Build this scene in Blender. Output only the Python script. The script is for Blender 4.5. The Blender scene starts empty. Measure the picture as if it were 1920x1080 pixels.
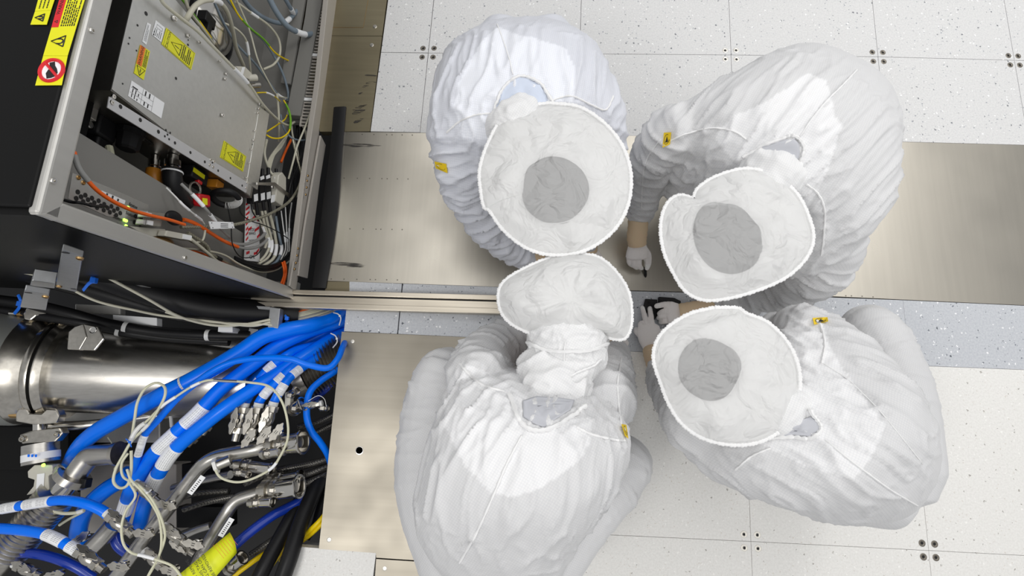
import bpy, bmesh, math, random
import numpy as np
from mathutils import Vector, Matrix
from mathutils.bvhtree import BVHTree
from mathutils.geometry import tessellate_polygon

S = bpy.context.scene
COL = S.collection
PI = math.pi

# ------------------------------------------------------------------ camera
FPX = 950.0
CR = ((0.99908, 0.0428864, -0.0001676), (-0.0418826, 0.976521, 0.2113115), (0.009226, -0.2111100, 0.9774188))  # world -> camera
CC = Vector((0.40809, -1.37737, 1.79535))
RM = Matrix(CR)
cam_d = bpy.data.cameras.new('camera')
cam = bpy.data.objects.new('camera', cam_d)
COL.objects.link(cam)
cam_d.sensor_width = 36.0
cam_d.lens = FPX / 1920.0 * 36.0
cam_d.clip_start = 0.02
cam.matrix_world = Matrix.Translation(CC) @ RM.transposed().to_4x4()
S.camera = cam

# ------------------------------------------------------------------ light
S.view_settings.view_transform = 'Standard'
S.view_settings.look = 'None'
S.view_settings.exposure = 0.14
S.view_settings.gamma = 1.0
wd = bpy.data.worlds.new('world')
S.world = wd
wd.use_nodes = True
wd.node_tree.nodes['Background'].inputs[0].default_value = (0.97, 0.98, 1.0, 1)
wd.node_tree.nodes['Background'].inputs[1].default_value = 0.36


def area(name, loc, sx, sy, power, col, tgt=None):
    d = bpy.data.lights.new(name, 'AREA')
    d.shape = 'RECTANGLE'
    d.size = sx
    d.size_y = sy
    d.energy = power
    d.color = col
    o = bpy.data.objects.new(name, d)
    COL.objects.link(o)
    o.location = loc
    if tgt is not None:
        o.rotation_euler = (Vector(tgt) - Vector(loc)).to_track_quat('-Z', 'Y').to_euler()
    return o


area('ceiling_and_added_light', (1.7, -0.6, 3.3), 5.8, 6.0, 85, (1.0, 0.985, 0.965))
area('ceiling_and_added_light', (2.7, 0.9, 3.1), 1.0, 1.0, 34, (1.0, 0.99, 0.97))  # added lamp from the upper right, gives the cloth folds more contrast
area('ceiling_and_added_light', (-0.9, -2.5, 3.0), 0.9, 0.9, 20, (1.0, 0.98, 0.95))  # added lamp to brighten the pit and put highlights on its fittings


# ------------------------------------------------------------------ helpers
def at(x, y, z=0.0):
    d = RM.transposed() @ Vector(((x - 960) / FPX, (540 - y) / FPX, -1.0))
    return CC + d * ((z - CC.z) / d.z)


def atx(x, y, X):
    d = RM.transposed() @ Vector(((x - 960) / FPX, (540 - y) / FPX, -1.0))
    return CC + d * ((X - CC.x) / d.x)


def aty(x, y, Y):
    d = RM.transposed() @ Vector(((x - 960) / FPX, (540 - y) / FPX, -1.0))
    return CC + d * ((Y - CC.y) / d.y)


def tag(o, label=None, cat=None, group=None, kind=None):
    if label: o['label'] = label
    if cat: o['category'] = cat
    if group: o['group'] = group
    if kind: o['kind'] = kind
    return o


def empty(name, loc, label, cat, group=None):
    o = bpy.data.objects.new(name, None)
    COL.objects.link(o)
    o.empty_display_size = 0.05
    o.location = loc
    bpy.context.view_layer.update()
    return tag(o, label, cat, group)


def link(name, me, mat, parent=None, smooth=True):
    if mat is not None:
        for m in (mat if isinstance(mat, (list, tuple)) else [mat]):
            me.materials.append(m)
    if smooth:
        me.polygons.foreach_set('use_smooth', [True] * len(me.polygons))
    # put the origin at the middle of the base
    n = len(me.vertices)
    co = np.empty(n * 3)
    me.vertices.foreach_get('co', co)
    co = co.reshape(-1, 3)
    mn, mx = co.min(0), co.max(0)
    org = np.array([(mn[0] + mx[0]) / 2, (mn[1] + mx[1]) / 2, mn[2]])
    if parent is None:
        co -= org
        me.vertices.foreach_set('co', co.ravel())
        o = bpy.data.objects.new(name, me)
        o.location = org
    else:
        pl = np.array(wpos(parent))
        co -= pl
        me.vertices.foreach_set('co', co.ravel())
        o = bpy.data.objects.new(name, me)
        o.parent = parent
    COL.objects.link(o)
    me.update()
    return o


def wpos(o):
    p = Vector((0, 0, 0))
    while o is not None:
        p = p + o.location
        o = o.parent
    return p


class MB:
    """collects shapes in world space; build() links them as one mesh object"""

    def __init__(self):
        self.v = []
        self.f = []
        self.m = []

    def add(self, vs, fs, mi=0):
        b = len(self.v)
        self.v += [tuple(p) for p in vs]
        self.f += [tuple(b + i for i in f) for f in fs]
        self.m += [mi] * len(fs)
        return self

    def hexa(self, p, mi=0):  # 8 points: bottom 4 ccw, top 4 ccw
        return self.add(p, [(3, 2, 1, 0), (4, 5, 6, 7), (0, 1, 5, 4), (1, 2, 6, 5), (2, 3, 7, 6), (3, 0, 4, 7)], mi)

    def box(self, c, sz, M=None, mi=0):
        c = Vector(c)
        x, y, z = sz[0] / 2, sz[1] / 2, sz[2] / 2
        P = [Vector(q) for q in ((-x, -y, -z), (x, -y, -z), (x, y, -z), (-x, y, -z), (-x, -y, z), (x, -y, z), (x, y, z), (-x, y, z))]
        if M is not None: P = [M @ q for q in P]
        return self.hexa([c + q for q in P], mi)

    def bb(self, x0, x1, y0, y1, z0, z1, mi=0):
        return self.box(((x0 + x1) / 2, (y0 + y1) / 2, (z0 + z1) / 2), (abs(x1 - x0), abs(y1 - y0), abs(z1 - z0)), None, mi)

    def prism(self, pts, off, mi=0):  # polygon (planar, any orientation), extruded by the vector off
        pts = [Vector(p) for p in pts]
        n = len(pts)
        off = Vector(off)
        tr = tessellate_polygon([pts])
        b = [p for p in pts]
        t = [p + off for p in pts]
        fs = []
        a = Vector((0, 0, 0))
        for i in range(n): a += pts[i].cross(pts[(i + 1) % n])
        flip = a.dot(off) > 0
        for (i, j, k) in tr:
            nn = (pts[j] - pts[i]).cross(pts[k] - pts[i])
            up = nn.dot(off) > 0
            fs.append((i, k, j) if up else (i, j, k))
            fs.append((n + i, n + j, n + k) if up else (n + i, n + k, n + j))
        for i in range(n):
            j = (i + 1) % n
            fs.append((i, j, n + j, n + i) if flip else (j, i, n + i, n + j))
        return self.add(b + t, fs, mi)

    def tube(self, pts, r, n=10, cap=True, mi=0, flat=1.0, upv=None):
        pts = [Vector(p) for p in pts]
        k = len(pts)
        rr = r if isinstance(r, (list, tuple)) else [r] * k
        T = []
        for i in range(k):
            a = pts[max(i - 1, 0)]
            b = pts[min(i + 1, k - 1)]
            d = b - a
            T.append(d.normalized() if d.length > 1e-9 else (T[-1] if T else Vector((0, 0, 1))))
        u = Vector(upv) if upv is not None else (Vector((0, 0, 1)) if abs(T[0].z) < 0.9 else Vector((1, 0, 0)))
        vs = []
        for i in range(k):
            u = (u - T[i] * u.dot(T[i]))
            u = u.normalized() if u.length > 1e-6 else T[i].orthogonal().normalized()
            w = T[i].cross(u)
            for j in range(n):
                a = 2 * PI * j / n
                vs.append(pts[i] + w * (math.cos(a) * rr[i]) + u * (math.sin(a) * rr[i] * flat))
        fs = []
        for i in range(k - 1):
            for j in range(n):
                j2 = (j + 1) % n
                fs.append((i * n + j, i * n + j2, (i + 1) * n + j2, (i + 1) * n + j))
        if cap:
            fs.append(tuple(reversed(range(n))))
            fs.append(tuple((k - 1) * n + j for j in range(n)))
        return self.add(vs, fs, mi)

    def cyl(self, a, b, r, n=16, mi=0, r2=None):
        return self.tube([a, b], [r, r if r2 is None else r2], n, True, mi)

    def lathe(self, c, axis, prof, n=24, mi=0):  # prof: (dist along axis, radius)
        ax = Vector(axis).normalized()
        u = ax.orthogonal().normalized()
        w = ax.cross(u)
        c = Vector(c)
        vs = []
        for (h, r) in prof:
            for j in range(n):
                a = 2 * PI * j / n
                vs.append(c + ax * h + (u * math.cos(a) + w * math.sin(a)) * max(r, 1e-5))
        fs = []
        k = len(prof)
        for i in range(k - 1):
            for j in range(n):
                j2 = (j + 1) % n
                fs.append((i * n + j, i * n + j2, (i + 1) * n + j2, (i + 1) * n + j))
        if prof[0][1] > 1e-4: fs.append(tuple(reversed(range(n))))
        if prof[-1][1] > 1e-4: fs.append(tuple((k - 1) * n + j for j in range(n)))
        return self.add(vs, fs, mi)

    def ell(self, c, ax, n=16, m=10, mi=0):  # ax: three half-axis vectors
        c = Vector(c)
        A = [Vector(a) for a in ax]
        vs = [c + A[2]]
        for i in range(1, m):
            t = PI * i / m
            for j in range(n):
                a = 2 * PI * j / n
                vs.append(c + A[0] * (math.sin(t) * math.cos(a)) + A[1] * (math.sin(t) * math.sin(a)) + A[2] * math.cos(t))
        vs.append(c - A[2])
        fs = [(0, 1 + j, 1 + (j + 1) % n) for j in range(n)]
        for i in range(m - 2):
            for j in range(n):
                j2 = (j + 1) % n
                fs.append((1 + i * n + j, 1 + (i + 1) * n + j, 1 + (i + 1) * n + j2, 1 + i * n + j2))
        e = len(vs) - 1
        fs += [(e, 1 + (m - 2) * n + (j + 1) % n, 1 + (m - 2) * n + j) for j in range(n)]
        return self.add(vs, fs, mi)

    def torus(self, c, axis, R, r, n=32, k=8, mi=0, a0=0, a1=2 * PI):
        ax = Vector(axis).normalized()
        u = ax.orthogonal().normalized()
        w = ax.cross(u)
        full = abs(a1 - a0 - 2 * PI) < 1e-6
        pts = [Vector(c) + (u * math.cos(a0 + (a1 - a0) * i / n) + w * math.sin(a0 + (a1 - a0) * i / n)) * R for i in range(n + 1)]
        return self.tube(pts, r, k, not full, mi, upv=ax)

    def mesh(self, name='m'):
        me = bpy.data.meshes.new(name)
        me.from_pydata(self.v, [], self.f)
        if any(self.m): me.polygons.foreach_set('material_index', self.m)
        me.update()
        return me

    def build(self, name, mat, parent=None, smooth=True, bevel=0.0, seg=2, label=None, autos=True):
        me = self.mesh(name)
        o = link(name, me, mat, parent, smooth)
        if bevel > 0:
            b = o.modifiers.new('bevel', 'BEVEL')
            b.width = bevel
            b.segments = seg
            b.limit_method = 'ANGLE'
            b.angle_limit = math.radians(40)
        if smooth and autos:
            sharp(me, 38)
        if label: o['label'] = label
        return o


def sharp(me, deg=38):
    try:
        me.set_sharp_from_angle(angle=math.radians(deg))
    except Exception:
        pass


def crom(pts, k=8):
    """Catmull-Rom through points (tuples of any length)"""
    P = [tuple(p) for p in pts]
    if len(P) < 3:
        return [tuple(P[0][d] + (P[-1][d] - P[0][d]) * i / k for d in range(len(P[0]))) for i in range(k + 1)]
    out = []
    Q = [tuple(2 * a - b for a, b in zip(P[0], P[1]))] + P + [tuple(2 * a - b for a, b in zip(P[-1], P[-2]))]
    for i in range(1, len(Q) - 2):
        p0, p1, p2, p3 = Q[i - 1], Q[i], Q[i + 1], Q[i + 2]
        for s in range(k):
            t = s / k
            out.append(tuple(0.5 * ((2 * b) + (-a + c) * t + (2 * a - 5 * b + 4 * c - d) * t * t + (-a + 3 * b - 3 * c + d) * t ** 3)
                             for a, b, c, d in zip(p0, p1, p2, p3)))
    out.append(P[-1])
    return out


def ppath(pp, k=8, dz=0.0):
    """pixel path [(px, py, z)] -> smooth world path"""
    return [Vector(q) for q in crom([tuple(at(x, y, z + dz)) for (x, y, z) in pp], k)]


# ------------------------------------------------------------------ materials
def mat(name, col=(0.8, 0.8, 0.8), rough=0.5, metal=0.0, coat=0.0, spec=0.5, emit=None, estr=0.0):
    m = bpy.data.materials.new(name)
    m.use_nodes = True
    b = m.node_tree.nodes['Principled BSDF']
    b.inputs['Base Color'].default_value = (*col, 1)
    b.inputs['Roughness'].default_value = rough
    b.inputs['Metallic'].default_value = metal
    b.inputs['Coat Weight'].default_value = coat
    b.inputs['Specular IOR Level'].default_value = spec
    if emit:
        b.inputs['Emission Color'].default_value = (*emit, 1)
        b.inputs['Emission Strength'].default_value = estr
    return m


def nd(m, t, **kw):
    n = m.node_tree.nodes.new(t)
    for k, v in kw.items():
        if k in n.inputs: n.inputs[k].default_value = v
        else: setattr(n, k, v)
    return n


def lk(m, a, b):
    m.node_tree.links.new(a, b)


def geo(m, scale=(1, 1, 1), rot=(0, 0, 0), obj=False):
    if obj:
        src = nd(m, 'ShaderNodeTexCoord').outputs['Object']
    else:
        src = nd(m, 'ShaderNodeNewGeometry').outputs['Position']
    mp = nd(m, 'ShaderNodeMapping')
    mp.inputs['Scale'].default_value = scale
    mp.inputs['Rotation'].default_value = rot
    lk(m, src, mp.inputs['Vector'])
    return mp.outputs['Vector']


def ramp(m, fac, stops):
    r = nd(m, 'ShaderNodeValToRGB')
    el = r.color_ramp.elements
    while len(el) < len(stops): el.new(0.5)
    for e, (p, c) in zip(el, stops):
        e.position = p
        e.color = (*c, 1) if len(c) == 3 else c
    lk(m, fac, r.inputs['Fac'])
    return r


def mixc(m, fac, a, b, mode='MIX'):
    n = nd(m, 'ShaderNodeMix', data_type='RGBA', blend_type=mode)
    for s, v in ((0, fac), (6, a), (7, b)):
        if hasattr(v, 'is_output') or isinstance(v, bpy.types.NodeSocket): lk(m, v, n.inputs[s])
        else: n.inputs[s].default_value = v if s == 0 else (*v, 1)
    return n.outputs[2]


def bumpn(m, h, strength=0.2, dist=0.002):
    b = nd(m, 'ShaderNodeBump')
    b.inputs['Strength'].default_value = strength
    b.inputs['Distance'].default_value = dist
    lk(m, h, b.inputs['Height'])
    lk(m, b.outputs[0], m.node_tree.nodes['Principled BSDF'].inputs['Normal'])
    return b


def brushed(name, col, rough=0.3, sc=(3, 160, 160), var=0.25, smear=0.0, rvar=0.12):
    """metal with stretched grain"""
    m = mat(name, col, rough, 1.0)
    b = m.node_tree.nodes['Principled BSDF']
    n = nd(m, 'ShaderNodeTexNoise', Scale=1.0, Detail=4.0)
    lk(m, geo(m, sc), n.inputs['Vector'])
    n2 = nd(m, 'ShaderNodeTexNoise', Scale=2.2, Detail=3.0, Roughness=0.55)
    lk(m, geo(m, (1, 1, 1)), n2.inputs['Vector'])
    lo = tuple(c * (1 - var * 0.6) for c in col)
    hi = tuple(min(1, c * (1 + var * 0.6)) for c in col)
    r1 = ramp(m, n.outputs[0], [(0.3, lo), (0.7, hi)])
    r2 = ramp(m, n2.outputs[0], [(0.35, tuple([1 - smear] * 3)), (0.65, (1, 1, 1))])
    lk(m, mixc(m, 1.0, r1.outputs[0], r2.outputs[0], 'MULTIPLY'), b.inputs['Base Color'])
    r3 = ramp(m, n2.outputs[0], [(0.3, tuple([rough + rvar] * 3)), (0.7, tuple([max(0.05, rough - rvar * 0.5)] * 3))])
    lk(m, r3.outputs[0], b.inputs['Roughness'])
    bumpn(m, n.outputs[0], 0.05, 0.0006)
    return m


def terrazzo(name, base, base2, chipd, chipl, dens=70.0, rough=0.45):
    """vinyl tile: cloudy base with small dark and white chips"""
    m = mat(name, base, rough)
    b = m.node_tree.nodes['Principled BSDF']
    pos = geo(m)
    n = nd(m, 'ShaderNodeTexNoise', Scale=160.0, Detail=3.0)
    lk(m, pos, n.inputs['Vector'])
    c = ramp(m, n.outputs[0], [(0.35, base2), (0.62, base)]).outputs[0]
    wv = nd(m, 'ShaderNodeTexNoise', Scale=180.0, Detail=2.0)
    lk(m, pos, wv.inputs['Vector'])
    for (sc, th, cc, off) in ((dens, 0.16, chipd, 0.0), (dens * 1.4, 0.20, chipl, 3.1), (dens * 2.1, 0.22, tuple(x * 1.7 for x in chipd), 7.3)):
        v = nd(m, 'ShaderNodeTexVoronoi', Scale=sc)
        mp = nd(m, 'ShaderNodeMapping')
        mp.inputs['Location'].default_value = (off, off * 1.7, 0)
        lk(m, pos, mp.inputs['Vector'])
        ad = nd(m, 'ShaderNodeVectorMath', operation='MULTIPLY_ADD')
        lk(m, wv.outputs[1], ad.inputs[0])
        ad.inputs[1].default_value = (0.012, 0.012, 0)
        lk(m, mp.outputs[0], ad.inputs[2])
        lk(m, ad.outputs[0], v.inputs['Vector'])
        # random subset of the cells carries a chip
        sep = nd(m, 'ShaderNodeSeparateColor')
        lk(m, v.outputs['Color'], sep.inputs[0])
        gate = nd(m, 'ShaderNodeMath', operation='GREATER_THAN')
        lk(m, sep.outputs[0], gate.inputs[0])
        gate.inputs[1].default_value = 0.72
        szm = nd(m, 'ShaderNodeMath', operation='MULTIPLY')
        lk(m, sep.outputs[1], szm.inputs[0])
        szm.inputs[1].default_value = th * 1.5
        near = nd(m, 'ShaderNodeMath', operation='LESS_THAN')
        lk(m, v.outputs['Distance'], near.inputs[0])
        lk(m, szm.outputs[0], near.inputs[1])
        f = nd(m, 'ShaderNodeMath', operation='MULTIPLY')
        lk(m, gate.outputs[0], f.inputs[0])
        lk(m, near.outputs[0], f.inputs[1])
        c = mixc(m, f.outputs[0], c, cc)
    lk(m, c, b.inputs['Base Color'])
    return m


M = {}
M['tile_grey'] = terrazzo('grey vinyl tile', (0.74, 0.74, 0.735), (0.66, 0.66, 0.66), (0.22, 0.23, 0.25), (0.95, 0.95, 0.95), 60)
M['tile_blue'] = terrazzo('blue grey vinyl tile', (0.60, 0.62, 0.65), (0.52, 0.54, 0.58), (0.10, 0.11, 0.13), (0.95, 0.95, 0.97), 62)
M['tile_white'] = terrazzo('white vinyl tile', (0.87, 0.86, 0.83), (0.80, 0.79, 0.76), (0.42, 0.40, 0.37), (0.97, 0.96, 0.93), 75)
M['joint'] = mat('floor joint', (0.30, 0.30, 0.30), 0.8)
M['subfloor'] = mat('pit floor', (0.006, 0.006, 0.007), 0.6)
M['plate'] = brushed('stainless floor plate', (0.58, 0.545, 0.475), 0.30, (60, 2.0, 1), 0.05, 0.16)
M['plate_worn'] = brushed('worn stainless plate', (0.37, 0.34, 0.285), 0.40, (2.5, 60, 1), 0.07, 0.24)
M['plate_brown'] = brushed('tarnished steel plate', (0.36, 0.315, 0.21), 0.42, (3, 60, 1), 0.10, 0.3)
M['rail'] = brushed('steel rail', (0.66, 0.60, 0.50), 0.3, (2, 140, 140), 0.15, 0.12)
M['steel'] = brushed('brushed stainless', (0.62, 0.60, 0.56), 0.28, (2.5, 120, 120), 0.12, 0.15)
M['pipe_matt'] = mat('matt grey pipe', (0.34, 0.35, 0.33), 0.6, 0.7)
M['chrome'] = mat('bright nickel', (0.72, 0.70, 0.66), 0.16, 1.0)
M['nickel'] = brushed('nickel fitting', (0.62, 0.59, 0.53), 0.26, (60, 60, 60), 0.2, 0.2)
M['alu'] = brushed('grey aluminium', (0.52, 0.53, 0.54), 0.42, (60, 60, 60), 0.08, 0.05)
M['cab'] = brushed('cabinet steel', (0.58, 0.57, 0.54), 0.40, (40, 40, 3), 0.06, 0.10)
M['cab'].node_tree.nodes['Principled BSDF'].inputs['Metallic'].default_value = 0.55
M['cab_paint'] = mat('beige grey enamel', (0.44, 0.41, 0.37), 0.42)
M['cab_in'] = mat('grey cabinet interior', (0.24, 0.235, 0.22), 0.5)
M['bracket'] = mat('light zinc bracket', (0.62, 0.62, 0.63), 0.45, 0.3)
M['cab_dark'] = mat('black anodised panel', (0.005, 0.005, 0.005), 0.45, 0.0, spec=0.2)
M['module'] = brushed('zinc plated sheet', (0.68, 0.68, 0.66), 0.46, (90, 90, 90), 0.05, 0.06, 0.05)
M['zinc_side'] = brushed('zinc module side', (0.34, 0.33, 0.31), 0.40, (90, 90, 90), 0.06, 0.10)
M['black'] = mat('black plastic', (0.010, 0.010, 0.011), 0.45, spec=0.3)
M['blackhose'] = mat('black rubber hose', (0.010, 0.010, 0.011), 0.42, spec=0.25)
M['blackgloss'] = mat('black gloss', (0.006, 0.006, 0.007), 0.25, spec=0.3)
M['blue'] = mat('blue polyurethane hose', (0.0, 0.19, 1.0), 0.26, spec=0.30)
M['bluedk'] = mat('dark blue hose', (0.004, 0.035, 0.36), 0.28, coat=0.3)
M['bluetie'] = mat('blue cable tie', (0.01, 0.16, 0.80), 0.4)
M['white'] = mat('white label', (0.93, 0.94, 0.95), 0.45)
M['nylon'] = mat('white nylon', (0.78, 0.78, 0.76), 0.4)
M['cream'] = mat('cream cable', (0.58, 0.56, 0.45), 0.45)
M['creamy'] = mat('ivory cable', (0.68, 0.67, 0.50), 0.42)
M['greycable'] = mat('grey cable', (0.30, 0.30, 0.29), 0.45)
M['bluegrey'] = mat('blue grey cable', (0.20, 0.25, 0.30), 0.42)
M['yellow'] = mat('yellow cable', (0.86, 0.62, 0.0), 0.4)
M['green'] = mat('green stripe', (0.16, 0.42, 0.02), 0.4)
M['orange'] = mat('orange fibre cable', (0.90, 0.14, 0.01), 0.4)
M['amber'] = mat('amber plastic', (0.62, 0.24, 0.02), 0.35)
M['red'] = mat('red plastic', (0.55, 0.01, 0.015), 0.35)
M['st_yellow'] = mat('yellow sticker', (0.82, 0.80, 0.01), 0.4)
M['st_orange'] = mat('orange sticker field', (0.85, 0.20, 0.02), 0.4)
M['st_red'] = mat('red print', (0.72, 0.02, 0.03), 0.4)
M['ink'] = mat('black print', (0.015, 0.015, 0.015), 0.5)
M['inkgrey'] = mat('grey print', (0.22, 0.22, 0.24), 0.5)
M['tagyellow'] = mat('yellow tag', (0.80, 0.86, 0.01), 0.45)
M['brass'] = mat('brass', (0.55, 0.36, 0.16), 0.3, 1.0)
M['led'] = mat('green indicator', (0.3, 0.9, 0.1), 0.3, emit=(0.45, 1.0, 0.1), estr=2.2)
M['connector'] = mat('ivory connector shell', (0.60, 0.58, 0.50), 0.4)
M['silvershell'] = mat('metal connector shell', (0.60, 0.59, 0.56), 0.3, 0.9)


def braid(name, c1, c2, sc=900.0, rough=0.35, metal=0.7):
    m = mat(name, c1, rough, metal)
    v = nd(m, 'ShaderNodeTexChecker', Scale=sc)
    lk(m, geo(m, (1, 1, 1), (0.6, 0.4, 0.78)), v.inputs['Vector'])
    v.inputs['Color1'].default_value = (*c1, 1)
    v.inputs['Color2'].default_value = (*c2, 1)
    lk(m, v.outputs[0], m.node_tree.nodes['Principled BSDF'].inputs['Base Color'])
    return m


M['braid'] = braid('braided sleeve', (0.55, 0.53, 0.42), (0.22, 0.21, 0.16), 420.0)
M['braiddk'] = braid('dark braided hose', (0.015, 0.015, 0.016), (0.20, 0.19, 0.17), 330.0)


def text(name, body, size, org, xdir, ndir, m, parent, align='CENTER', depth=0.0004):
    """lettering as a mesh lying on a surface: xdir reading direction, ndir surface normal"""
    c = bpy.data.curves.new(name, 'FONT')
    c.body = body
    c.size = size
    c.align_x = align
    c.align_y = 'CENTER'
    c.extrude = depth / 2
    c.resolution_u = 2
    tmp = bpy.data.objects.new(name + '_t', c)
    COL.objects.link(tmp)
    bpy.context.view_layer.update()
    dg = bpy.context.evaluated_depsgraph_get()
    me = bpy.data.meshes.new_from_object(tmp.evaluated_get(dg))
    COL.objects.unlink(tmp)
    bpy.data.objects.remove(tmp)
    bpy.data.curves.remove(c)
    x = Vector(xdir).normalized()
    n = Vector(ndir).normalized()
    y = n.cross(x)
    R = Matrix((x, y, n)).transposed().to_4x4()
    me.transform(Matrix.Translation(Vector(org)) @ R)
    me.materials.clear()
    return link(name, me, m, parent, smooth=False)


def frame_on(xdir, n):
    x = Vector(xdir).normalized()
    n = Vector(n).normalized()
    return x, n.cross(x), n


# ================================================================== FLOOR
def colx(i, y):
    base = {-2: (300, 98, -0.24), -1: (545, 98, -0.17), 0: (803.1, 99.4, -0.1045), 1: (1087, 100.8, -0.030), 2: (1370.7, 103, 0.0409),
            3: (1646.3, 106.5, 0.1025), 4: (1902, 113.2, 0.172), 5: (2160, 120, 0.24), 6: (2420, 130, 0.31)}[i]
    return base[0] + (y - base[1]) * base[2]


def piece(pts, x):
    for (a, b), (c, d) in zip(pts, pts[1:]):
        if x <= c or (c, d) == pts[-1]:
            return b + (d - b) * (x - a) / (c - a)


ROWS = {-1: [(300, -172), (1371, -168), (2500, -150)],
        0: [(300, 96), (803, 99.4), (1087, 100.8), (1371, 103), (1646, 106.5), (1902, 113), (2500, 130)],
        'A': [(300, 243), (640, 247), (1170, 254), (1700, 266), (1920, 272), (2500, 290)],
        'B': [(300, 515), (615, 527), (1000, 541), (1500, 554), (1920, 573), (2500, 600)],
        2: [(300, 605), (640, 622), (900, 633), (1165, 662), (1707, 685), (1920, 693), (2500, 716)],
        3: [(300, 950), (705, 975), (1060, 999), (1408, 1015.3), (1741, 1032.2), (2500, 1072)],
        4: [(300, 1360), (1408, 1410), (2500, 1450)]}


def cell(i0, i1, r0, r1, sh=0.9):
    out = []
    for (i, r, sx, sy) in ((i0, r1, sh, -sh), (i1, r1, -sh, -sh), (i1, r0, -sh, sh), (i0, r0, sh, sh)):
        y = 500.0
        for _ in range(6):
            x = colx(i, y)
            y = piece(ROWS[r], x)
        out.append(at(x + sx * 0.45, y + sy * 0.45, 0))
    return out


def slab(mb, pts, z1=0.0, th=0.03, mi=0):
    mb.prism([(p[0], p[1], z1 - th) for p in pts], (0, 0, th), mi)


# vinyl tiles: every tile of one colour field in one structure object, with real joints between them
def tiles(name, cells, m):
    mb = MB()
    for c in cells: slab(mb, cell(*c))
    return tag(mb.build(name, m, smooth=False), kind='structure')


def P0(l, z=0.0):
    return [at(x, y, z) for (x, y) in l]


tg = [(i, i + 1, r0, r1) for i in range(0, 6) for (r0, r1) in ((-1, 0), (0, 'A'))]
mb = MB()
for c in tg: slab(mb, cell(*c))
slab(mb, P0([(695, 246), (787.2, 248), (802.4, 100), (714.5, 98.6)]))
slab(mb, P0([(714.7, 97.6), (802.6, 98.6), (830, -168), (751, -172)]))
tag(mb.build('floor', M['tile_grey'], smooth=False), kind='structure')

mb = MB()
for c in [(i, i + 1, 'B', 2) for i in range(1, 6)]: slab(mb, cell(*c, 0.4))
slab(mb, P0([(645, 621), (744.6, 626), (753.4, 532), (655, 528)]))
slab(mb, P0([(746.6, 626), (900, 633), (1077, 640), (1080, 543), (755.8, 532)]))
tag(mb.build('floor', M['tile_blue'], smooth=False), kind='structure')

mb = MB()
for c in [(i, i + 1, 2, 3) for i in range(1, 6)] + [(i, i + 1, 3, 4) for i in range(1, 6)]: slab(mb, cell(*c))
slab(mb, P0([(552, 1024.5), (705, 1036.5), (660, 1400), (380, 1380)]))
tag(mb.build('floor', M['tile_white'], smooth=False), kind='structure')

# what the tiles rest on
mb = MB()
slab(mb, P0([(655, 528), (612, 1034), (560, 1029), (380, 1500), (2600, 1560), (2700, -260), (745, -260), (695, 246)]), -0.0305, 0.05)
tag(mb.build('floor', M['joint'], smooth=False), kind='structure')
mb = MB()
mb.bb(-2.6, 0.2, -3.2, 1.0, -0.62, -0.58)
tag(mb.build('floor', M['subfloor'], smooth=False), kind='structure')


def screw(parent, p, r=0.0062, m='nickel', n=(0, 0, 1), socket=True, name='screw', h=0.0012):
    mb = MB()
    n = Vector(n).normalized()
    p = Vector(p)
    mb.lathe(p, n, [(-0.0005, r), (h * 0.6, r), (h, r * 0.85), (h, r * 0.42), (h * 0.2, r * 0.38), (h * 0.2, 0)], 14)
    o = mb.build(name, M[m], parent)
    return o


def flatscrew(px, py, m, label):
    """countersunk washer screw in the floor, with a dark hex socket"""
    p = at(px, py, 0.0)
    r = empty('floor_screw', p, label, 'screw', 'floor screws at the tile corners')
    MB().lathe(p, (0, 0, 1), [(0.0002, 0.0108), (0.0012, 0.0108), (0.0016, 0.0098), (0.0014, 0.0055), (0.0006, 0.0045)], 20).build('washer', M[m], r)
    MB().lathe(p, (0, 0, 1), [(0.0006, 0.0048), (0.0011, 0.0044), (0.0011, 0)], 6).build('hex_socket', M['black'], r, smooth=False)
    return r


M['scr_dark'] = mat('tarnished screw', (0.22, 0.20, 0.17), 0.45, 0.8)
M['scr_light'] = mat('clean screw', (0.80, 0.77, 0.70), 0.35, 0.6)
SCR = [((793.3, 90.7), (814, 90.6), (791.6, 107.3), (812, 107.3), 'scr_dark', 'tarnished floor screw beside the upper-left worker',
        ),
       ((1359.5, 94.5), (1380, 94.4), (1360, 111), (1380.8, 111.3), 'scr_light', 'bright floor screw above the upper-right worker\'s shoulder'),
       ((1635.4, 98), (1655.2, 98.5), (1637.3, 115.2), (1657, 115.6), 'scr_dark', 'tarnished floor screw behind the upper-right worker'),
       ((1890.6, 104.4), (1908.8, 105.2), (1894, 121.8), (1912, 122.3), 'scr_dark', 'dark floor screw near the top right corner'),
       ((1718.5, 672.7), (1720.6, 697.5), None, None, 'scr_dark', 'floor screw on the edge of the grey tile strip'),
       ((1394.8, 1001.9), (1420, 1003), (1395.6, 1027.3), (1421.2, 1028.6), 'scr_light', 'bright floor screw in the white tiles at the bottom'),
       ((1728.6, 1018.3), (1752.1, 1020), (1731.2, 1044), (1754.8, 1045.4), 'scr_dark', 'tarnished floor screw near the bottom right')]
CORN = ['far left one of four', 'far right one of four', 'near left one of four', 'near right one of four']
for s in SCR:
    for k in range(4):
        if s[k] is None: continue
        w = CORN[k] if s[2] is not None else ['on the grey side', 'on the white side'][k]
        flatscrew(s[k][0], s[k][1], s[4], s[5] + ', ' + w)
for (x, y, l) in ((1719, 672, 0),): pass


# metal floor plates
def plate(name, px, m, label, zt=0.001, th=0.03, holes=()):
    r = empty(name, at(*px[0], 0), label, 'floor plate')
    mb = MB()
    slab(mb, P0(px), zt, th)
    mb.build('plate_sheet', M[m], r, smooth=False)
    return r


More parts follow.
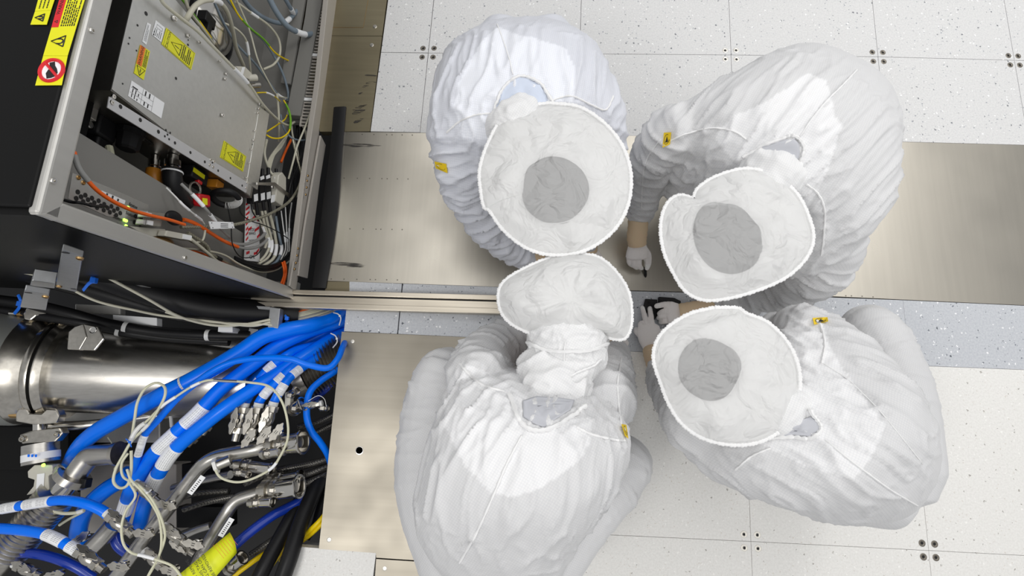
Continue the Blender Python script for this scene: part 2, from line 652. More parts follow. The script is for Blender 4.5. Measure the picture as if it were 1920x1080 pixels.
lp = plate('floor_plate', [(613.5, 526.6), (1000, 540), (1500, 552.8), (1920, 572.4), (2480, 598), (2480, 291), (1920, 272.6), (1700, 266.6), (1170, 254.6), (639.5, 247.6)],
           'plate', 'long bright stainless floor plate running under all four workers', 0.0012)
pts_h = []
for (row, xs) in (((246.5 + 5), (656, 679, 701, 725, 735, 754, 773)), (334, (645, 670, 693, 716, 726, 745, 765)), (429, (656, 681, 705, 714, 735, 754)), (523.5, (621, 645, 669, 694, 704, 725, 745))):
    for x in xs: pts_h.append((x, row + (x - 650) * 0.014))
pts_h += [(1535, 551.8), (1560, 553.4), (1586, 554.6), (1596.5, 554.8), (1616.5, 555.5), (1637, 556.8), (1607, 452), (1627, 453)]
for (x, y) in pts_h:
    p = at(x, y, 0.0014)
    MB().lathe(p, (0, 0, 1), [(-0.0006, 0.0028), (0.0002, 0.0026), (0.0002, 0)], 8).build('rivet', M['scr_dark'], lp)
# scuffs of black rubber on the plate
M['scuff'] = mat('black scuff', (0.05, 0.045, 0.04), 0.6)
_b = M['scuff'].node_tree.nodes['Principled BSDF']
_n = nd(M['scuff'], 'ShaderNodeTexNoise', Scale=1.0, Detail=5.0)
lk(M['scuff'], geo(M['scuff'], (18, 220, 1)), _n.inputs['Vector'])
_r = ramp(M['scuff'], _n.outputs[0], [(0.42, (0, 0, 0)), (0.62, (0.75, 0.75, 0.75))])
lk(M['scuff'], _r.outputs[0], _b.inputs['Alpha'])


def scuff(parent, x0, y0, x1, y1, w):
    a, b = at(x0, y0, 0.0017), at(x1, y1, 0.0017)
    d = (b - a)
    n = Vector((-d.y, d.x, 0)).normalized() * w / 2
    mb = MB()
    P = [a + n * 0.3, a - n * 0.3, a.lerp(b, 0.3) - n, b.lerp(a, 0.3) - n * 0.7, b, b.lerp(a, 0.3) + n * 0.7, a.lerp(b, 0.3) + n]
    mb.prism(P, (0, 0, 0.0002))
    return mb.build('scuff_mark', M['scuff'], parent, smooth=False)


scuff(lp, 641, 272, 716, 273, 0.016)
scuff(lp, 620, 494, 690, 497, 0.014)
scuff(lp, 650, 500, 684, 500, 0.008)

bp = plate('floor_plate', [(600, 247), (693.8, 246.6), (716.4, 68.4), (560, 67)], 'plate_brown', 'brownish steel floor plate beside the cabinet, marked with black scuffs', 0.001)
for (x0, y0, x1, y1, w) in ((684, 141, 708, 142, 0.009), (686, 156, 706, 154, 0.012), (679, 163, 692, 160, 0.009), (672, 176, 680, 173, 0.007), (661, 206, 684, 198, 0.013), (660, 213, 688, 204, 0.018), (663, 230, 682, 222, 0.014), (670, 201, 689, 196, 0.008)):
    scuff(bp, x0, y0, x1, y1, w)
screw(bp, at(697, 84.5, 0.001), 0.0085, 'nickel')
bp2 = plate('floor_plate', [(560, 66.6), (716.6, 67.6), (748, -172), (560, -172)], 'plate_brown', 'brownish steel floor plate at the top edge with a light engraved outline', 0.001)
screw(bp2, at(703, 50, 0.001), 0.0085, 'nickel')
mb = MB()
mb.tube([at(600, 51, 0.0016), at(681, 51.5, 0.0016), at(690, 0, 0.0016), at(700, -60, 0.0016)], 0.0009, 4)
mb.build('engraved_line', M['brass'], bp2, smooth=False)

ll = plate('floor_plate', [(598, 1029), (705, 1036.8), (705.5, 1045.5), (850, 1055), (1046, 1069), (1062, 640), (900, 633.4), (641, 622)], 'plate_worn',
           'large worn stainless plate under the lower-left worker, with a round black hole', 0.001)
screw(ll, at(661, 640, 0.001), 0.0068, 'scr_light')
screw(ll, at(861.5, 648.5, 0.001), 0.0072, 'scr_dark')
screw(ll, at(617, 1012, 0.001), 0.0078, 'scr_light')
MB().lathe(at(674, 844.5, 0.0012), (0, 0, 1), [(0, 0.0135), (0.0012, 0.0135), (0.0014, 0.0115), (0.0006, 0.0112)], 24).build('hole_rim', M['chrome'], ll)
MB().lathe(at(674, 844.5, 0.0012), (0, 0, 1), [(0.0002, 0.0116), (0.0006, 0.0112), (0.0006, 0)], 24).build('hole', M['blackgloss'], ll, smooth=False)
l2 = plate('floor_plate', [(705.5, 1048), (850, 1057.4), (1046, 1071.5), (1046, 1300), (690, 1280)], 'plate_worn', 'worn stainless plate at the bottom edge below the lower-left worker', 0.001)
screw(l2, at(721.5, 1066, 0.001), 0.0075, 'scr_light')
stub = plate('floor_plate', [(608, 551), (655, 551), (655.2, 528.4), (613.5, 527.6)], 'plate_brown', 'small brass-toned plate between rail and long plate', 0.0008)

# black rubber strip on the floor beside the cabinet
mb = MB()
lft = [Vector(at(*p, 0.0015)) for p in crom([(627, 203), (619, 290), (607, 380), (598, 460), (586, 541)], 6)]
rgt = [Vector(at(*p, 0.0015)) for p in crom([(650, 202), (643, 290), (636, 380), (626, 460), (612, 541)], 6)]
up_ = Vector((0, 0, 0.010))
vs = []
for a, b in zip(lft, rgt):
    vs += [a, a + up_ * .7, a.lerp(b, .15) + up_, a.lerp(b, .85) + up_, b + up_ * .7, b]
fs = []
for i in range(len(lft) - 1):
    for j in range(6):
        j2 = (j + 1) % 6
        fs.append((i * 6 + j, i * 6 + j2, (i + 1) * 6 + j2, (i + 1) * 6 + j))
fs += [tuple(range(6))[::-1], tuple((len(lft) - 1) * 6 + j for j in range(6))]
mb.add(vs, fs)
tag(mb.build('rubber_strip', M['black'], smooth=True), 'long black rubber strip lying on the floor beside the cabinet', 'rubber strip')

# guide rail across the strip
rr = empty('guide_rail', at(930, 570, 0), 'long bright steel guide rail leading from the cabinet to the lower-left worker', 'rail')
Zr = 0.035


def bar(mb, xa, ya0, ya1, xb, yb0, yb1, z0, z1, mi=0):
    """bar between pixel x positions, pixel y bounds at each end, on height z1"""
    p = [at(xa, ya1, z1), at(xb, yb1, z1), at(xb, yb0, z1), at(xa, ya0, z1)]
    mb.hexa([Vector((q.x, q.y, z0)) for q in p] + p, mi)


mb = MB(); bar(mb, 470, 541, 549, 1010, 555, 565, 0.002, Zr); mb.build('rail_flange', M['rail'], rr, smooth=False, bevel=0.0015)
mb = MB(); bar(mb, 470, 549, 566, 1010, 565, 582, 0.002, Zr - 0.012); mb.build('rail_channel', M['rail'], rr, smooth=False, bevel=0.001)
mb = MB(); bar(mb, 470, 565, 574, 1010, 580, 591, 0.002, Zr + 0.004); mb.build('rail_flange', M['rail'], rr, smooth=False, bevel=0.0015)
mb = MB(); bar(mb, 480, 550.5, 553.5, 1010, 565.5, 568, 0.01, Zr - 0.0115); mb.build('rail_groove', M['black'], rr, smooth=False)

# black stop block at the far side of the strip
mb = MB()
mb.prism([at(1470, 570, 0.0), at(1480, 580, 0), at(1499, 575, 0), at(1499, 551, 0), at(1480, 553, 0)], (0, 0, 0.03))
tag(mb.build('stop_block', M['black'], smooth=False, bevel=0.002), 'black stop block on the strip next to the upper-right worker\'s elbow', 'block')


# ================================================================== PEOPLE
_rs = np.random.RandomState(7)
_perm = np.tile(_rs.permutation(256), 3)
_grad = _rs.normal(size=(256, 3))
_grad /= np.linalg.norm(_grad, axis=1)[:, None]


def noise3(p):
    """gradient noise, p (n,3) -> (n,) about -0.7..0.7"""
    i = np.floor(p).astype(int)
    f = p - i
    i &= 255
    u = f * f * f * (f * (f * 6 - 15) + 10)
    out = 0.0
    for dx in (0, 1):
        for dy in (0, 1):
            for dz in (0, 1):
                h = _perm[_perm[_perm[(i[:, 0] + dx) & 255] + ((i[:, 1] + dy) & 255)] + ((i[:, 2] + dz) & 255)]
                g = _grad[h]
                d = g[:, 0] * (f[:, 0] - dx) + g[:, 1] * (f[:, 1] - dy) + g[:, 2] * (f[:, 2] - dz)
                w = (u[:, 0] if dx else 1 - u[:, 0]) * (u[:, 1] if dy else 1 - u[:, 1]) * (u[:, 2] if dz else 1 - u[:, 2])
                out = out + w * d
    return out * 1.6


def remesh(mb, voxel, smooth_it=6, name='tmp'):
    me = mb.mesh(name)
    o = bpy.data.objects.new(name, me)
    COL.objects.link(o)
    r = o.modifiers.new('r', 'REMESH')
    r.mode = 'VOXEL'
    r.voxel_size = voxel
    if smooth_it:
        s = o.modifiers.new('s', 'SMOOTH')
        s.factor = 0.6
        s.iterations = smooth_it
    bpy.context.view_layer.update()
    dg = bpy.context.evaluated_depsgraph_get()
    m2 = bpy.data.meshes.new_from_object(o.evaluated_get(dg))
    COL.objects.unlink(o)
    bpy.data.objects.remove(o)
    bpy.data.meshes.remove(me)
    m2.materials.clear()
    return m2


def loft_world(mb, rings, n=28):
    """rings: list of (centre, side half vector, up half vector)"""
    vs = []
    for (c, s, u) in rings:
        for j in range(n):
            a = 2 * PI * j / n
            ca, sa = math.cos(a), math.sin(a)
            ca = math.copysign(abs(ca) ** 0.9, ca)
            sa = math.copysign(abs(sa) ** 0.9, sa)
            vs.append(c + s * ca + u * sa)
    fs = []
    k = len(rings)
    for i in range(k - 1):
        for j in range(n):
            j2 = (j + 1) % n
            fs.append((i * n + j, (i + 1) * n + j, (i + 1) * n + j2, i * n + j2))
    fs.append(tuple(range(n)))
    fs.append(tuple(reversed([(k - 1) * n + j for j in range(n)])))
    mb.add(vs, fs)


def loft_px(mb, st, scale=1.0):
    P = crom([(a[0], a[1], b[0], b[1], z, h) for (a, b, z, h) in st], 4)
    rings = []
    for (ax, ay, bx, by, z, h) in P:
        A, B = at(ax, ay, z), at(bx, by, z)
        rings.append(((A + B) / 2, (B - A) / 2 * scale, Vector((0, 0, h * scale))))
    # rounded ends
    for end in (0, -1):
        c, s, u = rings[end]
        c2 = rings[1 if end == 0 else -2][0]
        d = (c - c2)
        d = d.normalized() * min(s.length, 0.07) * 0.75
        ex = [(c + d * 0.55, s * 0.86, u * 0.86), (c + d * 0.9, s * 0.55, u * 0.55), (c + d, s * 0.15, u * 0.15)]
        rings = (list(reversed(ex)) + rings) if end == 0 else (rings + ex)
    loft_world(mb, rings)
    return rings


def limb_px(mb, pts, scale=1.0, n=18, cap=True):
    """pts: (px, py, z, radius)"""
    W = [tuple(at(x, y, z)) + (r,) for (x, y, z, r) in pts]
    Q = crom(W, 6)
    P = [Vector(q[:3]) for q in Q]
    R = [q[3] * scale for q in Q]
    if cap:  # hemispherical ends
        d0 = (P[0] - P[1]).normalized()
        d1 = (P[-1] - P[-2]).normalized()
        r0, r1 = R[0], R[-1]
        P = [P[0] + d0 * r0 * 0.95, P[0] + d0 * r0 * 0.7] + P + [P[-1] + d1 * r1 * 0.7, P[-1] + d1 * r1 * 0.95]
        R = [r0 * 0.25, r0 * 0.7] + R + [r1 * 0.7, r1 * 0.25]
    mb.tube(P, R, n)
    return P


def fabric(name, base, lines, ang, tint=(1, 1, 1), grid=0.0052, dark=0.93, yoke=1.22):
    m = mat(name, base, 0.72)
    b = m.node_tree.nodes['Principled BSDF']
    b.inputs['Sheen Weight'].default_value = 0.15
    b.inputs['Subsurface Weight'].default_value = 0.18
    b.inputs['Subsurface Radius'].default_value = (0.02, 0.02, 0.02)
    b.inputs['Subsurface Scale'].default_value = 0.6
    v = geo(m, (1, 1, 1), (0, 0, ang))
    sp = nd(m, 'ShaderNodeSeparateXYZ')
    lk(m, v, sp.inputs[0])
    fac = None
    for ax in (0, 1):
        a = nd(m, 'ShaderNodeMath', operation='MULTIPLY')
        lk(m, sp.outputs[ax], a.inputs[0])
        a.inputs[1].default_value = 1.0 / grid
        f = nd(m, 'ShaderNodeMath', operation='FRACT')
        lk(m, a.outputs[0], f.inputs[0])
        g = nd(m, 'ShaderNodeMath', operation='LESS_THAN')
        lk(m, f.outputs[0], g.inputs[0])
        g.inputs[1].default_value = 0.22
        if fac is None: fac = g.outputs[0]
        else:
            mx = nd(m, 'ShaderNodeMath', operation='MAXIMUM')
            lk(m, fac, mx.inputs[0])
            lk(m, g.outputs[0], mx.inputs[1])
            fac = mx.outputs[0]
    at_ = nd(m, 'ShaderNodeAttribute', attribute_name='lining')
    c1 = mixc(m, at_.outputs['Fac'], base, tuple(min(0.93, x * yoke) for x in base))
    c2 = mixc(m, fac, c1, tuple(x * dark for x in lines))
    mm = nd(m, 'ShaderNodeMath', operation='MULTIPLY')
    lk(m, fac, mm.inputs[0])
    mm.inputs[1].default_value = 0.55
    c2 = mixc(m, mm.outputs[0], c1, mixc(m, 1.0, c1, (0.84, 0.85, 0.87), 'MULTIPLY'))
    lk(m, c2, b.inputs['Base Color'])
    n1 = nd(m, 'ShaderNodeTexNoise', Scale=38.0, Detail=4.0, Distortion=0.6)
    lk(m, geo(m, (1, 1, 1)), n1.inputs['Vector'])
    bumpn(m, n1.outputs[0], 0.35, 0.004)
    return m


M['cloth'] = fabric('white cleanroom fabric', (0.70, 0.70, 0.705), (0.60, 0.61, 0.64), 0.5)
M['cloth_b'] = fabric('cool white cleanroom fabric', (0.70, 0.715, 0.77), (0.58, 0.60, 0.68), 0.15)
M['seam'] = mat('white stitched seam', (0.84, 0.84, 0.84), 0.7)
M['skin'] = mat('skin', (0.55, 0.36, 0.28), 0.5)
M['skin'].node_tree.nodes['Principled BSDF'].inputs['Subsurface Weight'].default_value = 0.1
M['liner'] = mat('white cap lining', (0.82, 0.82, 0.815), 0.8)
M['hair'] = mat('dark grey hair', (0.02, 0.02, 0.022), 0.7)
M['mask'] = mat('face mask', (0.75, 0.78, 0.82), 0.7)
M['glove'] = mat('white nylon glove', (0.88, 0.84, 0.82), 0.75)
_n = nd(M['glove'], 'ShaderNodeTexNoise', Scale=600.0, Detail=2.0)
lk(M['glove'], geo(M['glove']), _n.inputs['Vector'])
bumpn(M['glove'], _n.outputs[0], 0.2, 0.0006)
M['glovetip'] = mat('rubber coated fingertip', (0.92, 0.91, 0.89), 0.45)
M['cuff'] = mat('tan glove cuff', (0.72, 0.55, 0.36), 0.55)
M['cuff'].node_tree.nodes['Principled BSDF'].inputs['Subsurface Weight'].default_value = 0.1
M['undershirt'] = mat('pale blue undershirt', (0.62, 0.68, 0.80), 0.75)
M['undergrey'] = mat('grey undergarment', (0.55, 0.56, 0.60), 0.75)
M['esd'] = mat('yellow woven badge', (0.80, 0.56, 0.01), 0.6)
M['hood'] = fabric('white hood fabric', (0.82, 0.82, 0.82), (0.76, 0.76, 0.76), 0.5)

# sheer cap fabric: part of the light passes straight through the weave
mc = bpy.data.materials.new('sheer cap fabric')
mc.use_nodes = True
nt = mc.node_tree
for n_ in list(nt.nodes): nt.nodes.remove(n_)
out = nt.nodes.new('ShaderNodeOutputMaterial')
dif = nt.nodes.new('ShaderNodeBsdfDiffuse')
dif.inputs[0].default_value = (0.92, 0.92, 0.915, 1)
trl = nt.nodes.new('ShaderNodeBsdfTranslucent')
trl.inputs[0].default_value = (0.86, 0.86, 0.86, 1)
trn = nt.nodes.new('ShaderNodeBsdfTransparent')
trn.inputs[0].default_value = (1, 1, 1, 1)
m1 = nt.nodes.new('ShaderNodeMixShader'); m1.inputs[0].default_value = 0.25
m2 = nt.nodes.new('ShaderNodeMixShader'); m2.inputs[0].default_value = 0.44
nz = nt.nodes.new('ShaderNodeTexNoise'); nz.inputs['Scale'].default_value = 14.0; nz.inputs['Detail'].default_value = 3.0; nz.inputs['Distortion'].default_value = 0.8
gp = nt.nodes.new('ShaderNodeNewGeometry')
nt.links.new(gp.outputs['Position'], nz.inputs['Vector'])
bp_ = nt.nodes.new('ShaderNodeBump'); bp_.inputs['Strength'].default_value = 0.7; bp_.inputs['Distance'].default_value = 0.02
vz = nt.nodes.new('ShaderNodeTexVoronoi'); vz.feature = 'DISTANCE_TO_EDGE'; vz.inputs['Scale'].default_value = 11.0
vw = nt.nodes.new('ShaderNodeVectorMath'); vw.operation = 'MULTIPLY_ADD'; vw.inputs[1].default_value = (.10, .10, .10)
nt.links.new(nz.outputs[1], vw.inputs[0]); nt.links.new(gp.outputs['Position'], vw.inputs[2]); nt.links.new(vw.outputs[0], vz.inputs['Vector'])
vm = nt.nodes.new('ShaderNodeMath'); vm.operation = 'MULTIPLY_ADD'; vm.inputs[1].default_value = 1.6
nt.links.new(vz.outputs['Distance'], vm.inputs[0]); nt.links.new(nz.outputs[0], vm.inputs[2])
nt.links.new(vm.outputs[0], bp_.inputs['Height'])
nt.links.new(bp_.outputs[0], dif.inputs['Normal'])
nt.links.new(dif.outputs[0], m1.inputs[1]); nt.links.new(trl.outputs[0], m1.inputs[2])
nt.links.new(m1.outputs[0], m2.inputs[1]); nt.links.new(trn.outputs[0], m2.inputs[2])
nt.links.new(m2.outputs[0], out.inputs[0])
M['cap'] = mc


def me_arrays(me):
    n = len(me.vertices)
    co = np.empty(n * 3); me.vertices.foreach_get('co', co)
    no = np.empty(n * 3); me.vertices.foreach_get('normal', no)
    return co.reshape(-1, 3), no.reshape(-1, 3)


def fold_mesh(me, torso, limbs, amp=0.008, seed=0.0, conv=None):
    """push the cloth in and out in folds: long ones down the back gathering at the neck, rings and twists on the sleeves"""
    co, no = me_arrays(me)
    A, B = torso  # world rump, neck
    ax = np.array((B - A).normalized())
    a0 = np.array(A)
    rel = co - a0
    t = rel @ ax
    L = (B - A).length
    per = rel - np.outer(t, ax)
    # converge toward the neck: dividing the sideways position by the distance to a focus point gives radiating folds
    foc = L * 1.35
    k = np.clip((foc - t) / foc, 0.55, 3)[:, None]
    q = per / k
    w = np.ones(len(co))
    side = np.linalg.norm(per, axis=1)
    w1 = noise3(co * 4.5 + seed)
    w2 = noise3(co * 4.5 + seed + 17)
    qq = np.stack([q[:, 0] * 15 + t * 2.2 + w1 * .35, q[:, 1] * 15 - t * 1.8 + w2 * .35, q[:, 2] * 5 + t * 1.8 + seed], 1)
    n1 = noise3(qq)
    rid = np.clip(1 - np.abs(n1) * 3.2, 0, 1)
    n2 = noise3(qq * 1.6 + 5)
    rid2 = np.clip(1 - np.abs(n2) * 3.4, 0, 1)
    tn = np.clip((t / L - .18) / .62, 0, 1)
    env = 0.10 + 0.90 * tn * tn * (3 - 2 * tn)
    dtor = (rid ** 2 * 0.8 + rid2 ** 2 * 0.35 + noise3(qq * .5 + 2) * .5) * env * .95
    d = dtor * amp
    best = np.full(len(co), 9.0)
    for (P, rad, leg) in limbs:
        P = [np.array(p) for p in P]
        dl = np.full(len(co), 9.0)
        tt = np.zeros(len(co))
        acc = 0.0
        axd = np.zeros((len(co), 3))
        for p0, p1 in zip(P, P[1:]):
            e = p1 - p0
            le = np.linalg.norm(e)
            if le < 1e-6: continue
            e = e / le
            s = np.clip((co - p0) @ e, 0, le)
            dd = np.linalg.norm(co - p0 - np.outer(s, e), axis=1)
            m_ = dd < dl
            dl = np.where(m_, dd, dl)
            tt = np.where(m_, acc + s, tt)
            axd[m_] = e
            acc += le
        wl = np.clip((1.25 - dl / rad) * 2.5, 0, 1) * np.clip(tt / (acc * (.30 if leg else .18)) - (.5 if leg else 0.0), 0, 1)
        wl = wl * wl * (3 - 2 * wl)
        pp = co * np.array([4, 4, 4.]) + axd * (tt * 11)[:, None] + seed * 3
        nn = noise3(pp + noise3(co * 6 + 3)[:, None] * 0.35)
        r = np.clip(1 - np.abs(nn) * 3.0, 0, 1) ** 2
        r2 = np.clip(1 - np.abs(noise3(pp * 1.8 + 9)) * 3.2, 0, 1) ** 2
        dlimb = (r * 1.0 + r2 * 0.5 - .2) * amp * (.45 if leg else 1.1)
        d = d * (1 - wl) + dlimb * wl
    d += noise3(co * 10 + seed) * amp * 0.15
    co2 = co + no * d[:, None]
    me.vertices.foreach_set('co', co2.ravel())
    me.update()
    return co2


def to_px(co):
    C = np.array(CC)
    R = np.array(CR)
    q = (co - C) @ R.T
    return 960 + FPX * q[:, 0] / -q[:, 2], 540 - FPX * q[:, 1] / -q[:, 2]


def inpoly(x, y, poly):
    r = np.zeros(len(x), bool)
    n = len(poly)
    for i in range(n):
        x1, y1 = poly[i]
        x2, y2 = poly[(i + 1) % n]
        c = ((y1 > y) != (y2 > y)) & (x < (x2 - x1) * (y - y1) / (y2 - y1 + 1e-12) + x1)
        r ^= c
    return r


class Surf:
    """point finder on a finished garment"""

    def __init__(self, me):
        self.t = BVHTree.FromPolygons([v.co.copy() for v in me.vertices], [tuple(p.vertices) for p in me.polygons])

    def hit(self, x, y, off=0.0):
        d = (at(x, y, 0) - CC).normalized()
        loc, nor, i, dist = self.t.ray_cast(CC, d)
        if loc is None: return None, None
        if nor.dot(d) > 0: nor = -nor
        return loc + nor * off, nor


def seam_on(sf, pp, parent, name='seam', m='seam', r=0.0022, off=0.0008, k=8, wob=0.0):
    P = []
    for i, q in enumerate(crom(pp, k)):
        h, n = sf.hit(q[0] + wob * math.sin(i * 1.9), q[1] + wob * math.cos(i * 2.3), off)
        if h is not None and (not P or (h - P[-1]).length < 0.12): P.append(h)
    if len(P) < 3: return None
    Q = [P[0]] + [(P[i - 1] + P[i] * 2 + P[i + 1]) / 4 for i in range(1, len(P) - 1)] + [P[-1]]
    mb = MB()
    mb.tube(Q, [r * (1 + 0.25 * math.sin(i * 2.1)) for i in range(len(Q))], 6)
    return mb.build(name, M[m], parent)


def patch_on(sf, poly, parent, name, m, off=0.0015, res=9, th=0.0008):
    """a cloth patch following the garment inside a pixel polygon"""
    xs = [p[0] for p in poly]; ys = [p[1] for p in poly]
    cx, cy = sum(xs) / len(xs), sum(ys) / len(ys)
    n = len(poly)
    vs = []; fs = []
    h, nn = sf.hit(cx, cy, off)
    if h is None: return None
    vs.append(h)
    for k in range(1, res + 1):
        for (x, y) in poly:
            q, _ = sf.hit(cx + (x - cx) * k / res, cy + (y - cy) * k / res, off)
            if q is None: q = vs[-1]
            vs.append(q)
    for j in range(n): fs.append((0, 1 + j, 1 + (j + 1) % n))
    for k in range(res - 1):
        for j in range(n):
            j2 = (j + 1) % n
            fs.append((1 + k * n + j, 1 + (k + 1) * n + j, 1 + (k + 1) * n + j2, 1 + k * n + j2))
    me = bpy.data.meshes.new(name)
    me.from_pydata([tuple(v) for v in vs], [], fs)
    o = link(name, me, M[m], parent)
    s = o.modifiers.new('thick', 'SOLIDIFY')
    s.thickness = th
    s.offset = 0
    return o


def badge_on(sf, quad, parent):
    """yellow ESD badge sewn on the sleeve: black reaching-hand triangle in an arc"""
    Q = [sf.hit(x, y, 0.005)[0] for (x, y) in quad]
    if any(q is None for q in Q): return
    nrm = (Q[1] - Q[0]).cross(Q[3] - Q[0]).normalized()
    if nrm.dot(CC - Q[0]) < 0: nrm = -nrm

    def uv(u, v, h=0.0):
        return (Q[0] * (1 - u) * (1 - v) + Q[1] * u * (1 - v) + Q[2] * u * v + Q[3] * (1 - u) * v) + nrm * h
    mb = MB()
    mb.prism([uv(0, 0), uv(1, 0), uv(1, 1), uv(0, 1)], nrm * 0.0009)
    b = mb.build('esd_badge', M['esd'], parent, smooth=False)
    mb = MB()
    mb.prism([uv(0.30, 0.72, 0.001), uv(0.5, 0.28, 0.001), uv(0.70, 0.72, 0.001)], nrm * 0.0003)
    mb.tube([uv(0.5 + 0.36 * math.cos(a), 0.5 + 0.36 * math.sin(a), 0.0012) for a in [0.2 + i * 0.35 for i in range(15)]], 0.0006, 4)
    mb.build('symbol', M['ink'], b, smooth=False)
    return b


def build_cap(rim, zr, crown, zc, parent, seed, bulge=0.03, press=None, name='cap', nfold=7, flat=2.0, hem=0.0052, lobes=None):
    """sheer cap: rim outline in pixels at height zr (or per point), crown point (px,py,zc)"""
    R = crom([(p[0], p[1], p[2] if len(p) > 2 else zr) for p in rim + [rim[0]]], 7)[:-1]
    W = [at(x, y, z) for (x, y, z) in R]
    n = len(W)
    c = at(crown[0], crown[1], zc)
    K = 26
    vs = []
    for k in range(K + 1):
        t = k / K
        for j in range(n):
            w = W[j]
            p = c.lerp(w, t)
            hz = c.z + (w.z - c.z) * t ** flat + bulge * math.sin(PI * min(1, t) ** 1.3) * 0.5
            vs.append((p.x, p.y, hz))
    co = np.array(vs)
    ang = np.tile(np.arange(n) / n * 2 * PI, K + 1)
    tt = np.repeat(np.arange(K + 1) / K, n)
    q = np.stack([np.cos(ang) * nfold * 0.42 + seed, np.sin(ang) * nfold * 0.42, tt * 1.1 + seed], 1)
    fo = noise3(q)
    rd = np.clip(1 - np.abs(fo) * 2.4, 0, 1) ** 2
    cr = noise3(co * 14 + seed * 2)
    cr2 = np.clip(1 - np.abs(noise3(co * 6.5 + noise3(co * 5)[:, None] * .5 + seed * 5 + 3)) * 4.0, 0, 1) ** 1.3
    en = np.sin(PI * np.clip(tt, 0, 1) ** 0.8) * np.clip(tt * 2.6, 0, 1) ** 1.5
    co[:, 2] += (rd * 0.004 - 0.001) * en + cr * 0.006 * en + cr2 * 0.012 * np.clip(en * 1.5, 0, 1)
    if press:  # cloth resting on the head: (px,py,radius m)
        pc = at(press[0], press[1], zc)
        dd = np.hypot(co[:, 0] - pc.x, co[:, 1] - pc.y)
        pz = press[3]
        dome = pz - (dd / press[2]) ** 2 * 0.018
        wgt = np.clip((press[2] * 1.25 - dd) / (press[2] * 0.5), 0, 1)
        wgt = wgt * wgt * (3 - 2 * wgt)
        co[:, 2] = co[:, 2] * (1 - wgt) + np.maximum(co[:, 2] * 0.0 + dome, dome) * wgt
    vv = [tuple(v) for v in co]
    base = [tuple(co[:n].mean(0))] + vv[n:]
    fs = [(0, 1 + (j + 1) % n, 1 + j) for j in range(n)]
    for k in range(K - 1):
        for j in range(n):
            j2 = (j + 1) % n
            fs.append((1 + k * n + j, 1 + k * n + j2, 1 + (k + 1) * n + j2, 1 + (k + 1) * n + j))
    last = 1 + (K - 1) * n
    me = bpy.data.meshes.new(name)
    me.from_pydata(base, [], fs)
    o = link(name, me, M['cap'], parent)
    # opaque lining band from the rim inward to the head
    pc2 = at(press[0], press[1], zc) if press else None
    un = []
    n_side = 0
    qs = (.985, .90, .78, .66, .54, .42, .30, .16, .02)
    if press: qs = qs[:7]
    for q_ in qs:
        row = base[1 + (max(1, int(round(q_ * K))) - 1) * n:][:n] if q_ > .03 else [base[0]] * n
        for j in range(n):
            x_, y_, z_ = row[j]
            if pc2 is not None:  # stop at the crown of the head
                dx_, dy_ = x_ - pc2.x, y_ - pc2.y
                dd_ = math.hypot(dx_, dy_)
                lim = press[2] * (.80 + .035 * math.sin(2 * 2 * PI * j / n + seed) + .02 * math.sin(3 * 2 * PI * j / n + seed * 2))
                if dd_ < lim or q_ == .30: x_, y_ = pc2.x + dx_ / max(dd_, 1e-5) * lim, pc2.y + dy_ / max(dd_, 1e-5) * lim
            un.append((x_, y_, z_ - .004 - .012 * (1 - q_)))
    ua = np.array(un)
    pl_n = np.clip(1 - np.abs(noise3(ua * 9 + seed * 3)) * 3.0, 0, 1)
    ua[:, 2] -= pl_n * .012 * np.repeat(np.array([0, .5, 1, 1, 1, 1, .8, .5, 0][:len(qs)]), n)
    un = [tuple(v) for v in ua]
    uf = []
    for k in range(len(qs) - 1):
        for j in range(n):
            j2 = (j + 1) % n
            uf.append((k * n + j, (k + 1) * n + j, (k + 1) * n + j2, k * n + j2))
    m_u = bpy.data.meshes.new('lining')
    m_u.from_pydata(un, [], uf)
    link('lining', m_u, M['liner'], o)
    mb = MB()
    rp = [Vector(base[last + j]) for j in range(n)]
    rp = rp + [rp[0], rp[1]]
    dense = [Vector(q) for q in crom([tuple(p) for p in rp[:-1]], 4)]
    mb.tube(dense, [hem * (1 + 0.16 * math.sin(i * 1.7 + seed) + 0.12 * math.sin(i * 0.61)) for i in range(len(dense))], 8, False, flat=0.55)
    mb.build('hem', M['seam'], o)
    return o


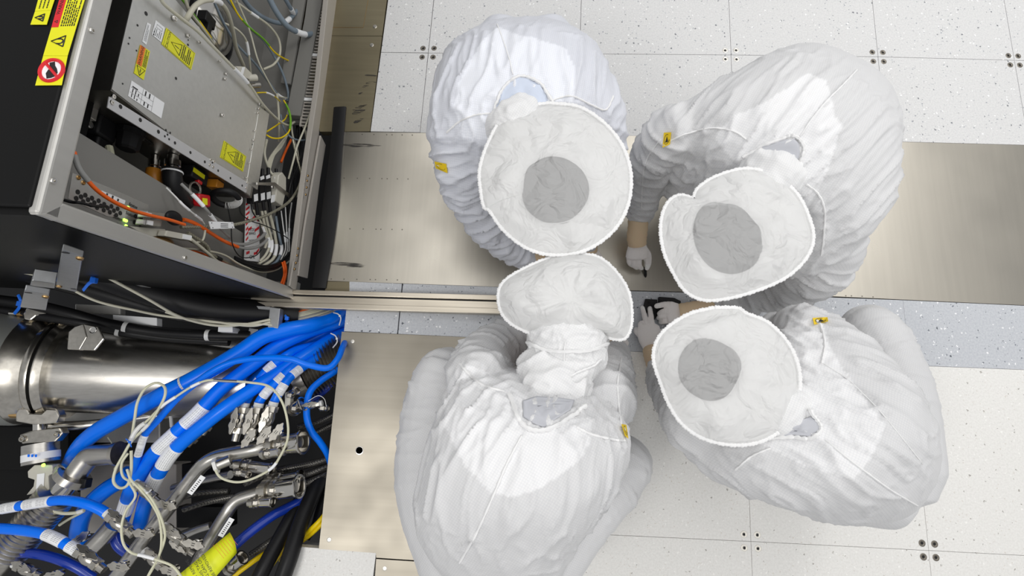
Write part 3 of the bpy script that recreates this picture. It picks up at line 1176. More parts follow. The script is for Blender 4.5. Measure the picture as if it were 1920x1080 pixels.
def build_person(label, torso, arms, legs, head, neckpx, cloth, seed, amp=0.008, lining=None, extra=None):
    """head: dict(c=(px,py,z), up=Vector crown direction, fwd=Vector face direction)"""
    # --- the body itself: one continuous surface with a face
    up = Vector(head['up']).normalized()
    fwd = Vector(head['fwd'])
    fwd = (fwd - up * fwd.dot(up)).normalized()
    sd = up.cross(fwd)
    hc = at(*head['c'])
    mb = MB()
    mb.ell(hc, (sd * 0.074, fwd * 0.092, up * 0.105), 24, 16)
    mb.ell(hc + fwd * 0.035 - up * 0.055, (sd * 0.052, fwd * 0.052, up * 0.06), 16, 10)  # jaw
    mb.ell(hc + fwd * 0.096 - up * 0.018, (sd * 0.013, fwd * 0.018, up * 0.024), 10, 8)  # nose
    for s in (-1, 1):
        mb.ell(hc + sd * s * 0.076 - up * 0.01 - fwd * 0.01, (sd * 0.011, fwd * 0.020, up * 0.032), 10, 8)  # ears
        mb.ell(hc + fwd * 0.080 + sd * s * 0.030 + up * 0.028, (sd * 0.022, fwd * 0.012, up * 0.008), 10, 8)  # brows
    mb.ell(hc + fwd * 0.086 - up * 0.058, (sd * 0.026, fwd * 0.010, up * 0.006), 10, 8)  # lips
    nk = at(*neckpx)
    mb.tube([hc - up * 0.03 - fwd * 0.03, hc.lerp(nk, 0.6), nk, nk + (nk - hc).normalized() * 0.08], [0.055, 0.052, 0.06, 0.08], 16)
    rr = loft_px(mb, torso, 0.80)
    for a in arms: limb_px(mb, a, 0.66)
    for l in legs: limb_px(mb, l, 0.74)
    me = remesh(mb, 0.007, 3)
    root = link('person', me, M['skin'])
    tag(root, label, 'person')
    for l in legs:  # cleanroom overshoes flat on the floor
        A_, T_ = at(*l[-2][:3]), at(*l[-1][:3])
        A_.z = T_.z = .048
        d_ = (T_ - A_).normalized()
        s_ = Vector((-d_.y, d_.x, 0))
        b_ = MB()
        b_.ell(A_ + d_ * .06, (d_ * .135, s_ * .048, Vector((0, 0, .044))), 20, 12)
        b_.tube([A_ - d_ * .03 + Vector((0, 0, .0)), A_ - d_ * .03 + Vector((0, 0, .09))], [.045, .056], 16)
        sm_ = remesh(b_, .006, 3)
        link('overshoe', sm_, M['seam'], root)
    for s in (-1, 1):
        e = MB().ell(hc + fwd * 0.084 + sd * s * 0.030 + up * 0.012, (sd * 0.012, fwd * 0.008, up * 0.008), 12, 8)
        e.build('eye', M['nylon'], root)
    MB().ell(hc + fwd * 0.055 - up * 0.045, (sd * 0.060, fwd * 0.052, up * 0.048), 20, 12).build('face_mask', M['mask'], root)
    # --- coverall
    mb = MB()
    rings = loft_px(mb, torso)
    LP = []
    for ia, a in enumerate(arms + legs):
        P = limb_px(mb, a)
        LP.append((P, max(q[3] for q in a) * 1.15, ia >= len(arms)))
    if extra: extra(mb)
    me = remesh(mb, 0.0062, 9)
    ta = (at((torso[0][0][0] + torso[0][1][0]) / 2, (torso[0][0][1] + torso[0][1][1]) / 2, torso[0][2]), nk)
    te = (at((torso[-1][0][0] + torso[-1][1][0]) / 2, (torso[-1][0][1] + torso[-1][1][1]) / 2, torso[-1][2]), nk)
    if (te[0] - nk).length > (ta[0] - nk).length: ta = te
    co = fold_mesh(me, ta, LP, amp, seed)
    me.update()
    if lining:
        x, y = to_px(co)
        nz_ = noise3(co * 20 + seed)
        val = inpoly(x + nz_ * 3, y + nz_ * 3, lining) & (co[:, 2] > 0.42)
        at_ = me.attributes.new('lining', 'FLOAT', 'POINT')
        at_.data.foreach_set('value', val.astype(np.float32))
    sf = Surf(me)
    ov = link('coverall', me, M[cloth], root)
    return root, sf, ov, hc, up, fwd, sd


def hood_on(root, hc, up, fwd, sd, nk, m='hood', seed=0.0, scale=1.0, neck=0.088):
    """head covering from crown to shoulders"""
    mb = MB()
    mb.ell(hc - fwd * 0.010, (sd * 0.088 * scale, fwd * 0.098 * scale, up * 0.108), 24, 16)
    d = (nk - hc)
    mb.tube([hc - up * 0.02, hc + d * 0.45, hc + d * 0.75, nk, nk + d.normalized() * 0.03], [0.09 * scale, 0.086, 0.08, neck, neck * .8], 20)
    me = remesh(mb, 0.005, 6)
    co, no = me_arrays(me)
    r = np.clip(1 - np.abs(noise3(co * 17 + seed)) * 2.2, -1, 1)
    r2_ = np.clip(1 - np.abs(noise3(co * 24 + noise3(co * 15)[:, None] + seed)) * 3, 0, 1)
    dn = r * 0.004 + r2_ * 0.004 + noise3(co * 45 + seed) * 0.0008
    me.vertices.foreach_set('co', (co + no * dn[:, None]).ravel())
    me.update()
    return link('hood', me, M[m], root), Surf(me)


def hair_on(root, px, py, ztop, r, r2=None, h=0.05):
    p = at(px, py, ztop)
    mb = MB()
    mb.ell(p - Vector((0, 0, h)), (Vector((r, 0, 0)), Vector((0, r2 or r, 0)), Vector((0, 0, h))), 28, 14)
    return mb.build('hair', M['hair'], root)


# ---- gloves -------------------------------------------------------
def W3(l):
    return [at(x, y, z) for (x, y, z) in l]


def glove(root, palm, fingers, cuff, tipm='glovetip', name='glove'):
    """palm: [(px,py,z,halfwidth,halfthick)...] along the hand; fingers: [[(px,py,z)...], radius]; cuff: [(px,py,z,r)...]"""
    mb = MB()
    for (pts, r) in fingers:
        Q = crom([tuple(at(*p)) for p in pts], 5)
        n = len(Q)
        P = [Vector(q) for q in Q]
        R = [r * (1.12 - 0.24 * i / (n - 1)) for i in range(n)]
        d = (P[-1] - P[-2]).normalized()
        P += [P[-1] + d * R[-1] * 0.5, P[-1] + d * R[-1] * 0.85]
        R += [R[-1] * 0.82, R[-1] * 0.4]
        mb.tube(P, R, 12)
    C = [at(x, y, z) for (x, y, z, w, t) in palm]
    rings = []
    for i, (x, y, z, w, t) in enumerate(palm):
        d = (C[min(i + 1, len(C) - 1)] - C[max(i - 1, 0)]).normalized()
        s = d.cross(Vector((0, 0, 1))).normalized()
        u = s.cross(d).normalized()
        rings.append((C[i], s * w, u * t))
    c, s, u = rings[0]; d = (C[0] - C[1]).normalized()
    rings = [(c + d * 0.008, s * 0.7, u * 0.7)] + rings
    c, s, u = rings[-1]; d = (C[-1] - C[-2]).normalized()
    rings = rings + [(c + d * 0.008, s * 0.75, u * 0.75)]
    fine = []
    for i in range(len(rings) - 1):
        a, b = rings[i], rings[i + 1]
        for k in range(3):
            t = k / 3
            fine.append((a[0].lerp(b[0], t), a[1].lerp(b[1], t), a[2].lerp(b[2], t)))
    fine.append(rings[-1])
    loft_world(mb, fine, 16)
    me = remesh(mb, 0.0019, 4)
    co, no = me_arrays(me)
    tips = []
    for (pts, r) in fingers:
        tips.append(np.array(at(*pts[-1])))
    dn = noise3(co * 120) * 0.0006
    me.vertices.foreach_set('co', (co + no * dn[:, None]).ravel())
    me.update()
    o = link(name, me, [M['glove'], M[tipm]], root)
    mi = []
    for p in me.polygons:
        cc = np.array(p.center[:]) + np.array(wpos(root))
        mi.append(1 if min(np.linalg.norm(cc - t) for t in tips) < 0.016 else 0)
    me.polygons.foreach_set('material_index', mi)
    if cuff:
        W = [tuple(at(x, y, z)) + (r,) for (x, y, z, r) in cuff]
        Q = crom(W, 5)
        mb = MB()
        mb.tube([Vector(q[:3]) for q in Q], [q[3] * (1 + 0.03 * math.sin(i * 2.4)) for i, q in enumerate(Q)], 20)
        mb.torus(Q[0][:3], Vector(Q[0][:3]) - Vector(Q[1][:3]), Q[0][3], 0.0012, 24, 6)
        mb.build('glove_cuff', M['cuff'], root)
    return o


# ------------------------------------------------------------------ worker, upper left
T1 = [((908, 70), (1064, 66), 0.40, 0.08), ((864, 92), (1096, 88), 0.43, 0.13), ((830, 128), (1128, 122), 0.47, 0.16), ((814, 185), (1152, 172), 0.50, 0.15),
      ((808, 240), (1168, 222), 0.51, 0.13), ((822, 290), (1160, 276), 0.49, 0.11), ((862, 330), (1135, 318), 0.45, 0.09)]
A1 = [[(852, 240, .50, .078), (866, 318, .43, .076), (900, 395, .29, .070), (940, 447, .18, .060), (983, 483, .09, .042)],
      [(1128, 240, .50, .07), (1125, 330, .37, .065), (1110, 400, .22, .055), (1100, 450, .10, .042)]]
L1 = [[(940, 90, .38, .10), (900, 260, .34, .085), (905, 330, .26, .075), (935, 290, .12, .055), (950, 255, .05, .045), (960, 320, .04, .042)],
      [(1030, 90, .38, .10), (1075, 260, .34, .085), (1080, 320, .26, .075), (1060, 290, .12, .055), (1050, 255, .05, .045), (1050, 320, .04, .042)]]
H1 = dict(c=(1040, 350, .535), up=(0.10, 0.05, 1), fwd=(0.35, -1, -0.2))
lin1 = [(935, 50), (960, 62), (1000, 70), (1060, 90), (1080, 130), (1075, 190), (1090, 260), (870, 260), (850, 200), (870, 130), (905, 75)]
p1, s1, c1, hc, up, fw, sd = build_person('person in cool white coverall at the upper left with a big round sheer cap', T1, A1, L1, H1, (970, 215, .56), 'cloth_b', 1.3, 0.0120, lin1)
hood_on(p1, hc, up, fw, sd, at(962, 222, .58), seed=2.0)
patch_on(s1, [(930, 196), (941, 172), (955, 155), (972, 146), (992, 148), (1012, 160), (1025, 180), (1030, 200), (1010, 212), (970, 212), (935, 222)], p1, 'undershirt', 'undershirt', 0.003)
seam_on(s1, [(926, 215), (932, 188), (945, 165), (970, 145), (995, 147), (1018, 162), (1034, 190), (1040, 205)], p1, 'collar', 'seam', 0.0042, 0.003, wob=0.6)
seam_on(s1, [(932, 46), (945, 80), (955, 110), (962, 140)], p1, 'back_seam', 'seam', 0.0016, 0.001)
seam_on(s1, [(838, 248), (862, 228), (890, 216), (925, 212)], p1, 'sleeve_seam', 'seam', 0.0026, 0.001, wob=0.8)
seam_on(s1, [(1035, 188), (1070, 180), (1105, 195), (1135, 206), (1150, 180)], p1, 'sleeve_seam', 'seam', 0.0026, 0.001, wob=0.8)
badge_on(s1, [(818, 302), (838, 309), (841, 324), (820, 314)], p1)
hair_on(p1, 1043, 348, .692, .096, .098, .055)
build_cap([(1030, 193), (1085, 200), (1130, 228), (1165, 270), (1182, 320), (1180, 372), (1163, 415), (1130, 450), (1085, 473), (1030, 477), (985, 463), (945, 432),
           (918, 395), (908, 388), (902, 360), (899, 325), (905, 295), (918, 262), (940, 225), (980, 200)], .640, (1043, 348), .692, p1, 2.1, .012, (1043, 348, .102, .696), nfold=6)
glove(p1, [(1008, 489, .06, .034, .017), (1030, 492, .045, .042, .017), (1050, 495, .035, .044, .015)],
      [([(1048, 488, .03), (1075, 484, .022), (1092, 486, .012)], .0085), ([(1050, 494, .03), (1080, 493, .022), (1098, 497, .012)], .009), ([(1050, 501, .03), (1078, 505, .022), (1094, 508, .012)], .0085),
       ([(1046, 508, .03), (1066, 515, .02), (1080, 518, .012)], .0075), ([(1020, 478, .045), (1038, 468, .03), (1054, 468, .015)], .0095)],
      [(992, 486, .085, .036), (1004, 488, .07, .033), (1014, 490, .06, .032)])
glove(p1, [(1104, 470, .06, .032, .016), (1108, 484, .05, .040, .016), (1112, 498, .04, .042, .015)],
      [([(1102, 497, .035), (1100, 515, .02), (1099, 530, .012)], .008), ([(1109, 500, .035), (1109, 520, .02), (1108, 535, .012)], .0088), ([(1116, 499, .035), (1118, 518, .02), (1118, 532, .012)], .0085),
       ([(1124, 496, .035), (1128, 512, .02), (1129, 524, .012)], .0075), ([(1092, 478, .045), (1086, 492, .03), (1086, 506, .02)], .0095)],
      [(1101, 448, .10, .034), (1103, 460, .075, .032), (1104, 472, .06, .031)])

# ------------------------------------------------------------------ worker, upper right
T2 = [((1494, 104), (1628, 180), 0.40, 0.09), ((1446, 108), (1662, 228), 0.44, 0.14), ((1385, 138), (1664, 305), 0.49, 0.17), ((1318, 175), (1655, 385), 0.52, 0.16),
      ((1266, 212), (1612, 455), 0.51, 0.14), ((1236, 258), (1560, 500), 0.47, 0.11), ((1250, 300), (1500, 520), 0.42, 0.09)]
A2 = [[(1270, 250, .50, .08), (1230, 292, .41, .068), (1212, 340, .29, .058), (1204, 378, .20, .056), (1200, 398, .16, .050)],
      [(1560, 455, .44, .09), (1525, 508, .35, .082), (1465, 545, .22, .062), (1405, 562, .14, .050), (1350, 575, .09, .038)]]
L2 = [[(1540, 170, .38, .10), (1330, 300, .32, .085), (1290, 350, .26, .078), (1340, 350, .12, .055), (1380, 330, .05, .045), (1340, 380, .04, .042)],
      [(1600, 230, .38, .10), (1530, 420, .33, .085), (1500, 470, .26, .075), (1500, 410, .12, .055), (1510, 370, .05, .045), (1480, 430, .04, .042)]]
H2 = dict(c=(1370, 442, .533), up=(-0.12, -0.02, 1), fwd=(-0.9, -0.6, -0.2))
lin2 = [(1515, 138), (1548, 150), (1560, 180), (1562, 215), (1580, 235), (1560, 300), (1510, 400), (1400, 330), (1340, 260), (1370, 220), (1440, 190), (1480, 160)]
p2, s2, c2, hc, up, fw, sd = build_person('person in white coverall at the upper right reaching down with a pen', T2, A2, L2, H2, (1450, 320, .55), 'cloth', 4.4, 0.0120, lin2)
hood_on(p2, hc, up, fw, sd, at(1448, 322, .575), seed=5.0)
patch_on(s2, [(1400, 292), (1430, 276), (1465, 264), (1488, 260), (1497, 270), (1499, 290), (1493, 308), (1470, 320), (1430, 312)], p2, 'undershirt', 'undergrey', 0.003)
seam_on(s2, [(1392, 296), (1430, 273), (1470, 259), (1492, 257), (1506, 275), (1502, 300), (1496, 325)], p2, 'collar', 'seam', 0.0045, 0.003, wob=0.6)
seam_on(s2, [(1606, 132), (1580, 160), (1550, 190), (1525, 220), (1500, 255)], p2, 'back_seam', 'seam', 0.0026, 0.001)
seam_on(s2, [(1252, 266), (1290, 250), (1335, 240), (1375, 246), (1400, 262)], p2, 'sleeve_seam', 'seam', 0.0026, 0.001, wob=0.8)
seam_on(s2, [(1512, 345), (1535, 365), (1546, 395), (1545, 440), (1540, 480)], p2, 'sleeve_seam', 'seam', 0.0026, 0.001, wob=0.8)
seam_on(s2, [(1238, 262), (1212, 300), (1205, 345), (1203, 390)], p2, 'sleeve_seam', 'seam', 0.0018, 0.001)
badge_on(s2, [(1246, 249), (1260, 247), (1256, 272), (1244, 274)], p2)
hair_on(p2, 1366, 440, .690, .108, .092, .055)
build_cap([(1300, 372), (1310, 352), (1345, 330), (1400, 316), (1450, 328), (1490, 358), (1512, 395), (1525, 440), (1515, 478), (1480, 515), (1430, 540), (1370, 558),
           (1320, 562), (1285, 545), (1262, 510), (1246, 475), (1239, 435), (1243, 400), (1256, 376), (1276, 366)], .636, (1370, 440), .690, p2, 7.7, .012, (1368, 440, .106, .694), nfold=7)
# left hand gripping a pen
glove(p2, [(1195, 458, .105, .030, .020), (1195, 470, .09, .038, .021), (1194, 481, .075, .040, .02)],
      [([(1180, 480, .07), (1180, 492, .05), (1186, 498, .035)], .0092), ([(1189, 484, .07), (1189, 497, .05), (1194, 502, .033)], .0096), ([(1198, 484, .07), (1199, 498, .05), (1203, 503, .033)], .0092),
       ([(1207, 480, .075), (1213, 488, .055), (1213, 500, .035)], .0092), ([(1208, 466, .085), (1216, 478, .06), (1216, 494, .04), (1213, 503, .03)], .0098)],
      [(1197, 402, .155, .035), (1196, 425, .14, .034), (1194, 445, .12, .034), (1195, 460, .105, .031)])
pen = empty('pen', at(1209, 512, .002), 'slim black-tipped pen held by the upper-right worker over the stainless plate', 'pen')
MB().tube([at(1209, 485, .052), at(1209.5, 503, .022)], 0.0042, 12).build('barrel', M['chrome'], pen)
MB().tube([at(1209.3, 500, .026), at(1210.5, 516, .006), at(1210.8, 520, .0022)], [0.0055, 0.0048, 0.0018], 12).build('tip', M['black'], pen)
# right hand pressing on the block
glove(p2, [(1276, 585, .050, .030, .017), (1264, 587, .046, .042, .018), (1254, 588, .042, .044, .016)],
      [([(1258, 574, .045), (1246, 571, .050), (1231, 574, .044)], .0105), ([(1252, 583, .040), (1243, 584, .046), (1236, 588, .028)], .0095), ([(1250, 592, .036), (1241, 593, .040), (1235, 596, .022)], .0095),
       ([(1254, 601, .034), (1245, 603, .034), (1238, 604, .018)], .0088), ([(1266, 600, .036), (1258, 612, .030), (1252, 617, .018)], .0100)],
      [(1345, 575, .090, .034), (1320, 580, .075, .034), (1295, 584, .060, .034), (1274, 586, .050, .031)])

# ------------------------------------------------------------------ worker, lower right
T3 = [((1450, 612), (1268, 752), 0.40, 0.07), ((1492, 590), (1262, 790), 0.44, 0.10), ((1555, 592), (1294, 858), 0.475, 0.125), ((1618, 642), (1364, 912), 0.52, 0.15),
      ((1664, 702), (1450, 948), 0.54, 0.18), ((1700, 765), (1530, 972), 0.51, 0.17), ((1716, 832), (1592, 980), 0.47, 0.14), ((1714, 880), (1632, 975), 0.43, 0.10)]
A3 = [[(1506, 625, .46, .080), (1450, 640, .36, .065), (1372, 658, .19, .050), (1308, 652, .09, .040)],
      [(1300, 790, .48, .080), (1276, 750, .36, .066), (1252, 718, .22, .054), (1240, 698, .13, .042)]]
L3 = [[(1690, 880, .36, .10), (1680, 740, .35, .092), (1655, 665, .33, .085), (1628, 622, .30, .080), (1600, 660, .14, .055), (1600, 700, .05, .045), (1560, 680, .04, .042)],
      [(1640, 920, .36, .10), (1500, 850, .33, .09), (1440, 810, .28, .08), (1480, 800, .12, .055), (1500, 790, .05, .045), (1460, 770, .04, .042)]]
H3 = dict(c=(1340, 697, .533), up=(-0.08, 0.02, 1), fwd=(-1, 0.7, -0.2))
lin3 = [(1480, 600), (1540, 600), (1560, 660), (1600, 720), (1660, 800), (1650, 830), (1600, 900), (1500, 870), (1400, 820), (1380, 790)]
p3, s3, c3, hc, up, fw, sd = build_person('person in white coverall at the lower right pressing a gloved hand on the floor', T3, A3, L3, H3, (1480, 775, .56), 'cloth', 9.1, 0.0120, lin3)
hood_on(p3, hc, up, fw, sd, at(1470, 778, .575), seed=8.0)
patch_on(s3, [(1452, 812), (1480, 798), (1505, 788), (1520, 780), (1537, 795), (1538, 806), (1520, 817), (1490, 815), (1462, 818)], p3, 'undershirt', 'undergrey', 0.003)
seam_on(s3, [(1445, 822), (1490, 820), (1520, 822), (1540, 806), (1530, 785), (1515, 765), (1505, 745)], p3, 'collar', 'seam', 0.0045, 0.003, wob=0.6)
seam_on(s3, [(1548, 825), (1590, 860), (1630, 890), (1675, 922), (1720, 948)], p3, 'back_seam', 'seam', 0.0022, 0.001)
seam_on(s3, [(1538, 607), (1546, 640), (1544, 665), (1540, 682)], p3, 'sleeve_seam', 'seam', 0.003, 0.001, wob=0.8)
seam_on(s3, [(1545, 682), (1590, 712), (1640, 760), (1690, 820), (1730, 870)], p3, 'yoke_seam', 'seam', 0.0012, 0.0006)
seam_on(s3, [(1445, 840), (1410, 855), (1380, 880)], p3, 'sleeve_seam', 'seam', 0.0026, 0.001, wob=0.8)
badge_on(s3, [(1524, 598), (1550, 597), (1552, 606), (1527, 611)], p3)
hair_on(p3, 1334, 690, .690, .080, .082, .055)
build_cap([(1340, 577), (1383, 578), (1400, 588), (1440, 605), (1475, 640), (1495, 680), (1500, 725), (1488, 770), (1465, 805), (1425, 828), (1375, 834), (1320, 822),
           (1280, 795), (1255, 758), (1240, 720), (1226, 675), (1232, 640), (1255, 612), (1295, 588)], .640, (1345, 697), .690, p3, 11.7, .012, (1336, 690, .086, .694), nfold=8)
# left hand spread on the floor, two fingers stretched
glove(p3, [(1222, 653, .040, .030, .016), (1220, 640, .038, .040, .017), (1217, 625, .036, .043, .017), (1215, 613, .034, .040, .014)],
      [([(1223, 613, .034), (1221, 597, .030), (1218.5, 578, .012)], .0098), ([(1214, 613, .034), (1209, 595, .028), (1204.5, 577, .010)], .0095),
       ([(1205, 618, .032), (1201, 610, .036), (1203, 606, .022), (1206, 612, .012)], .0098), ([(1199, 628, .028), (1193, 622, .028), (1193, 617, .014)], .0090),
       ([(1230, 632, .036), (1236, 626, .026), (1240, 621, .016)], .0105)],
      [(1238, 697, .115, .035), (1231, 682, .085, .034), (1225, 666, .055, .033), (1222, 654, .042, .031)])
glove(p3, [(1300, 650, .070, .030, .016), (1292, 644, .055, .038, .017), (1284, 638, .045, .040, .015)],
      [([(1284, 628, .04), (1274, 625, .03), (1266, 624, .015)], .0092), ([(1280, 634, .035), (1270, 634, .028), (1262, 636, .014)], .0092), ([(1280, 641, .035), (1270, 644, .025), (1264, 648, .014)], .009),
       ([(1284, 648, .035), (1276, 654, .022), (1270, 658, .013)], .008), ([(1294, 632, .045), (1288, 620, .03), (1282, 614, .018)], .0095)],
      [(1314, 654, .095, .036), (1306, 652, .08, .034), (1298, 648, .065, .031)])

# ------------------------------------------------------------------ worker, lower left (seen from behind)
T4 = [((905, 700), (1130, 748), 0.54, 0.09), ((868, 715), (1165, 782), 0.58, 0.12), ((830, 765), (1172, 838), 0.61, 0.16), ((805, 832), (1158, 898), 0.61, 0.18),
      ((790, 900), (1122, 955), 0.59, 0.19), ((780, 960), (1085, 1010), 0.55, 0.18), ((795, 1015), (1058, 1060), 0.50, 0.16), ((830, 1065), (1030, 1105), 0.45, 0.13), ((880, 1110), (990, 1135), 0.40, 0.08)]
A4 = [[(895, 712, .54, .078), (912, 668, .46, .070), (948, 645, .36, .060), (992, 622, .26, .050), (1040, 600, .14, .040)],
      [(1128, 752, .52, .078), (1134, 705, .43, .068), (1146, 680, .30, .056), (1152, 668, .22, .044)]]
L4 = [[(860, 1040, .38, .11), (812, 900, .38, .10), (818, 760, .37, .088), (836, 700, .34, .075), (850, 760, .16, .055), (865, 800, .05, .046), (870, 740, .04, .042)],
      [(1000, 1060, .38, .11), (1085, 960, .37, .095), (1145, 900, .35, .085), (1165, 868, .31, .078), (1120, 940, .17, .058), (1075, 1010, .07, .05), (1080, 960, .04, .042)]]
H4 = dict(c=(1062, 635, .545), up=(0.05, 0.2, 1), fwd=(0.15, 1, -0.45))
lin4 = [(862, 680), (900, 690), (960, 725), (1050, 790), (1110, 780), (1105, 830), (1080, 870), (1020, 910), (960, 935), (915, 920), (870, 870), (835, 800), (830, 740)]
p4, s4, c4, hc, up, fw, sd = build_person('person in white coverall squatting at the lower left with tied hood and spread knees', T4, A4, L4, H4, (1030, 765, .62), 'cloth', 14.2, 0.0120, lin4)
hq = at(1064, 640, .595)
mb = MB()
mb.ell(hq, (Vector((.094, .01, 0)), Vector((-.012, .105, .02)), Vector((0, -.02, .090))), 28, 18)
mb.ell(at(1072, 690, .625), (Vector((.058, .02, 0)), Vector((-.01, .045, .0)), Vector((0, -.01, .052))), 24, 14)
me_ = remesh(mb, .004, 8)
co_, no_ = me_arrays(me_)
f1 = np.clip(1 - np.abs(noise3(co_ * np.array([16, 26, 16.]) + 4)) * 3, 0, 1) ** 1.5
f2 = np.clip(1 - np.abs(noise3(co_ * 34 + noise3(co_ * 20)[:, None] + 9)) * 3, 0, 1)
me_.vertices.foreach_set('co', (co_ + no_ * (f1 * .007 + f2 * .0035)[:, None]).ravel()); me_.update()
hs = Surf(me_)
hd = link('hood', me_, M['hood'], p4)
mb = MB()
gp_ = [Vector(v) for v in crom([tuple(at(*q_)) for q_ in ((1055, 672, .585), (1040, 705, .60), (1024, 735, .61), (1012, 752, .60))], 6)]
mb.tube(gp_, [.060 + .028 * math.sin(PI * min(1, i_ / 14)) for i_ in range(len(gp_))], 28)
me_ = remesh(mb, .004, 4)
co_, no_ = me_arrays(me_)
f1 = np.clip(1 - np.abs(noise3(co_ * np.array([9, 24, 24.]) + noise3(co_ * 10)[:, None] * .6 + 7)) * 2.6, 0, 1) ** 1.5
me_.vertices.foreach_set('co', (co_ + no_ * (f1 * .011 - .002)[:, None]).ravel()); me_.update()
link('neck_gaiter', me_, M['hood'], p4)
MB().tube([at(1036, 740, .585), at(1030, 765, .60), at(1022, 795, .63)], [.050, .052, .058], 24).build('undershirt_collar', M['undergrey'], p4)
patch_on(s4, [(978, 752), (1005, 745), (1050, 748), (1078, 752), (1070, 770), (1045, 785), (1020, 803), (1000, 795), (980, 782)], p4, 'undershirt', 'undergrey', 0.003)
seam_on(s4, [(955, 740), (975, 790), (1005, 808), (1040, 800), (1075, 778), (1095, 762)], p4, 'collar', 'seam', 0.005, 0.003, wob=0.6)
seam_on(s4, [(978, 818), (950, 870), (925, 930), (893, 1000), (862, 1055)], p4, 'back_seam', 'seam', 0.0028, 0.001)
seam_on(s4, [(862, 682), (880, 702), (905, 722), (945, 735)], p4, 'sleeve_seam', 'seam', 0.0034, 0.001, wob=0.8)
seam_on(s4, [(1080, 800), (1110, 815), (1150, 824), (1170, 826)], p4, 'sleeve_seam', 'seam', 0.003, 0.001, wob=0.8)
seam_on(s4, [(1165, 672), (1158, 720), (1160, 760), (1165, 800)], p4, 'sleeve_seam', 'seam', 0.0022, 0.001)
badge_on(s4, [(1163, 796), (1170, 798), (1174, 822), (1168, 818)], p4)
build_cap([(1075, 475), (1120, 482), (1153, 508), (1178, 548), (1184, 595), (1178, 625), (1162, 636), (1120, 628), (1085, 634), (1062, 642), (1030, 632), (990, 622),
           (955, 603), (938, 578), (936, 545), (950, 524), (985, 503), (1030, 484)], .632, (1070, 560), .700, p4, 15.3, .022, None, nfold=8, flat=2.6)
# brim flap of the hood hanging behind the cap, straps, snaps
seam_on(hs, [(985, 640), (1020, 655), (1060, 660), (1110, 655), (1150, 640)], p4, 'strap', 'seam', 0.004, 0.002)
seam_on(hs, [(1008, 690), (1012, 676), (1022, 680), (1040, 696), (1054, 710)], p4, 'strap', 'seam', 0.006, 0.006)
seam_on(hs, [(985, 665), (1010, 690), (1035, 705), (1054, 711)], p4, 'strap', 'seam', 0.0025, 0.003)
seam_on(hs, [(1060, 640), (1058, 670), (1055, 711)], p4, 'strap', 'seam', 0.0018, 0.002)
seam_on(hs, [(1055, 712), (1080, 700), (1105, 690), (1125, 675)], p4, 'strap', 'seam', 0.003, 0.003)
for (x, y) in ((982, 651), (1071, 692)):
    h, n = hs.hit(x, y, 0.001)
    if h is not None: MB().lathe(h, n, [(0, .0035), (.0012, .003), (.0012, 0)], 12).build('snap_button', M['scr_dark'], p4)
glove(p4, [(1152, 655, .19, .030, .016), (1156, 644, .17, .036, .016), (1160, 634, .15, .038, .015)],
      [([(1156, 630, .14), (1152, 618, .11), (1150, 606, .08)], .0088), ([(1161, 629, .14), (1160, 616, .11), (1158, 604, .08)], .0092), ([(1166, 630, .14), (1167, 617, .11), (1165, 606, .08)], .0088),
       ([(1170, 634, .14), (1172, 622, .11), (1171, 612, .08)], .008), ([(1150, 640, .16), (1143, 630, .13), (1141, 620, .11)], .0095)],
      [(1152, 672, .225, .036), (1152, 662, .21, .034), (1153, 652, .185, .031)])
glove(p4, [(1048, 598, .12, .030, .016), (1060, 592, .10, .038, .016), (1072, 588, .08, .040, .015)],
      [([(1074, 578, .07), (1088, 572, .04), (1098, 570, .015)], .0088), ([(1076, 585, .07), (1092, 581, .04), (1104, 580, .015)], .0092), ([(1076, 592, .07), (1092, 591, .04), (1103, 591, .015)], .0088),
       ([(1074, 598, .07), (1086, 600, .04), (1095, 602, .015)], .008), ([(1060, 580, .09), (1070, 570, .06), (1080, 564, .03)], .0095)],
      [(1032, 605, .15, .034), (1042, 601, .13, .033), (1052, 597, .115, .031)])

# the black tools under the hands
tl = empty('tool_block', at(1222, 574, 0), 'flat black tool block on the floor strip under the outstretched gloved fingers', 'tool')
mb = MB(); mb.prism(P0([(1209, 561), (1231, 562.5), (1233, 590), (1222, 606), (1206, 574)], 0.0015), (0, 0, .009)); mb.build('body', M['black'], tl, smooth=False, bevel=.0015)
MB().lathe(at(1217, 567, .0105), (0, 0, 1), [(0, .004), (.001, .0036), (.001, 0)], 14).build('knob', M['blackgloss'], tl)
tl = empty('tool_block', at(1250, 575, 0), 'thicker black tool block under the right hand of the upper-right worker', 'tool')
mb = MB(); mb.prism(P0([(1233, 558), (1261, 560), (1274, 566), (1272, 592), (1262, 606), (1234, 602)], 0.0015), (0, 0, .018)); mb.build('body', M['black'], tl, smooth=False, bevel=.002)
mb = MB(); mb.prism(P0([(1236, 562), (1256, 563), (1256, 566), (1236, 565)], 0.0195), (0, 0, .002)); mb.build('ridge', M['blackgloss'], tl, smooth=False)
ch = MB(); ch.prism(P0([(1164, 644.5), (1168, 642), (1169, 637.5), (1171.5, 641), (1171.5, 645)], 0.0012), (0, 0, .002))
tag(ch.build('rubber_chip', M['black'], smooth=False), 'tiny black arrow-shaped chip on the grey strip beside the glove', 'chip')


# ================================================================== CABINET
FX = -0.385


def plx(mb, pts, X, th, mi=0):
    """plate lying in the vertical plane x = X (front face), thickness th going back"""
    mb.prism([Vector((X, p.y, p.z)) for p in (atx(x, y, X) for (x, y) in pts)], (-th, 0, 0), mi)


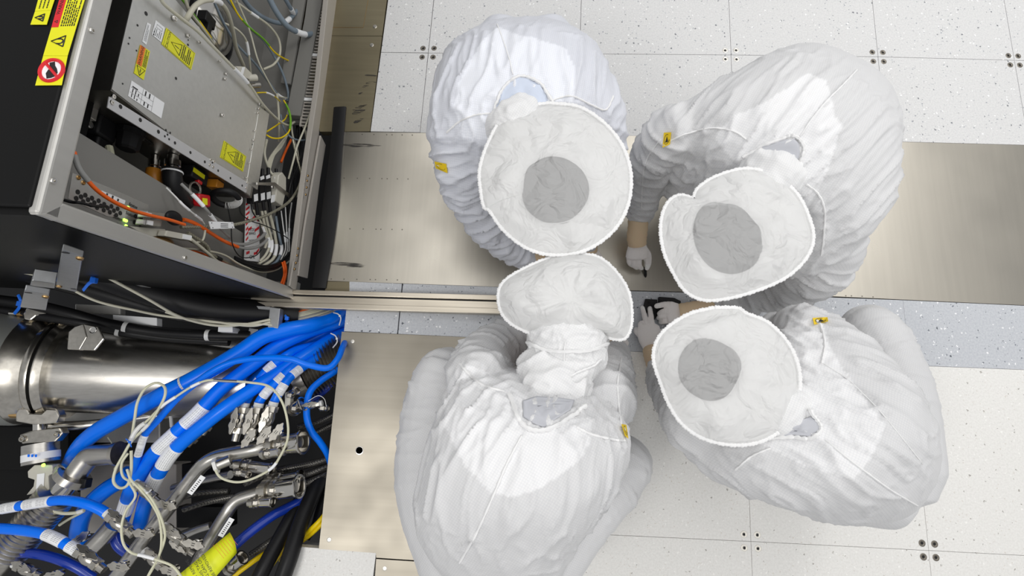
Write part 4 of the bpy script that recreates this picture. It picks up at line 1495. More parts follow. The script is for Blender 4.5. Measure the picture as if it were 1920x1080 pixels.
cb = empty('equipment_cabinet', (FX - .3, -.5, 0), 'tall open black and grey steel equipment cabinet with yellow hazard stickers on top', 'cabinet')
mb = MB(); mb.bb(-1.5, FX - .012, -1.105, .75, .985, 1.010); mb.build('top_panel', M['cab_dark'], cb, smooth=False, bevel=.004)
mb = MB(); mb.prism([(FX - .01, -1.117, 1.0), (FX - .01, -1.07, .015), (-1.5, -1.07, .015), (-1.5, -1.117, 1.0)], (0, .012, 0)); mb.build('side_panel', M['cab_dark'], cb, smooth=False)
mb = MB(); mb.bb(-.80, -.78, -1.08, .75, -.02, .985); mb.build('back_panel', M['cab_in'], cb, smooth=False)
mb = MB(); mb.bb(-.80, FX - .005, -.36, .75, -.03, -.01); mb.bb(-.80, -.52, -1.06, -.36, -.03, -.01); mb.bb(-.80, FX - .005, -1.06, -1.0, -.03, -.01); mb.build('bottom_panel', M['cab_in'], cb, smooth=False)
# front frame: profiled bars with a rounded bright outer edge
mb = MB()
mb.bb(FX - .02, FX, -1.115, .75, .964, 1.006)
mb.build('top_rail', M['cab'], cb, smooth=False, bevel=.006, seg=3)
mb = MB()
mb.prism([(FX, -1.116, 1.006), (FX, -1.080, .968), (FX, -1.030, .045), (FX, -1.066, .012)], (-.02, 0, 0))
mb.build('corner_post', M['cab'], cb, smooth=False, bevel=.005, seg=3)
mb = MB()
plx(mb, [(547, 540), (553, 556), (572, 440), (638, -30), (618, -30), (598, 160), (570, 350)], FX, .02)
mb.build('bottom_rail', M['cab_paint'], cb, smooth=False, bevel=.002)
mb = MB()
plx(mb, [(577, 522), (560, 517), (563, 492), (573, 420), (602, 254), (611, 272), (600, 340)], FX + .012, .008)
mb.build('cover_strip', M['cab_paint'], cb, smooth=False, bevel=.0015)
mb = MB()
plx(mb, [(544, 536), (553, 543), (561, 492), (552, 489)], FX + .008, .006)
mb.build('hinge_plate', M['cab_paint'], cb, smooth=False, bevel=.001)
for (x, y) in ((577, 329.5), (575.5, 339), (574.5, 351.5), (573, 365), (558.5, 466), (556.5, 479), (554.5, 493), (552, 504.5)):
    p = atx(x, y, FX + .012)
    screw(cb, p, .0045, 'brass', (1, 0, 0), h=.003)
for (x, y) in ((171, 57), (98, 339), (346, 483)):
    p = atx(x, y, FX)
    screw(cb, p, .0055, 'chrome', (1, 0, 0), h=.004)
# vent grille along the bottom
mb = MB()
a0, a1 = atx(603, 20, -.455), atx(562, 236, -.455)
gy0, gy1 = a0.y + .35, a1.y
x0, x1 = -.455, FX - .016
mb.bb(x0, x0 + .006, gy1, gy0, .012, .020); mb.bb(x1 - .006, x1, gy1, gy0, .012, .020)
n = 64
for i in range(n + 1):
    y = gy1 + (gy0 - gy1) * i / n
    mb.bb(x0, x1, y - .0028, y + .0028, .014, .019)
mb.build('vent_grille', M['cab_paint'], cb, smooth=False)
for (x, y) in ((600, 118), (589, 200)):
    p = atx(x, y, -.43)
    MB().bb(-.455, -.395, p.y - .006, p.y + .006, .019, .024).build('grille_clip', M['white'], cb, smooth=False)
# wire duct cover
mb = MB()
mb.prism([Vector((q.x, q.y, .0)) for q in (at(536, 215, .03), at(563, 217, .03), at(602, 10, .03), at(632, -180, .03), at(600, -180, .03), at(573, 22, .03))], (0, 0, .03))
mb.build('duct_cover', M['cab_in'], cb, smooth=False, bevel=.003)
mb = MB()
mb.prism([Vector((q.x, q.y, .02)) for q in (at(528, 158, .022), at(546, 160, .022), at(585, -60, .022), at(560, -60, .022))], (0, 0, .012))
mb.build('duct_step', M['cab_in'], cb, smooth=False, bevel=.002)
# inner mounting wall right of the module
mb = MB(); mb.bb(-.70, -.66, -.46, .75, -.01, .96); mb.build('mounting_wall', M['cab_in'], cb, smooth=False)
# dark side liner left of the module
mb = MB(); mb.bb(-.70, -.53, -1.06, .3, .80, .964); mb.build('upper_liner', M['cab_dark'], cb, smooth=False)
# round port with a chrome dome
pc = atx(398, 52, -.655)
pr = MB(); pr.lathe(pc, (1, 0, 0), [(-.01, .115), (.008, .115), (.012, .105), (.0, .098)], 40); po = pr.build('port_ring', M['blackgloss'], cb)
MB().lathe(pc, (1, 0, 0), [(-.02, .099), (.0, .098), (.02, .085), (.035, .05), (.04, 0)], 40).build('port_dome', M['chrome'], po)
# clip and cable holder over the dome
mb = MB(); q = atx(387, 38, -.60); mb.box(q, (.03, .035, .05)); mb.box(q + Vector((.01, -.03, .0)), (.014, .05, .02)); mb.build('cable_clamp', M['black'], po, bevel=.003)

# stickers on the cabinet top
TZ = 1.0115


def quadframe(P):  # P: 4 world points; returns f(u,v,h)
    n = (P[1] - P[0]).cross(P[3] - P[0]).normalized()
    return (lambda u, v, h=0.0: P[0] * (1 - u) * (1 - v) + P[1] * u * (1 - v) + P[2] * u * v + P[3] * (1 - u) * v + n * h), n


def sticker(parent, P, kind, m='st_yellow', lab=None):
    """P: reading order corners top-left, top-right, bottom-right, bottom-left as the sticker is read"""
    nn = (P[3] - P[0]).cross(P[1] - P[0])
    f, n = quadframe([P[3], P[2], P[1], P[0]])  # u right, v up
    if n.dot(CC - P[0]) < 0:
        n = -n
        g = f
        f = lambda u, v, h=0.0: P[3] * (1 - u) * (1 - v) + P[2] * u * (1 - v) + P[1] * u * v + P[0] * (1 - u) * v + n * h
    W = (P[2] - P[3]).length; H = (P[0] - P[3]).length
    xd = (P[2] - P[3]).normalized()
    mb = MB(); mb.prism([f(0, 0), f(1, 0), f(1, 1), f(0, 1)], n * .0006)
    s = mb.build('sticker', M[m], parent, smooth=False)
    if lab: s['label'] = lab
    ink = MB()

    def rect(u0, v0, u1, v1, k=None, h=.0007):
        (k or ink).prism([f(u0, v0, h), f(u1, v0, h), f(u1, v1, h), f(u0, v1, h)], n * .0002)

    def line(pts, w, k=None):
        P2 = [f(u, v, .0008) for (u, v) in pts]
        (k or ink).tube(P2, w, 4)

    def textlines(u0, v0, u1, v1, rows, seed=1, h=.55):
        rr_ = random.Random(seed)
        for i in range(rows):
            va = v1 + (v0 - v1) * (i + .2) / rows
            vb = va + (v0 - v1) / rows * h
            u = u0
            e = u1 if i % 3 != 2 else u0 + (u1 - u0) * rr_.uniform(.4, .8)
            while u < e:
                w = rr_.uniform(.04, .12) * (u1 - u0)
                rect(u, vb, min(u + w, e), va)
                u += w + .02 * (u1 - u0)

    def tri(cx, cy, r, w, asp):
        line([(cx - r * asp, cy - r * .6), (cx + r * asp, cy - r * .6), (cx, cy + r), (cx - r * asp, cy - r * .6), (cx, cy - r * .6)], w)
    if kind == 'caution':
        b = .04
        line([(b, b), (1 - b, b), (1 - b, 1 - b), (b, 1 - b), (b, b)], .0004)
        text('lettering', 'CAUTION', min(H * .14, W * .20), f(.5, .87, .0007), xd, n, M['ink'], s)
        tri(.5, .58, .20, .0011, W and H / W * .75)
        rect(.48, .52, .52, .66); rect(.48, .47, .52, .495)
        textlines(.12, .08, .90, .42, 6, 3)
    elif kind == 'warning':
        fld = MB(); rect(.34, .48, 1, 1, fld); fld.build('orange_field', M['st_orange'], s, smooth=False)
        text('lettering', 'WARNING', min(H * .4, W * .135), f(.67, .74, .0010), xd, n, M['ink'], s)
        textlines(.38, .06, .96, .42, 4, 5)
        line([(.04, .5), (.30, .92), (.30, .08), (.04, .5), (.06, .46)], .0009)
        line([(.12, .48), (.19, .56), (.19, .46), (.26, .54)], .0008)
    elif kind == 'white':
        textlines(.08, .1, .55, .92, 5, 7, .3)
        line([(.62, .2), (.82, .2), (.82, .8), (.62, .8), (.62, .2)], .0004)
        rect(.04, .80, .12, .92); rect(.2, .84, .32, .92)
    elif kind == 'whitebig':
        for v in (.33, .66): line([(.02, v), (.98, v)], .0003)
        for u in (.30, .62): line([(u, .33), (u, .98)], .0003)
        textlines(.05, .72, .28, .95, 3, 9, .3); textlines(.34, .70, .60, .95, 3, 10, .3); textlines(.65, .38, .95, .62, 2, 11, .3); textlines(.05, .38, .28, .60, 2, 12, .3); rect(.66, .80, .74, .95)
    elif kind == 'plain':
        textlines(.1, .15, .9, .85, 3, 13, .3)
    elif kind == 'magnet':
        tri(.5, .5, .33, .0014, H / W * .78)
        line([(.42, .62), (.42, .45), (.45, .38), (.50, .35), (.55, .38), (.58, .45), (.58, .62)], .0013)
    elif kind == 'nopace':
        R_ = MB()
        rx, ry = .36, .36 * W / H
        R_.tube([f(.5 + rx * math.cos(a), .5 + ry * math.sin(a), .001) for a in [i * PI / 16 for i in range(33)]], .0032, 6)
        dsk = MB(); dsk.prism([f(.5 + rx * .9 * math.cos(a), .5 + ry * .9 * math.sin(a), .0007) for a in [i * PI / 12 for i in range(24)]], n * .0002)
        dsk.build('white_disc', M['white'], s, smooth=False)
        ink.prism([f(u, v, .0010) for (u, v) in ((.22, .62), (.40, .70), (.60, .60), (.76, .66), (.80, .45), (.66, .40), (.55, .30), (.42, .24), (.30, .30), (.24, .45))], n * .0002)
        R_.tube([f(.5 - rx * .7, .5 - ry * .7, .0016), f(.5 + rx * .7, .5 + ry * .7, .0016)], .0026, 6)
        R_.build('prohibition_ring', M['st_red'], s, smooth=False)
    elif kind == 'warnfield':
        fld = MB(); rect(0, .72, 1, 1, fld); fld.build('red_field', M['st_red'], s, smooth=False)
        text('lettering', 'WARNING', min(H * .2, W * .17), f(.58, .86, .0010), xd, n, M['ink'], s)
        tri(.14, .86, .07, .0008, H / W * .8)
        textlines(.02, .06, .98, .66, 7, 21, .5)
    if ink.v: ink.build('print', M['ink'], s, smooth=False)
    return s


def q_top(pts): return [at(x, y, TZ) for (x, y) in pts]


# the long hazard sticker, read from the left: three fields one after the other
sticker(cb, q_top([(81.5, 104.5), (97, 52), (143.5, 50.5), (127, 105)]), 'magnet', lab='yellow magnetic field warning field')
sticker(cb, q_top([(66.5, 160.5), (81.5, 105), (127, 105.5), (116, 160)]), 'nopace', lab='yellow field with a red crossed-out ring')
sticker(cb, q_top([(97, 52), (118, -22), (166, -22), (143.5, 50.5)]), 'warnfield', lab='yellow field with red warning band')
sticker(cb, q_top([(57.5, 46.5), (66, 22), (96, 20), (88, 46.5)]), 'magnet', lab='small yellow triangle sticker')
sticker(cb, q_top([(66, 21.5), (78, -22), (110, -22), (96, 19.5)]), 'plain', lab='upper half of the small yellow sticker')

# ------------------------------------------------------------------ electronics module
MX = -.45
md = empty('electronics_module', (MX - .08, -.64, .24), 'flat grey zinc-plated electronics module with caution stickers inside the cabinet', 'electronics module')
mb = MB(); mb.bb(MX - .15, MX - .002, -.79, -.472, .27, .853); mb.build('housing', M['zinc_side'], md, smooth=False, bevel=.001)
mb = MB(); mb.bb(MX - .002, MX, -.787, -.468, .285, .854); mb.build('face_plate', M['module'], md, smooth=False)
mb = MB(); plx(mb, [(205.5, 181), (466, 343), (461.5, 362), (202, 202)], MX + .0035, .003); mb.build('edge_bracket', M['bracket'], md, smooth=False, bevel=.0008)
mb = MB()
mb.prism([atx(x, y, MX + .001) for (x, y) in ((487, 199), (505, 213), (483, 356), (463, 342))], (-.02, 0, 0)); mb.build('bottom_flange', M['module'], md, smooth=False, bevel=.001)
mb = MB()
for (x, y, r) in ((226, 200, 3), (263, 225, 3), (297, 247, 3), (328, 268, 2.5), (357, 286, 2.5), (384, 303.5, 2.5), (409, 320, 2.3), (432, 334, 2.3), (454, 348, 2.3),
                  (311, 244, 1.8), (319, 249, 1.8), (314, 252.5, 1.8), (309, 255.5, 1.8), (317, 261, 1.8), (398, 305, 1.8)):
    mb.lathe(atx(x, y, MX + .0036), (1, 0, 0), [(0, r / 640), (.0004, r / 640), (.0004, 0)], 12)
mb.build('bracket_holes', M['ink'], md, smooth=False)
mb = MB()
for (x, y, r) in ((274, 25.5, 3), (258, 47.5, 1.6), (243, 71, 1.3), (241, 82, 1.3), (256, 95, 1.3), (230, 157, 1.2), (330, 147, 2.4), (352.5, 84, 2), (473, 271, 1.6), (353, 75, 1.2)):
    mb.lathe(atx(x, y, MX + .0002), (1, 0, 0), [(0, r / 640), (.0004, r / 640), (.0004, 0)], 10)
mb.build('plate_holes', M['ink'], md, smooth=False)
for (x, y, r) in ((327, 34.5, 4.5), (352.5, 67, 3.5), (373.5, 79, 2.5), (413, 115, 2.2), (424, 138.5, 3.0), (422, 148, 3.0), (417, 216, 3.6), (487, 195.5, 3), (485, 204, 2.5), (483, 212, 2), (477.5, 245.5, 2.2), (475, 263, 2.6), (471.5, 280, 2), (466.5, 306, 1.8), (462, 333.5, 2),
                  (394, 299.5, 2.8), (400, 303, 2.8), (392, 309, 2.8), (398.5, 313, 2.8), (462, 342, 2.4), (460.5, 352, 2.4), (212, 181, 3.5), (209, 192, 3.5)):
    screw(md, atx(x, y, MX + .003), r / 640, 'chrome', (1, 0, 0), h=.003)


def q_x(pts, X=MX + .0006): return [atx(x, y, X) for (x, y) in pts]


sticker(md, q_x([(303, 83), (312, 52), (366, 100), (358, 131)]), 'caution', lab='yellow CAUTION sticker')
sticker(md, q_x([(412.5, 295), (420, 263.5), (461.5, 293), (455.5, 322)]), 'caution', lab='yellow CAUTION sticker near the lower end')
sticker(md, q_x([(251, 137), (263, 84), (281, 96), (269, 150)]), 'warning', lab='yellow and orange WARNING sticker')
sticker(md, q_x([(284.5, 65), (292, 38), (309, 52), (302, 79)]), 'white', 'white')
sticker(md, q_x([(266.5, 78), (276, 42), (283, 46), (274, 84)]), 'plain', 'white')
sticker(md, q_x([(240, 180), (246.5, 151), (308, 193), (302, 222)]), 'whitebig', 'white', lab='large white data label')
# things on the side of the module
SY = -.792


def sidept(x, y): return aty(x, y, SY)


kn = sidept(246, 245)
mb = MB(); mb.lathe(kn, (0, -1, 0), [(0, .030), (.012, .030), (.014, .026), (.045, .024), (.050, .018), (.050, 0)], 10); mb.build('knob', M['black'], md, smooth=False)
mb = MB()
for (x, y) in ((229, 263), (272, 262)):
    q = sidept(x, y); mb.box(q + Vector((0, -.001, 0)), (.012, .002, .045))
mb.build('side_slot', M['ink'], md, smooth=False)
hb = MB(); q = sidept(183, 226); hb.box(q + Vector((0, -.02, 0)), (.06, .05, .055)); hb.box(q + Vector((0, -.05, -.01)), (.045, .04, .045)); hb.build('plug', M['black'], md, bevel=.006)
hb = MB(); hb.box(q + Vector((0, -.01, .055)), (.07, .03, .03)); hb.tube([q + Vector((.02, -.03, .035)), q + Vector((-.04, -.03, .035))], .009, 8); hb.build('plug_collar', M['silvershell'], md, bevel=.002)
for dx in (0, .022):
    P = [Vector(v) for v in crom([tuple(q + Vector((.01 + dx, -.06, -.01))), tuple(q + Vector((.02 + dx, -.085, -.005))), tuple(q + Vector((.015 + dx, -.095, .03)))], 5)]
    MB().tube(P, .008, 8).build('wire_loop', M['creamy'], md)


def conn(base, d, m, rr, nm, label, extra=None):
    """round elbow plug standing off the module side"""
    r = empty('elbow_plug', base, label, 'plug')
    d = Vector(d).normalized()
    MB().lathe(base, d, [(0, rr * .55), (.012, rr * .55), (.014, rr * .8), (.030, rr * .8), (.032, rr * .7), (.044, rr * .7)], 20).build('metal_ring', M['chrome'], r)
    P = [base + d * .040, base + d * .060, base + d * .085 + Vector((0, 0, -.012)), base + d * .10 + Vector((0, 0, -.045)), base + d * .108 + Vector((0, 0, -.075))]
    P = [Vector(v) for v in crom([tuple(p) for p in P], 5)]
    n_ = len(P)
    MB().tube(P, [rr * (1.0 - .45 * max(0, (i / (n_ - 1)) - .35) / .65) for i in range(n_)], 20).build('boot', M[m], r)
    return r, P[-1]


e1, t1 = conn(sidept(291, 292), (.1, -1, -.05), 'amber', .019, 'amber', 'amber orange elbow plug on the side of the electronics module')
e2, t2 = conn(sidept(325, 292), (.1, -1, -.05), 'black', .024, 'black', 'black elbow plug with white ring beside the amber plug')
MB().torus(sidept(325, 292) + Vector((.1, -1, -.05)).normalized() * .046, (.1, -1, -.05), .0225, .0030, 28, 8).build('white_ring', M['white'], e2)
mb = MB(); q = sidept(362, 318); mb.box(q + Vector((0, -.018, 0)), (.05, .035, .07)); o = mb.build('switch_block', M['black'], md, bevel=.004)
mb = MB(); mb.box(q + Vector((0.027, -.016, .012)), (.002, .012, .05)); mb.build('yellow_strip', M['st_yellow'], o, smooth=False)
mb = MB(); mb.box(q + Vector((0.022, -.037, 0)), (.012, .010, .018)); mb.build('red_tab', M['red'], o, bevel=.002)
rb = empty('padlock_block', sidept(378, 350), 'red plastic block with a small yellow sticker hanging beneath the module side', 'lock')
q = aty(378, 376, -.875)
mb = MB(); mb.box(q, (.022, .035, .052), Matrix.Rotation(.3, 3, 'X')); mb.build('body', M['red'], rb, bevel=.005)
mb = MB(); mb.box(q + Vector((.0125, -.004, .004)), (.001, .018, .022), Matrix.Rotation(.3, 3, 'X')); mb.build('sticker', M['st_yellow'], rb, smooth=False)
mb = MB(); mb.torus(q + Vector((0, .02, .035)), (1, 0, .2), .018, .003, 20, 6); mb.build('shackle', M['nickel'], rb)
rg = sidept(428, 345)
mb = MB(); mb.torus(rg + Vector((0, -.045, 0)), (.2, -1, .3), .034, .009, 30, 10); o = mb.build('corrugated_ring', M['black'], md)
mb = MB()
for i in range(16):
    a = .3 + i * .12
    u = Vector((.2, -1, .3)).normalized(); v1 = u.orthogonal().normalized(); v2 = u.cross(v1)
    mb.torus(rg + Vector((0, -.045, 0)) + (v1 * math.cos(a) + v2 * math.sin(a)) * .034, -v1 * math.sin(a) + v2 * math.cos(a), .0092, .0012, 12, 4)
mb.build('ring_rib', M['nylon'], o)
q = sidept(405, 340); mb = MB(); mb.box(q + Vector((0, -.012, 0)), (.03, .025, .035)); mb.build('amber_terminal', M['amber'], md, bevel=.002)

# ------------------------------------------------------------------ status unit beside the module
sx = -.50
su = empty('status_unit', (sx - .05, -.98, .1), 'grey perforated control unit with green indicator lights along the lower cabinet post', 'control unit')
mb = MB(); mb.bb(sx - .12, sx, -1.068, -.885, .02, .95); mb.build('housing', M['cab_in'], su, smooth=False, bevel=.002)
mb = MB(); plx(mb, [(136, 324), (206, 352), (278, 384), (283, 420), (200, 405), (128, 372)], sx + .001, .001); mb.build('perforated_plate', M['module'], su, smooth=False)
mb = MB()
for (x, y) in ((146, 360), (152, 369), (160, 366), (165, 374.5), (172.5, 371.5), (177, 380), (185, 376.5), (189, 386), (195.5, 383), (202, 390), (209, 387), (143, 372), (156, 378), (170, 384), (182, 389.5), (194.5, 394), (206, 398), (213.5, 395), (218, 403.5), (220.5, 391.5), (225.5, 399.5), (254, 405.5), (264.5, 409.5), (252, 416.5), (262.5, 420.5)):
    mb.lathe(atx(x, y, sx + .0012), (1, 0, 0), [(0, .0052), (.0004, .0052), (.0004, 0)], 14)
mb.build('vent_holes', M['ink'], su, smooth=False)
for (x, y) in ((240, 389), (233, 412.5), (236.5, 414), (236, 423.5)):
    MB().lathe(atx(x, y, sx + .0012), (1, 0, 0), [(0, .004), (.002, .003), (.0022, 0)], 10).build('indicator_light', M['led'], su)
for (x, y, t) in ((250, 386, 'Status'), (244, 402, 'Status'), (221, 409, 'Status'), (226, 424, 'Error')):
    text('lettering', t, .011, atx(x, y, sx + .0014), (0, .03, -1), (1, 0, 0), M['ink'], su)
sticker(su, q_x([(188, 365), (190, 357), (235, 376), (233, 383)], sx + .0012), 'plain', 'white')
for (x, y) in ((147, 333), (156, 342.5)):
    screw(su, atx(x, y, sx + .001), .005, 'brass', (1, 0, 0), h=.002)


def dsub(pts, X, label, group=None, hood='connector'):
    """connector shell: px quad at plane X"""
    q = [atx(x, y, X) for (x, y) in pts]
    c = sum(q, Vector()) / 4
    r = empty('plug', c, label, 'connector', group)
    mb = MB(); mb.prism(q, (-.022, 0, 0)); mb.build('shell', M[hood], r, smooth=False, bevel=.003)
    return r, q, c


d1, q, c = dsub([(276, 395), (311, 400), (308, 411), (273, 408)], sx + .035, 'silver data plug at the perforated unit, the upper of three', hood='silvershell')
MB().prism([v + Vector((-.004, 0, 0)) for v in (atx(275, 398, sx + .04), atx(285, 400, sx + .04), atx(284, 408, sx + .04), atx(274, 406, sx + .04))], (.004, 0, 0)).build('label_strip', M['white'], d1, smooth=False)
hh = MB(); hh.ell(atx(326, 409, sx + .025), (Vector((.010, 0, 0)), Vector((0, .018, .006)), Vector((0, -.006, .030))), 18, 12); hh.build('hood', M['black'], d1)
d2, q, c = dsub([(272, 411), (305, 414), (303, 425), (269, 422)], sx + .035, 'silver data plug at the perforated unit, the middle of three', hood='silvershell')
MB().prism([v + Vector((-.004, 0, 0)) for v in (atx(278, 413, sx + .04), atx(288, 415, sx + .04), atx(287, 423, sx + .04), atx(277, 421, sx + .04))], (.004, 0, 0)).build('label_strip', M['white'], d2, smooth=False)
d3, q, c = dsub([(313, 432), (360, 441), (358, 452), (310, 443)], sx + .045, 'ivory plug nearest the lower cabinet rail, with a cream cable', hood='connector')
MB().prism([v + Vector((-.004, 0, 0)) for v in (atx(345, 439, sx + .05), atx(360, 442, sx + .05), atx(359, 451, sx + .05), atx(344, 448, sx + .05))], (.004, 0, 0)).build('label_strip', M['white'], d3, smooth=False)
mb = MB(); plx(mb, [(243, 424), (311, 430), (308, 442), (280, 444), (262, 436)], sx + .02, .018); mb.build('connector_bracket', M['connector'], su, smooth=False, bevel=.002)
mb = MB(); mb.ell(atx(306, 452, sx + .005), (Vector((.012, 0, 0)), Vector((0, .016, 0)), Vector((0, 0, .04))), 14, 10); mb.build('gold_contact', M['brass'], su)


# ------------------------------------------------------------------ cables in the cabinet
def xpath(pts, k=8):
    return [Vector(q) for q in crom([tuple(atx(x, y, X)) for (x, y, X) in pts], k)]


def band(parent, path, t0, t1, r, m='white', name='cable_label', grow=.0012, n=12, txt=False):
    """sleeve label wrapped round a cable between path fractions t0..t1"""
    L = [0.0]
    for a, b in zip(path, path[1:]): L.append(L[-1] + (b - a).length)
    T = L[-1]

    def pt(s):
        s *= T
        for i in range(len(L) - 1):
            if L[i + 1] >= s:
                return path[i].lerp(path[i + 1], (s - L[i]) / max(1e-9, L[i + 1] - L[i]))
        return path[-1]
    P = [pt(t0 + (t1 - t0) * i / 5) for i in range(6)]
    b = MB().tube(P, r + grow, n).build(name, M[m], parent)
    if txt:
        mb = MB()
        for j in range(2 if r > .02 else 1):
            for i in range(7):
                if (i + j) % 4 == 3: continue
                a = pt(t0 + (t1 - t0) * (i + .6) / 8); c = pt(t0 + (t1 - t0) * (i + 1.4) / 8)
                d = (c - a).normalized(); view = (CC - a).normalized()
                s = d.cross(view).normalized(); up = s.cross(d)
                for kk in (-.5, -.25, 0, .25, .5):
                    o_ = (up * math.cos(kk) + s * math.sin(kk)) * (r + grow + .0001)
                    mb.tube([a + o_, c + o_], .0004, 4)
        mb.build('print', M['inkgrey'], b, smooth=False)
    return b


def cable(path, r, m, label, cat='cable', name='cable', bands=(), group=None, n=10, txt=False, root=None):
    k = root or empty(name, path[0], label, cat, group)
    MB().tube(path, r, n).build('sheath', M[m], k)
    for b in bands: band(k, path, b[0], b[1], r, b[2] if len(b) > 2 else 'white', txt=txt)
    return k


XC = -.50
BASEX = -.58
cable(xpath([(452, -8, BASEX), (472, 17, BASEX), (500, 36, -.56), (530, 43, -.54), (550, 28, -.53), (564, 8, -.53), (568, -20, -.53)]), .0085, 'bluegrey', 'thick blue-grey hose curving at the cabinet top, left of the big loop', bands=((.46, .58),), cat='hose', name='hose')
cable(xpath([(502, -8, -.52), (522, 28, -.50), (544, 53, -.48), (578, 65, -.46), (600, 50, -.45), (607, 22, -.45), (605, -20, -.45)]), .0105, 'bluegrey', 'thick blue-grey hose making the big loop beside the vent grille', bands=((.30, .42),), cat='hose', name='hose')
cable(xpath([(530, -10, -.52), (547, 19, -.52), (553, 30, -.55), (560, 10, -.56), (566, -15, -.56)]), .008, 'bluegrey', 'short blue-grey hose between the two thick ones', bands=((.2, .42),), cat='hose', name='hose')
cable(xpath([(345, 46, -.46), (352, 32, -.44), (366, 11, -.43), (384, 1, -.43), (408, 2, -.44), (425, 20, -.46), (436, 55, -.50), (443, 90, -.54), (457, 124, -.58)]), .0062, 'cream', 'cream cable arching over the chrome port', bands=((.26, .36),))
cable(xpath([(442, 3, -.55), (472, 25, -.55), (503, 47, -.54), (522, 72, -.53), (525, 100, -.53), (514, 120, -.54), (494, 130, -.56)]), .0042, 'cream', 'cream cable forming a wide loop right of the port', bands=((.22, .32),))
cable(xpath([(441, -6, -.54), (467, 55, -.54), (483, 111, -.53), (500, 147, -.52), (519, 178, -.52), (538, 184, -.52)]), .0030, 'cream', 'thin cream cable running straight down past the loop')
cable(xpath([(420, 43, -.56), (444, 55, -.54), (461, 75, -.54), (467, 105, -.55), (470, 136, -.57)]), .0034, 'cream', 'short cream cable with a white sleeve right of the port', bands=((.48, .68),))
cable(xpath([(400, 0, -.56), (419, 42, -.56), (444, 83, -.56), (478, 119, -.55), (503, 153, -.54), (522, 178, -.53), (540, 187, -.52)]), .0042, 'bluegrey', 'blue-grey cable crossing the chrome port', bands=((.86, .96),))
cable(xpath([(422, -6, -.57), (467, 50, -.56), (500, 83, -.55), (528, 133, -.53), (540, 172, -.52), (539, 190, -.52)]), .0046, 'bluegrey', 'blue-grey cable running under the green one')
yg = cable(xpath([(429, -6, -.545), (447, 28, -.545), (467, 51, -.54), (494, 73, -.535), (514, 97, -.53), (533, 110, -.53), (553, 118, -.53)]), .0032, 'yellow', 'yellow and green earth cable across the upper cabinet wall')
band(yg, xpath([(447, 28, -.544), (467, 51, -.539), (494, 73, -.534), (514, 97, -.529)]), .1, .85, .0028, 'green', 'green_stripe', .0008)
cable(xpath([(337, -8, -.46), (342, 0, -.46), (364, 28, -.47), (384, 56, -.48), (396, 72, -.50)]), .0030, 'green', 'green and yellow earth cable at the module top corner', bands=((.5, .95, 'yellow'),))
cable(xpath([(345, -8, -.455), (356, 22, -.46), (378, 52, -.47), (400, 82, -.50)]), .0045, 'cream', 'cream cable beside the green earth cable at the module top')
cable(xpath([(300, -4, -.43), (310, 10, -.43), (342, 36, -.43), (370, 58, -.43), (392, 80, -.43), (433, 122, -.43), (467, 158, -.43), (494, 197, -.44), (522, 225, -.46), (540, 235, -.47), (552, 229, -.48)]), .0042, 'cream', 'cream cable lying along the module edge', bands=((.37, .46),))
cable(xpath([(482, 174, -.48), (500, 174, -.48), (515, 181, -.48), (525, 190, -.50)]), .0022, 'yellow', 'short yellow wire at the module corner', bands=((.3, .55),))
cable(xpath([(532, 188, -.50), (541, 205, -.48), (545, 225, -.46), (542, 246, -.45), (528, 258, -.45), (512, 259, -.45), (499, 253, -.46)]), .0028, 'yellow', 'yellow-green wire looping at the module foot', bands=((.05, .45, 'green'),))
cable(xpath([(538, 216, -.50), (534, 224, -.49), (520, 234, -.48), (500, 247, -.47)]), .0026, 'yellow', 'yellow wire joining the green loop from above')
cable(xpath([(519, 175, -.50), (522, 205, -.50), (523, 235, -.50), (522, 265, -.52)]), .0042, 'cream', 'cream cable hanging down behind the yellow loop')
cable(xpath([(601, 150, -.42), (597, 168, -.42), (586, 200, -.42), (573, 236, -.42), (558, 272, -.42), (549, 305, -.43), (541, 335, -.45)]), .0034, 'cream', 'cream cable crossing the vent grille')
cable(xpath([(546, 228, -.50), (549, 255, -.49), (557, 280, -.48), (560, 300, -.47)]), .0036, 'cream', 'short cream cable below the duct')
cable(xpath([(526, 215, -.51), (532, 240, -.49), (545, 257, -.46), (562, 263, -.44), (580, 261, -.42)]), .0034, 'bluegrey', 'pale blue-grey cable curving to the cabinet rail')
cable(xpath([(567, 234, -.47), (574, 252, -.45), (574, 285, -.44), (566, 330, -.45), (558, 370, -.48)]), .0040, 'cream', 'cream cable falling beside the cabinet rail')
cable(xpath([(546, 262, -.50), (537, 280, -.50), (527, 304, -.50)]), .0045, 'orange', 'short orange-red cable between the black ones')
for i in range(6):
    cable(xpath([(541 - i * 2.5, 250 + i * 3, -.49), (528 - i * 3, 275 + i * 2, -.49), (514 - i * 2, 292 + i * 1.5, -.485), (506 - i * 1, 318 - i, -.48)]), .0026, 'cream',
          'thin cream wire in the fan behind the plug stack', group='cream wires of the fan', name='wire')
bp_path = xpath([(549, 262, -.45), (558, 300, -.43), (565, 328, -.42), (558, 355, -.42), (540, 380, -.42), (508, 400, -.42), (478, 411, -.43), (439, 421, -.44), (392, 425, -.46), (339, 426, -.48)])
bc = cable(bp_path, .0048, 'braid', 'braided metal-sleeved cable sweeping across the cabinet with a white name plate')
mb = MB(); plx(mb, [(392, 415), (437, 416.5), (440, 428), (396, 429.5)], -.425, .002); pl_ = mb.build('name_plate', M['white'], bc, smooth=False)
mb = MB()
for (x, y) in ((397, 418), (435, 418.5), (436, 426), (399, 427)): mb.lathe(atx(x, y, -.4248), (1, 0, 0), [(0, .0018), (.0003, .0018), (.0003, 0)], 8)
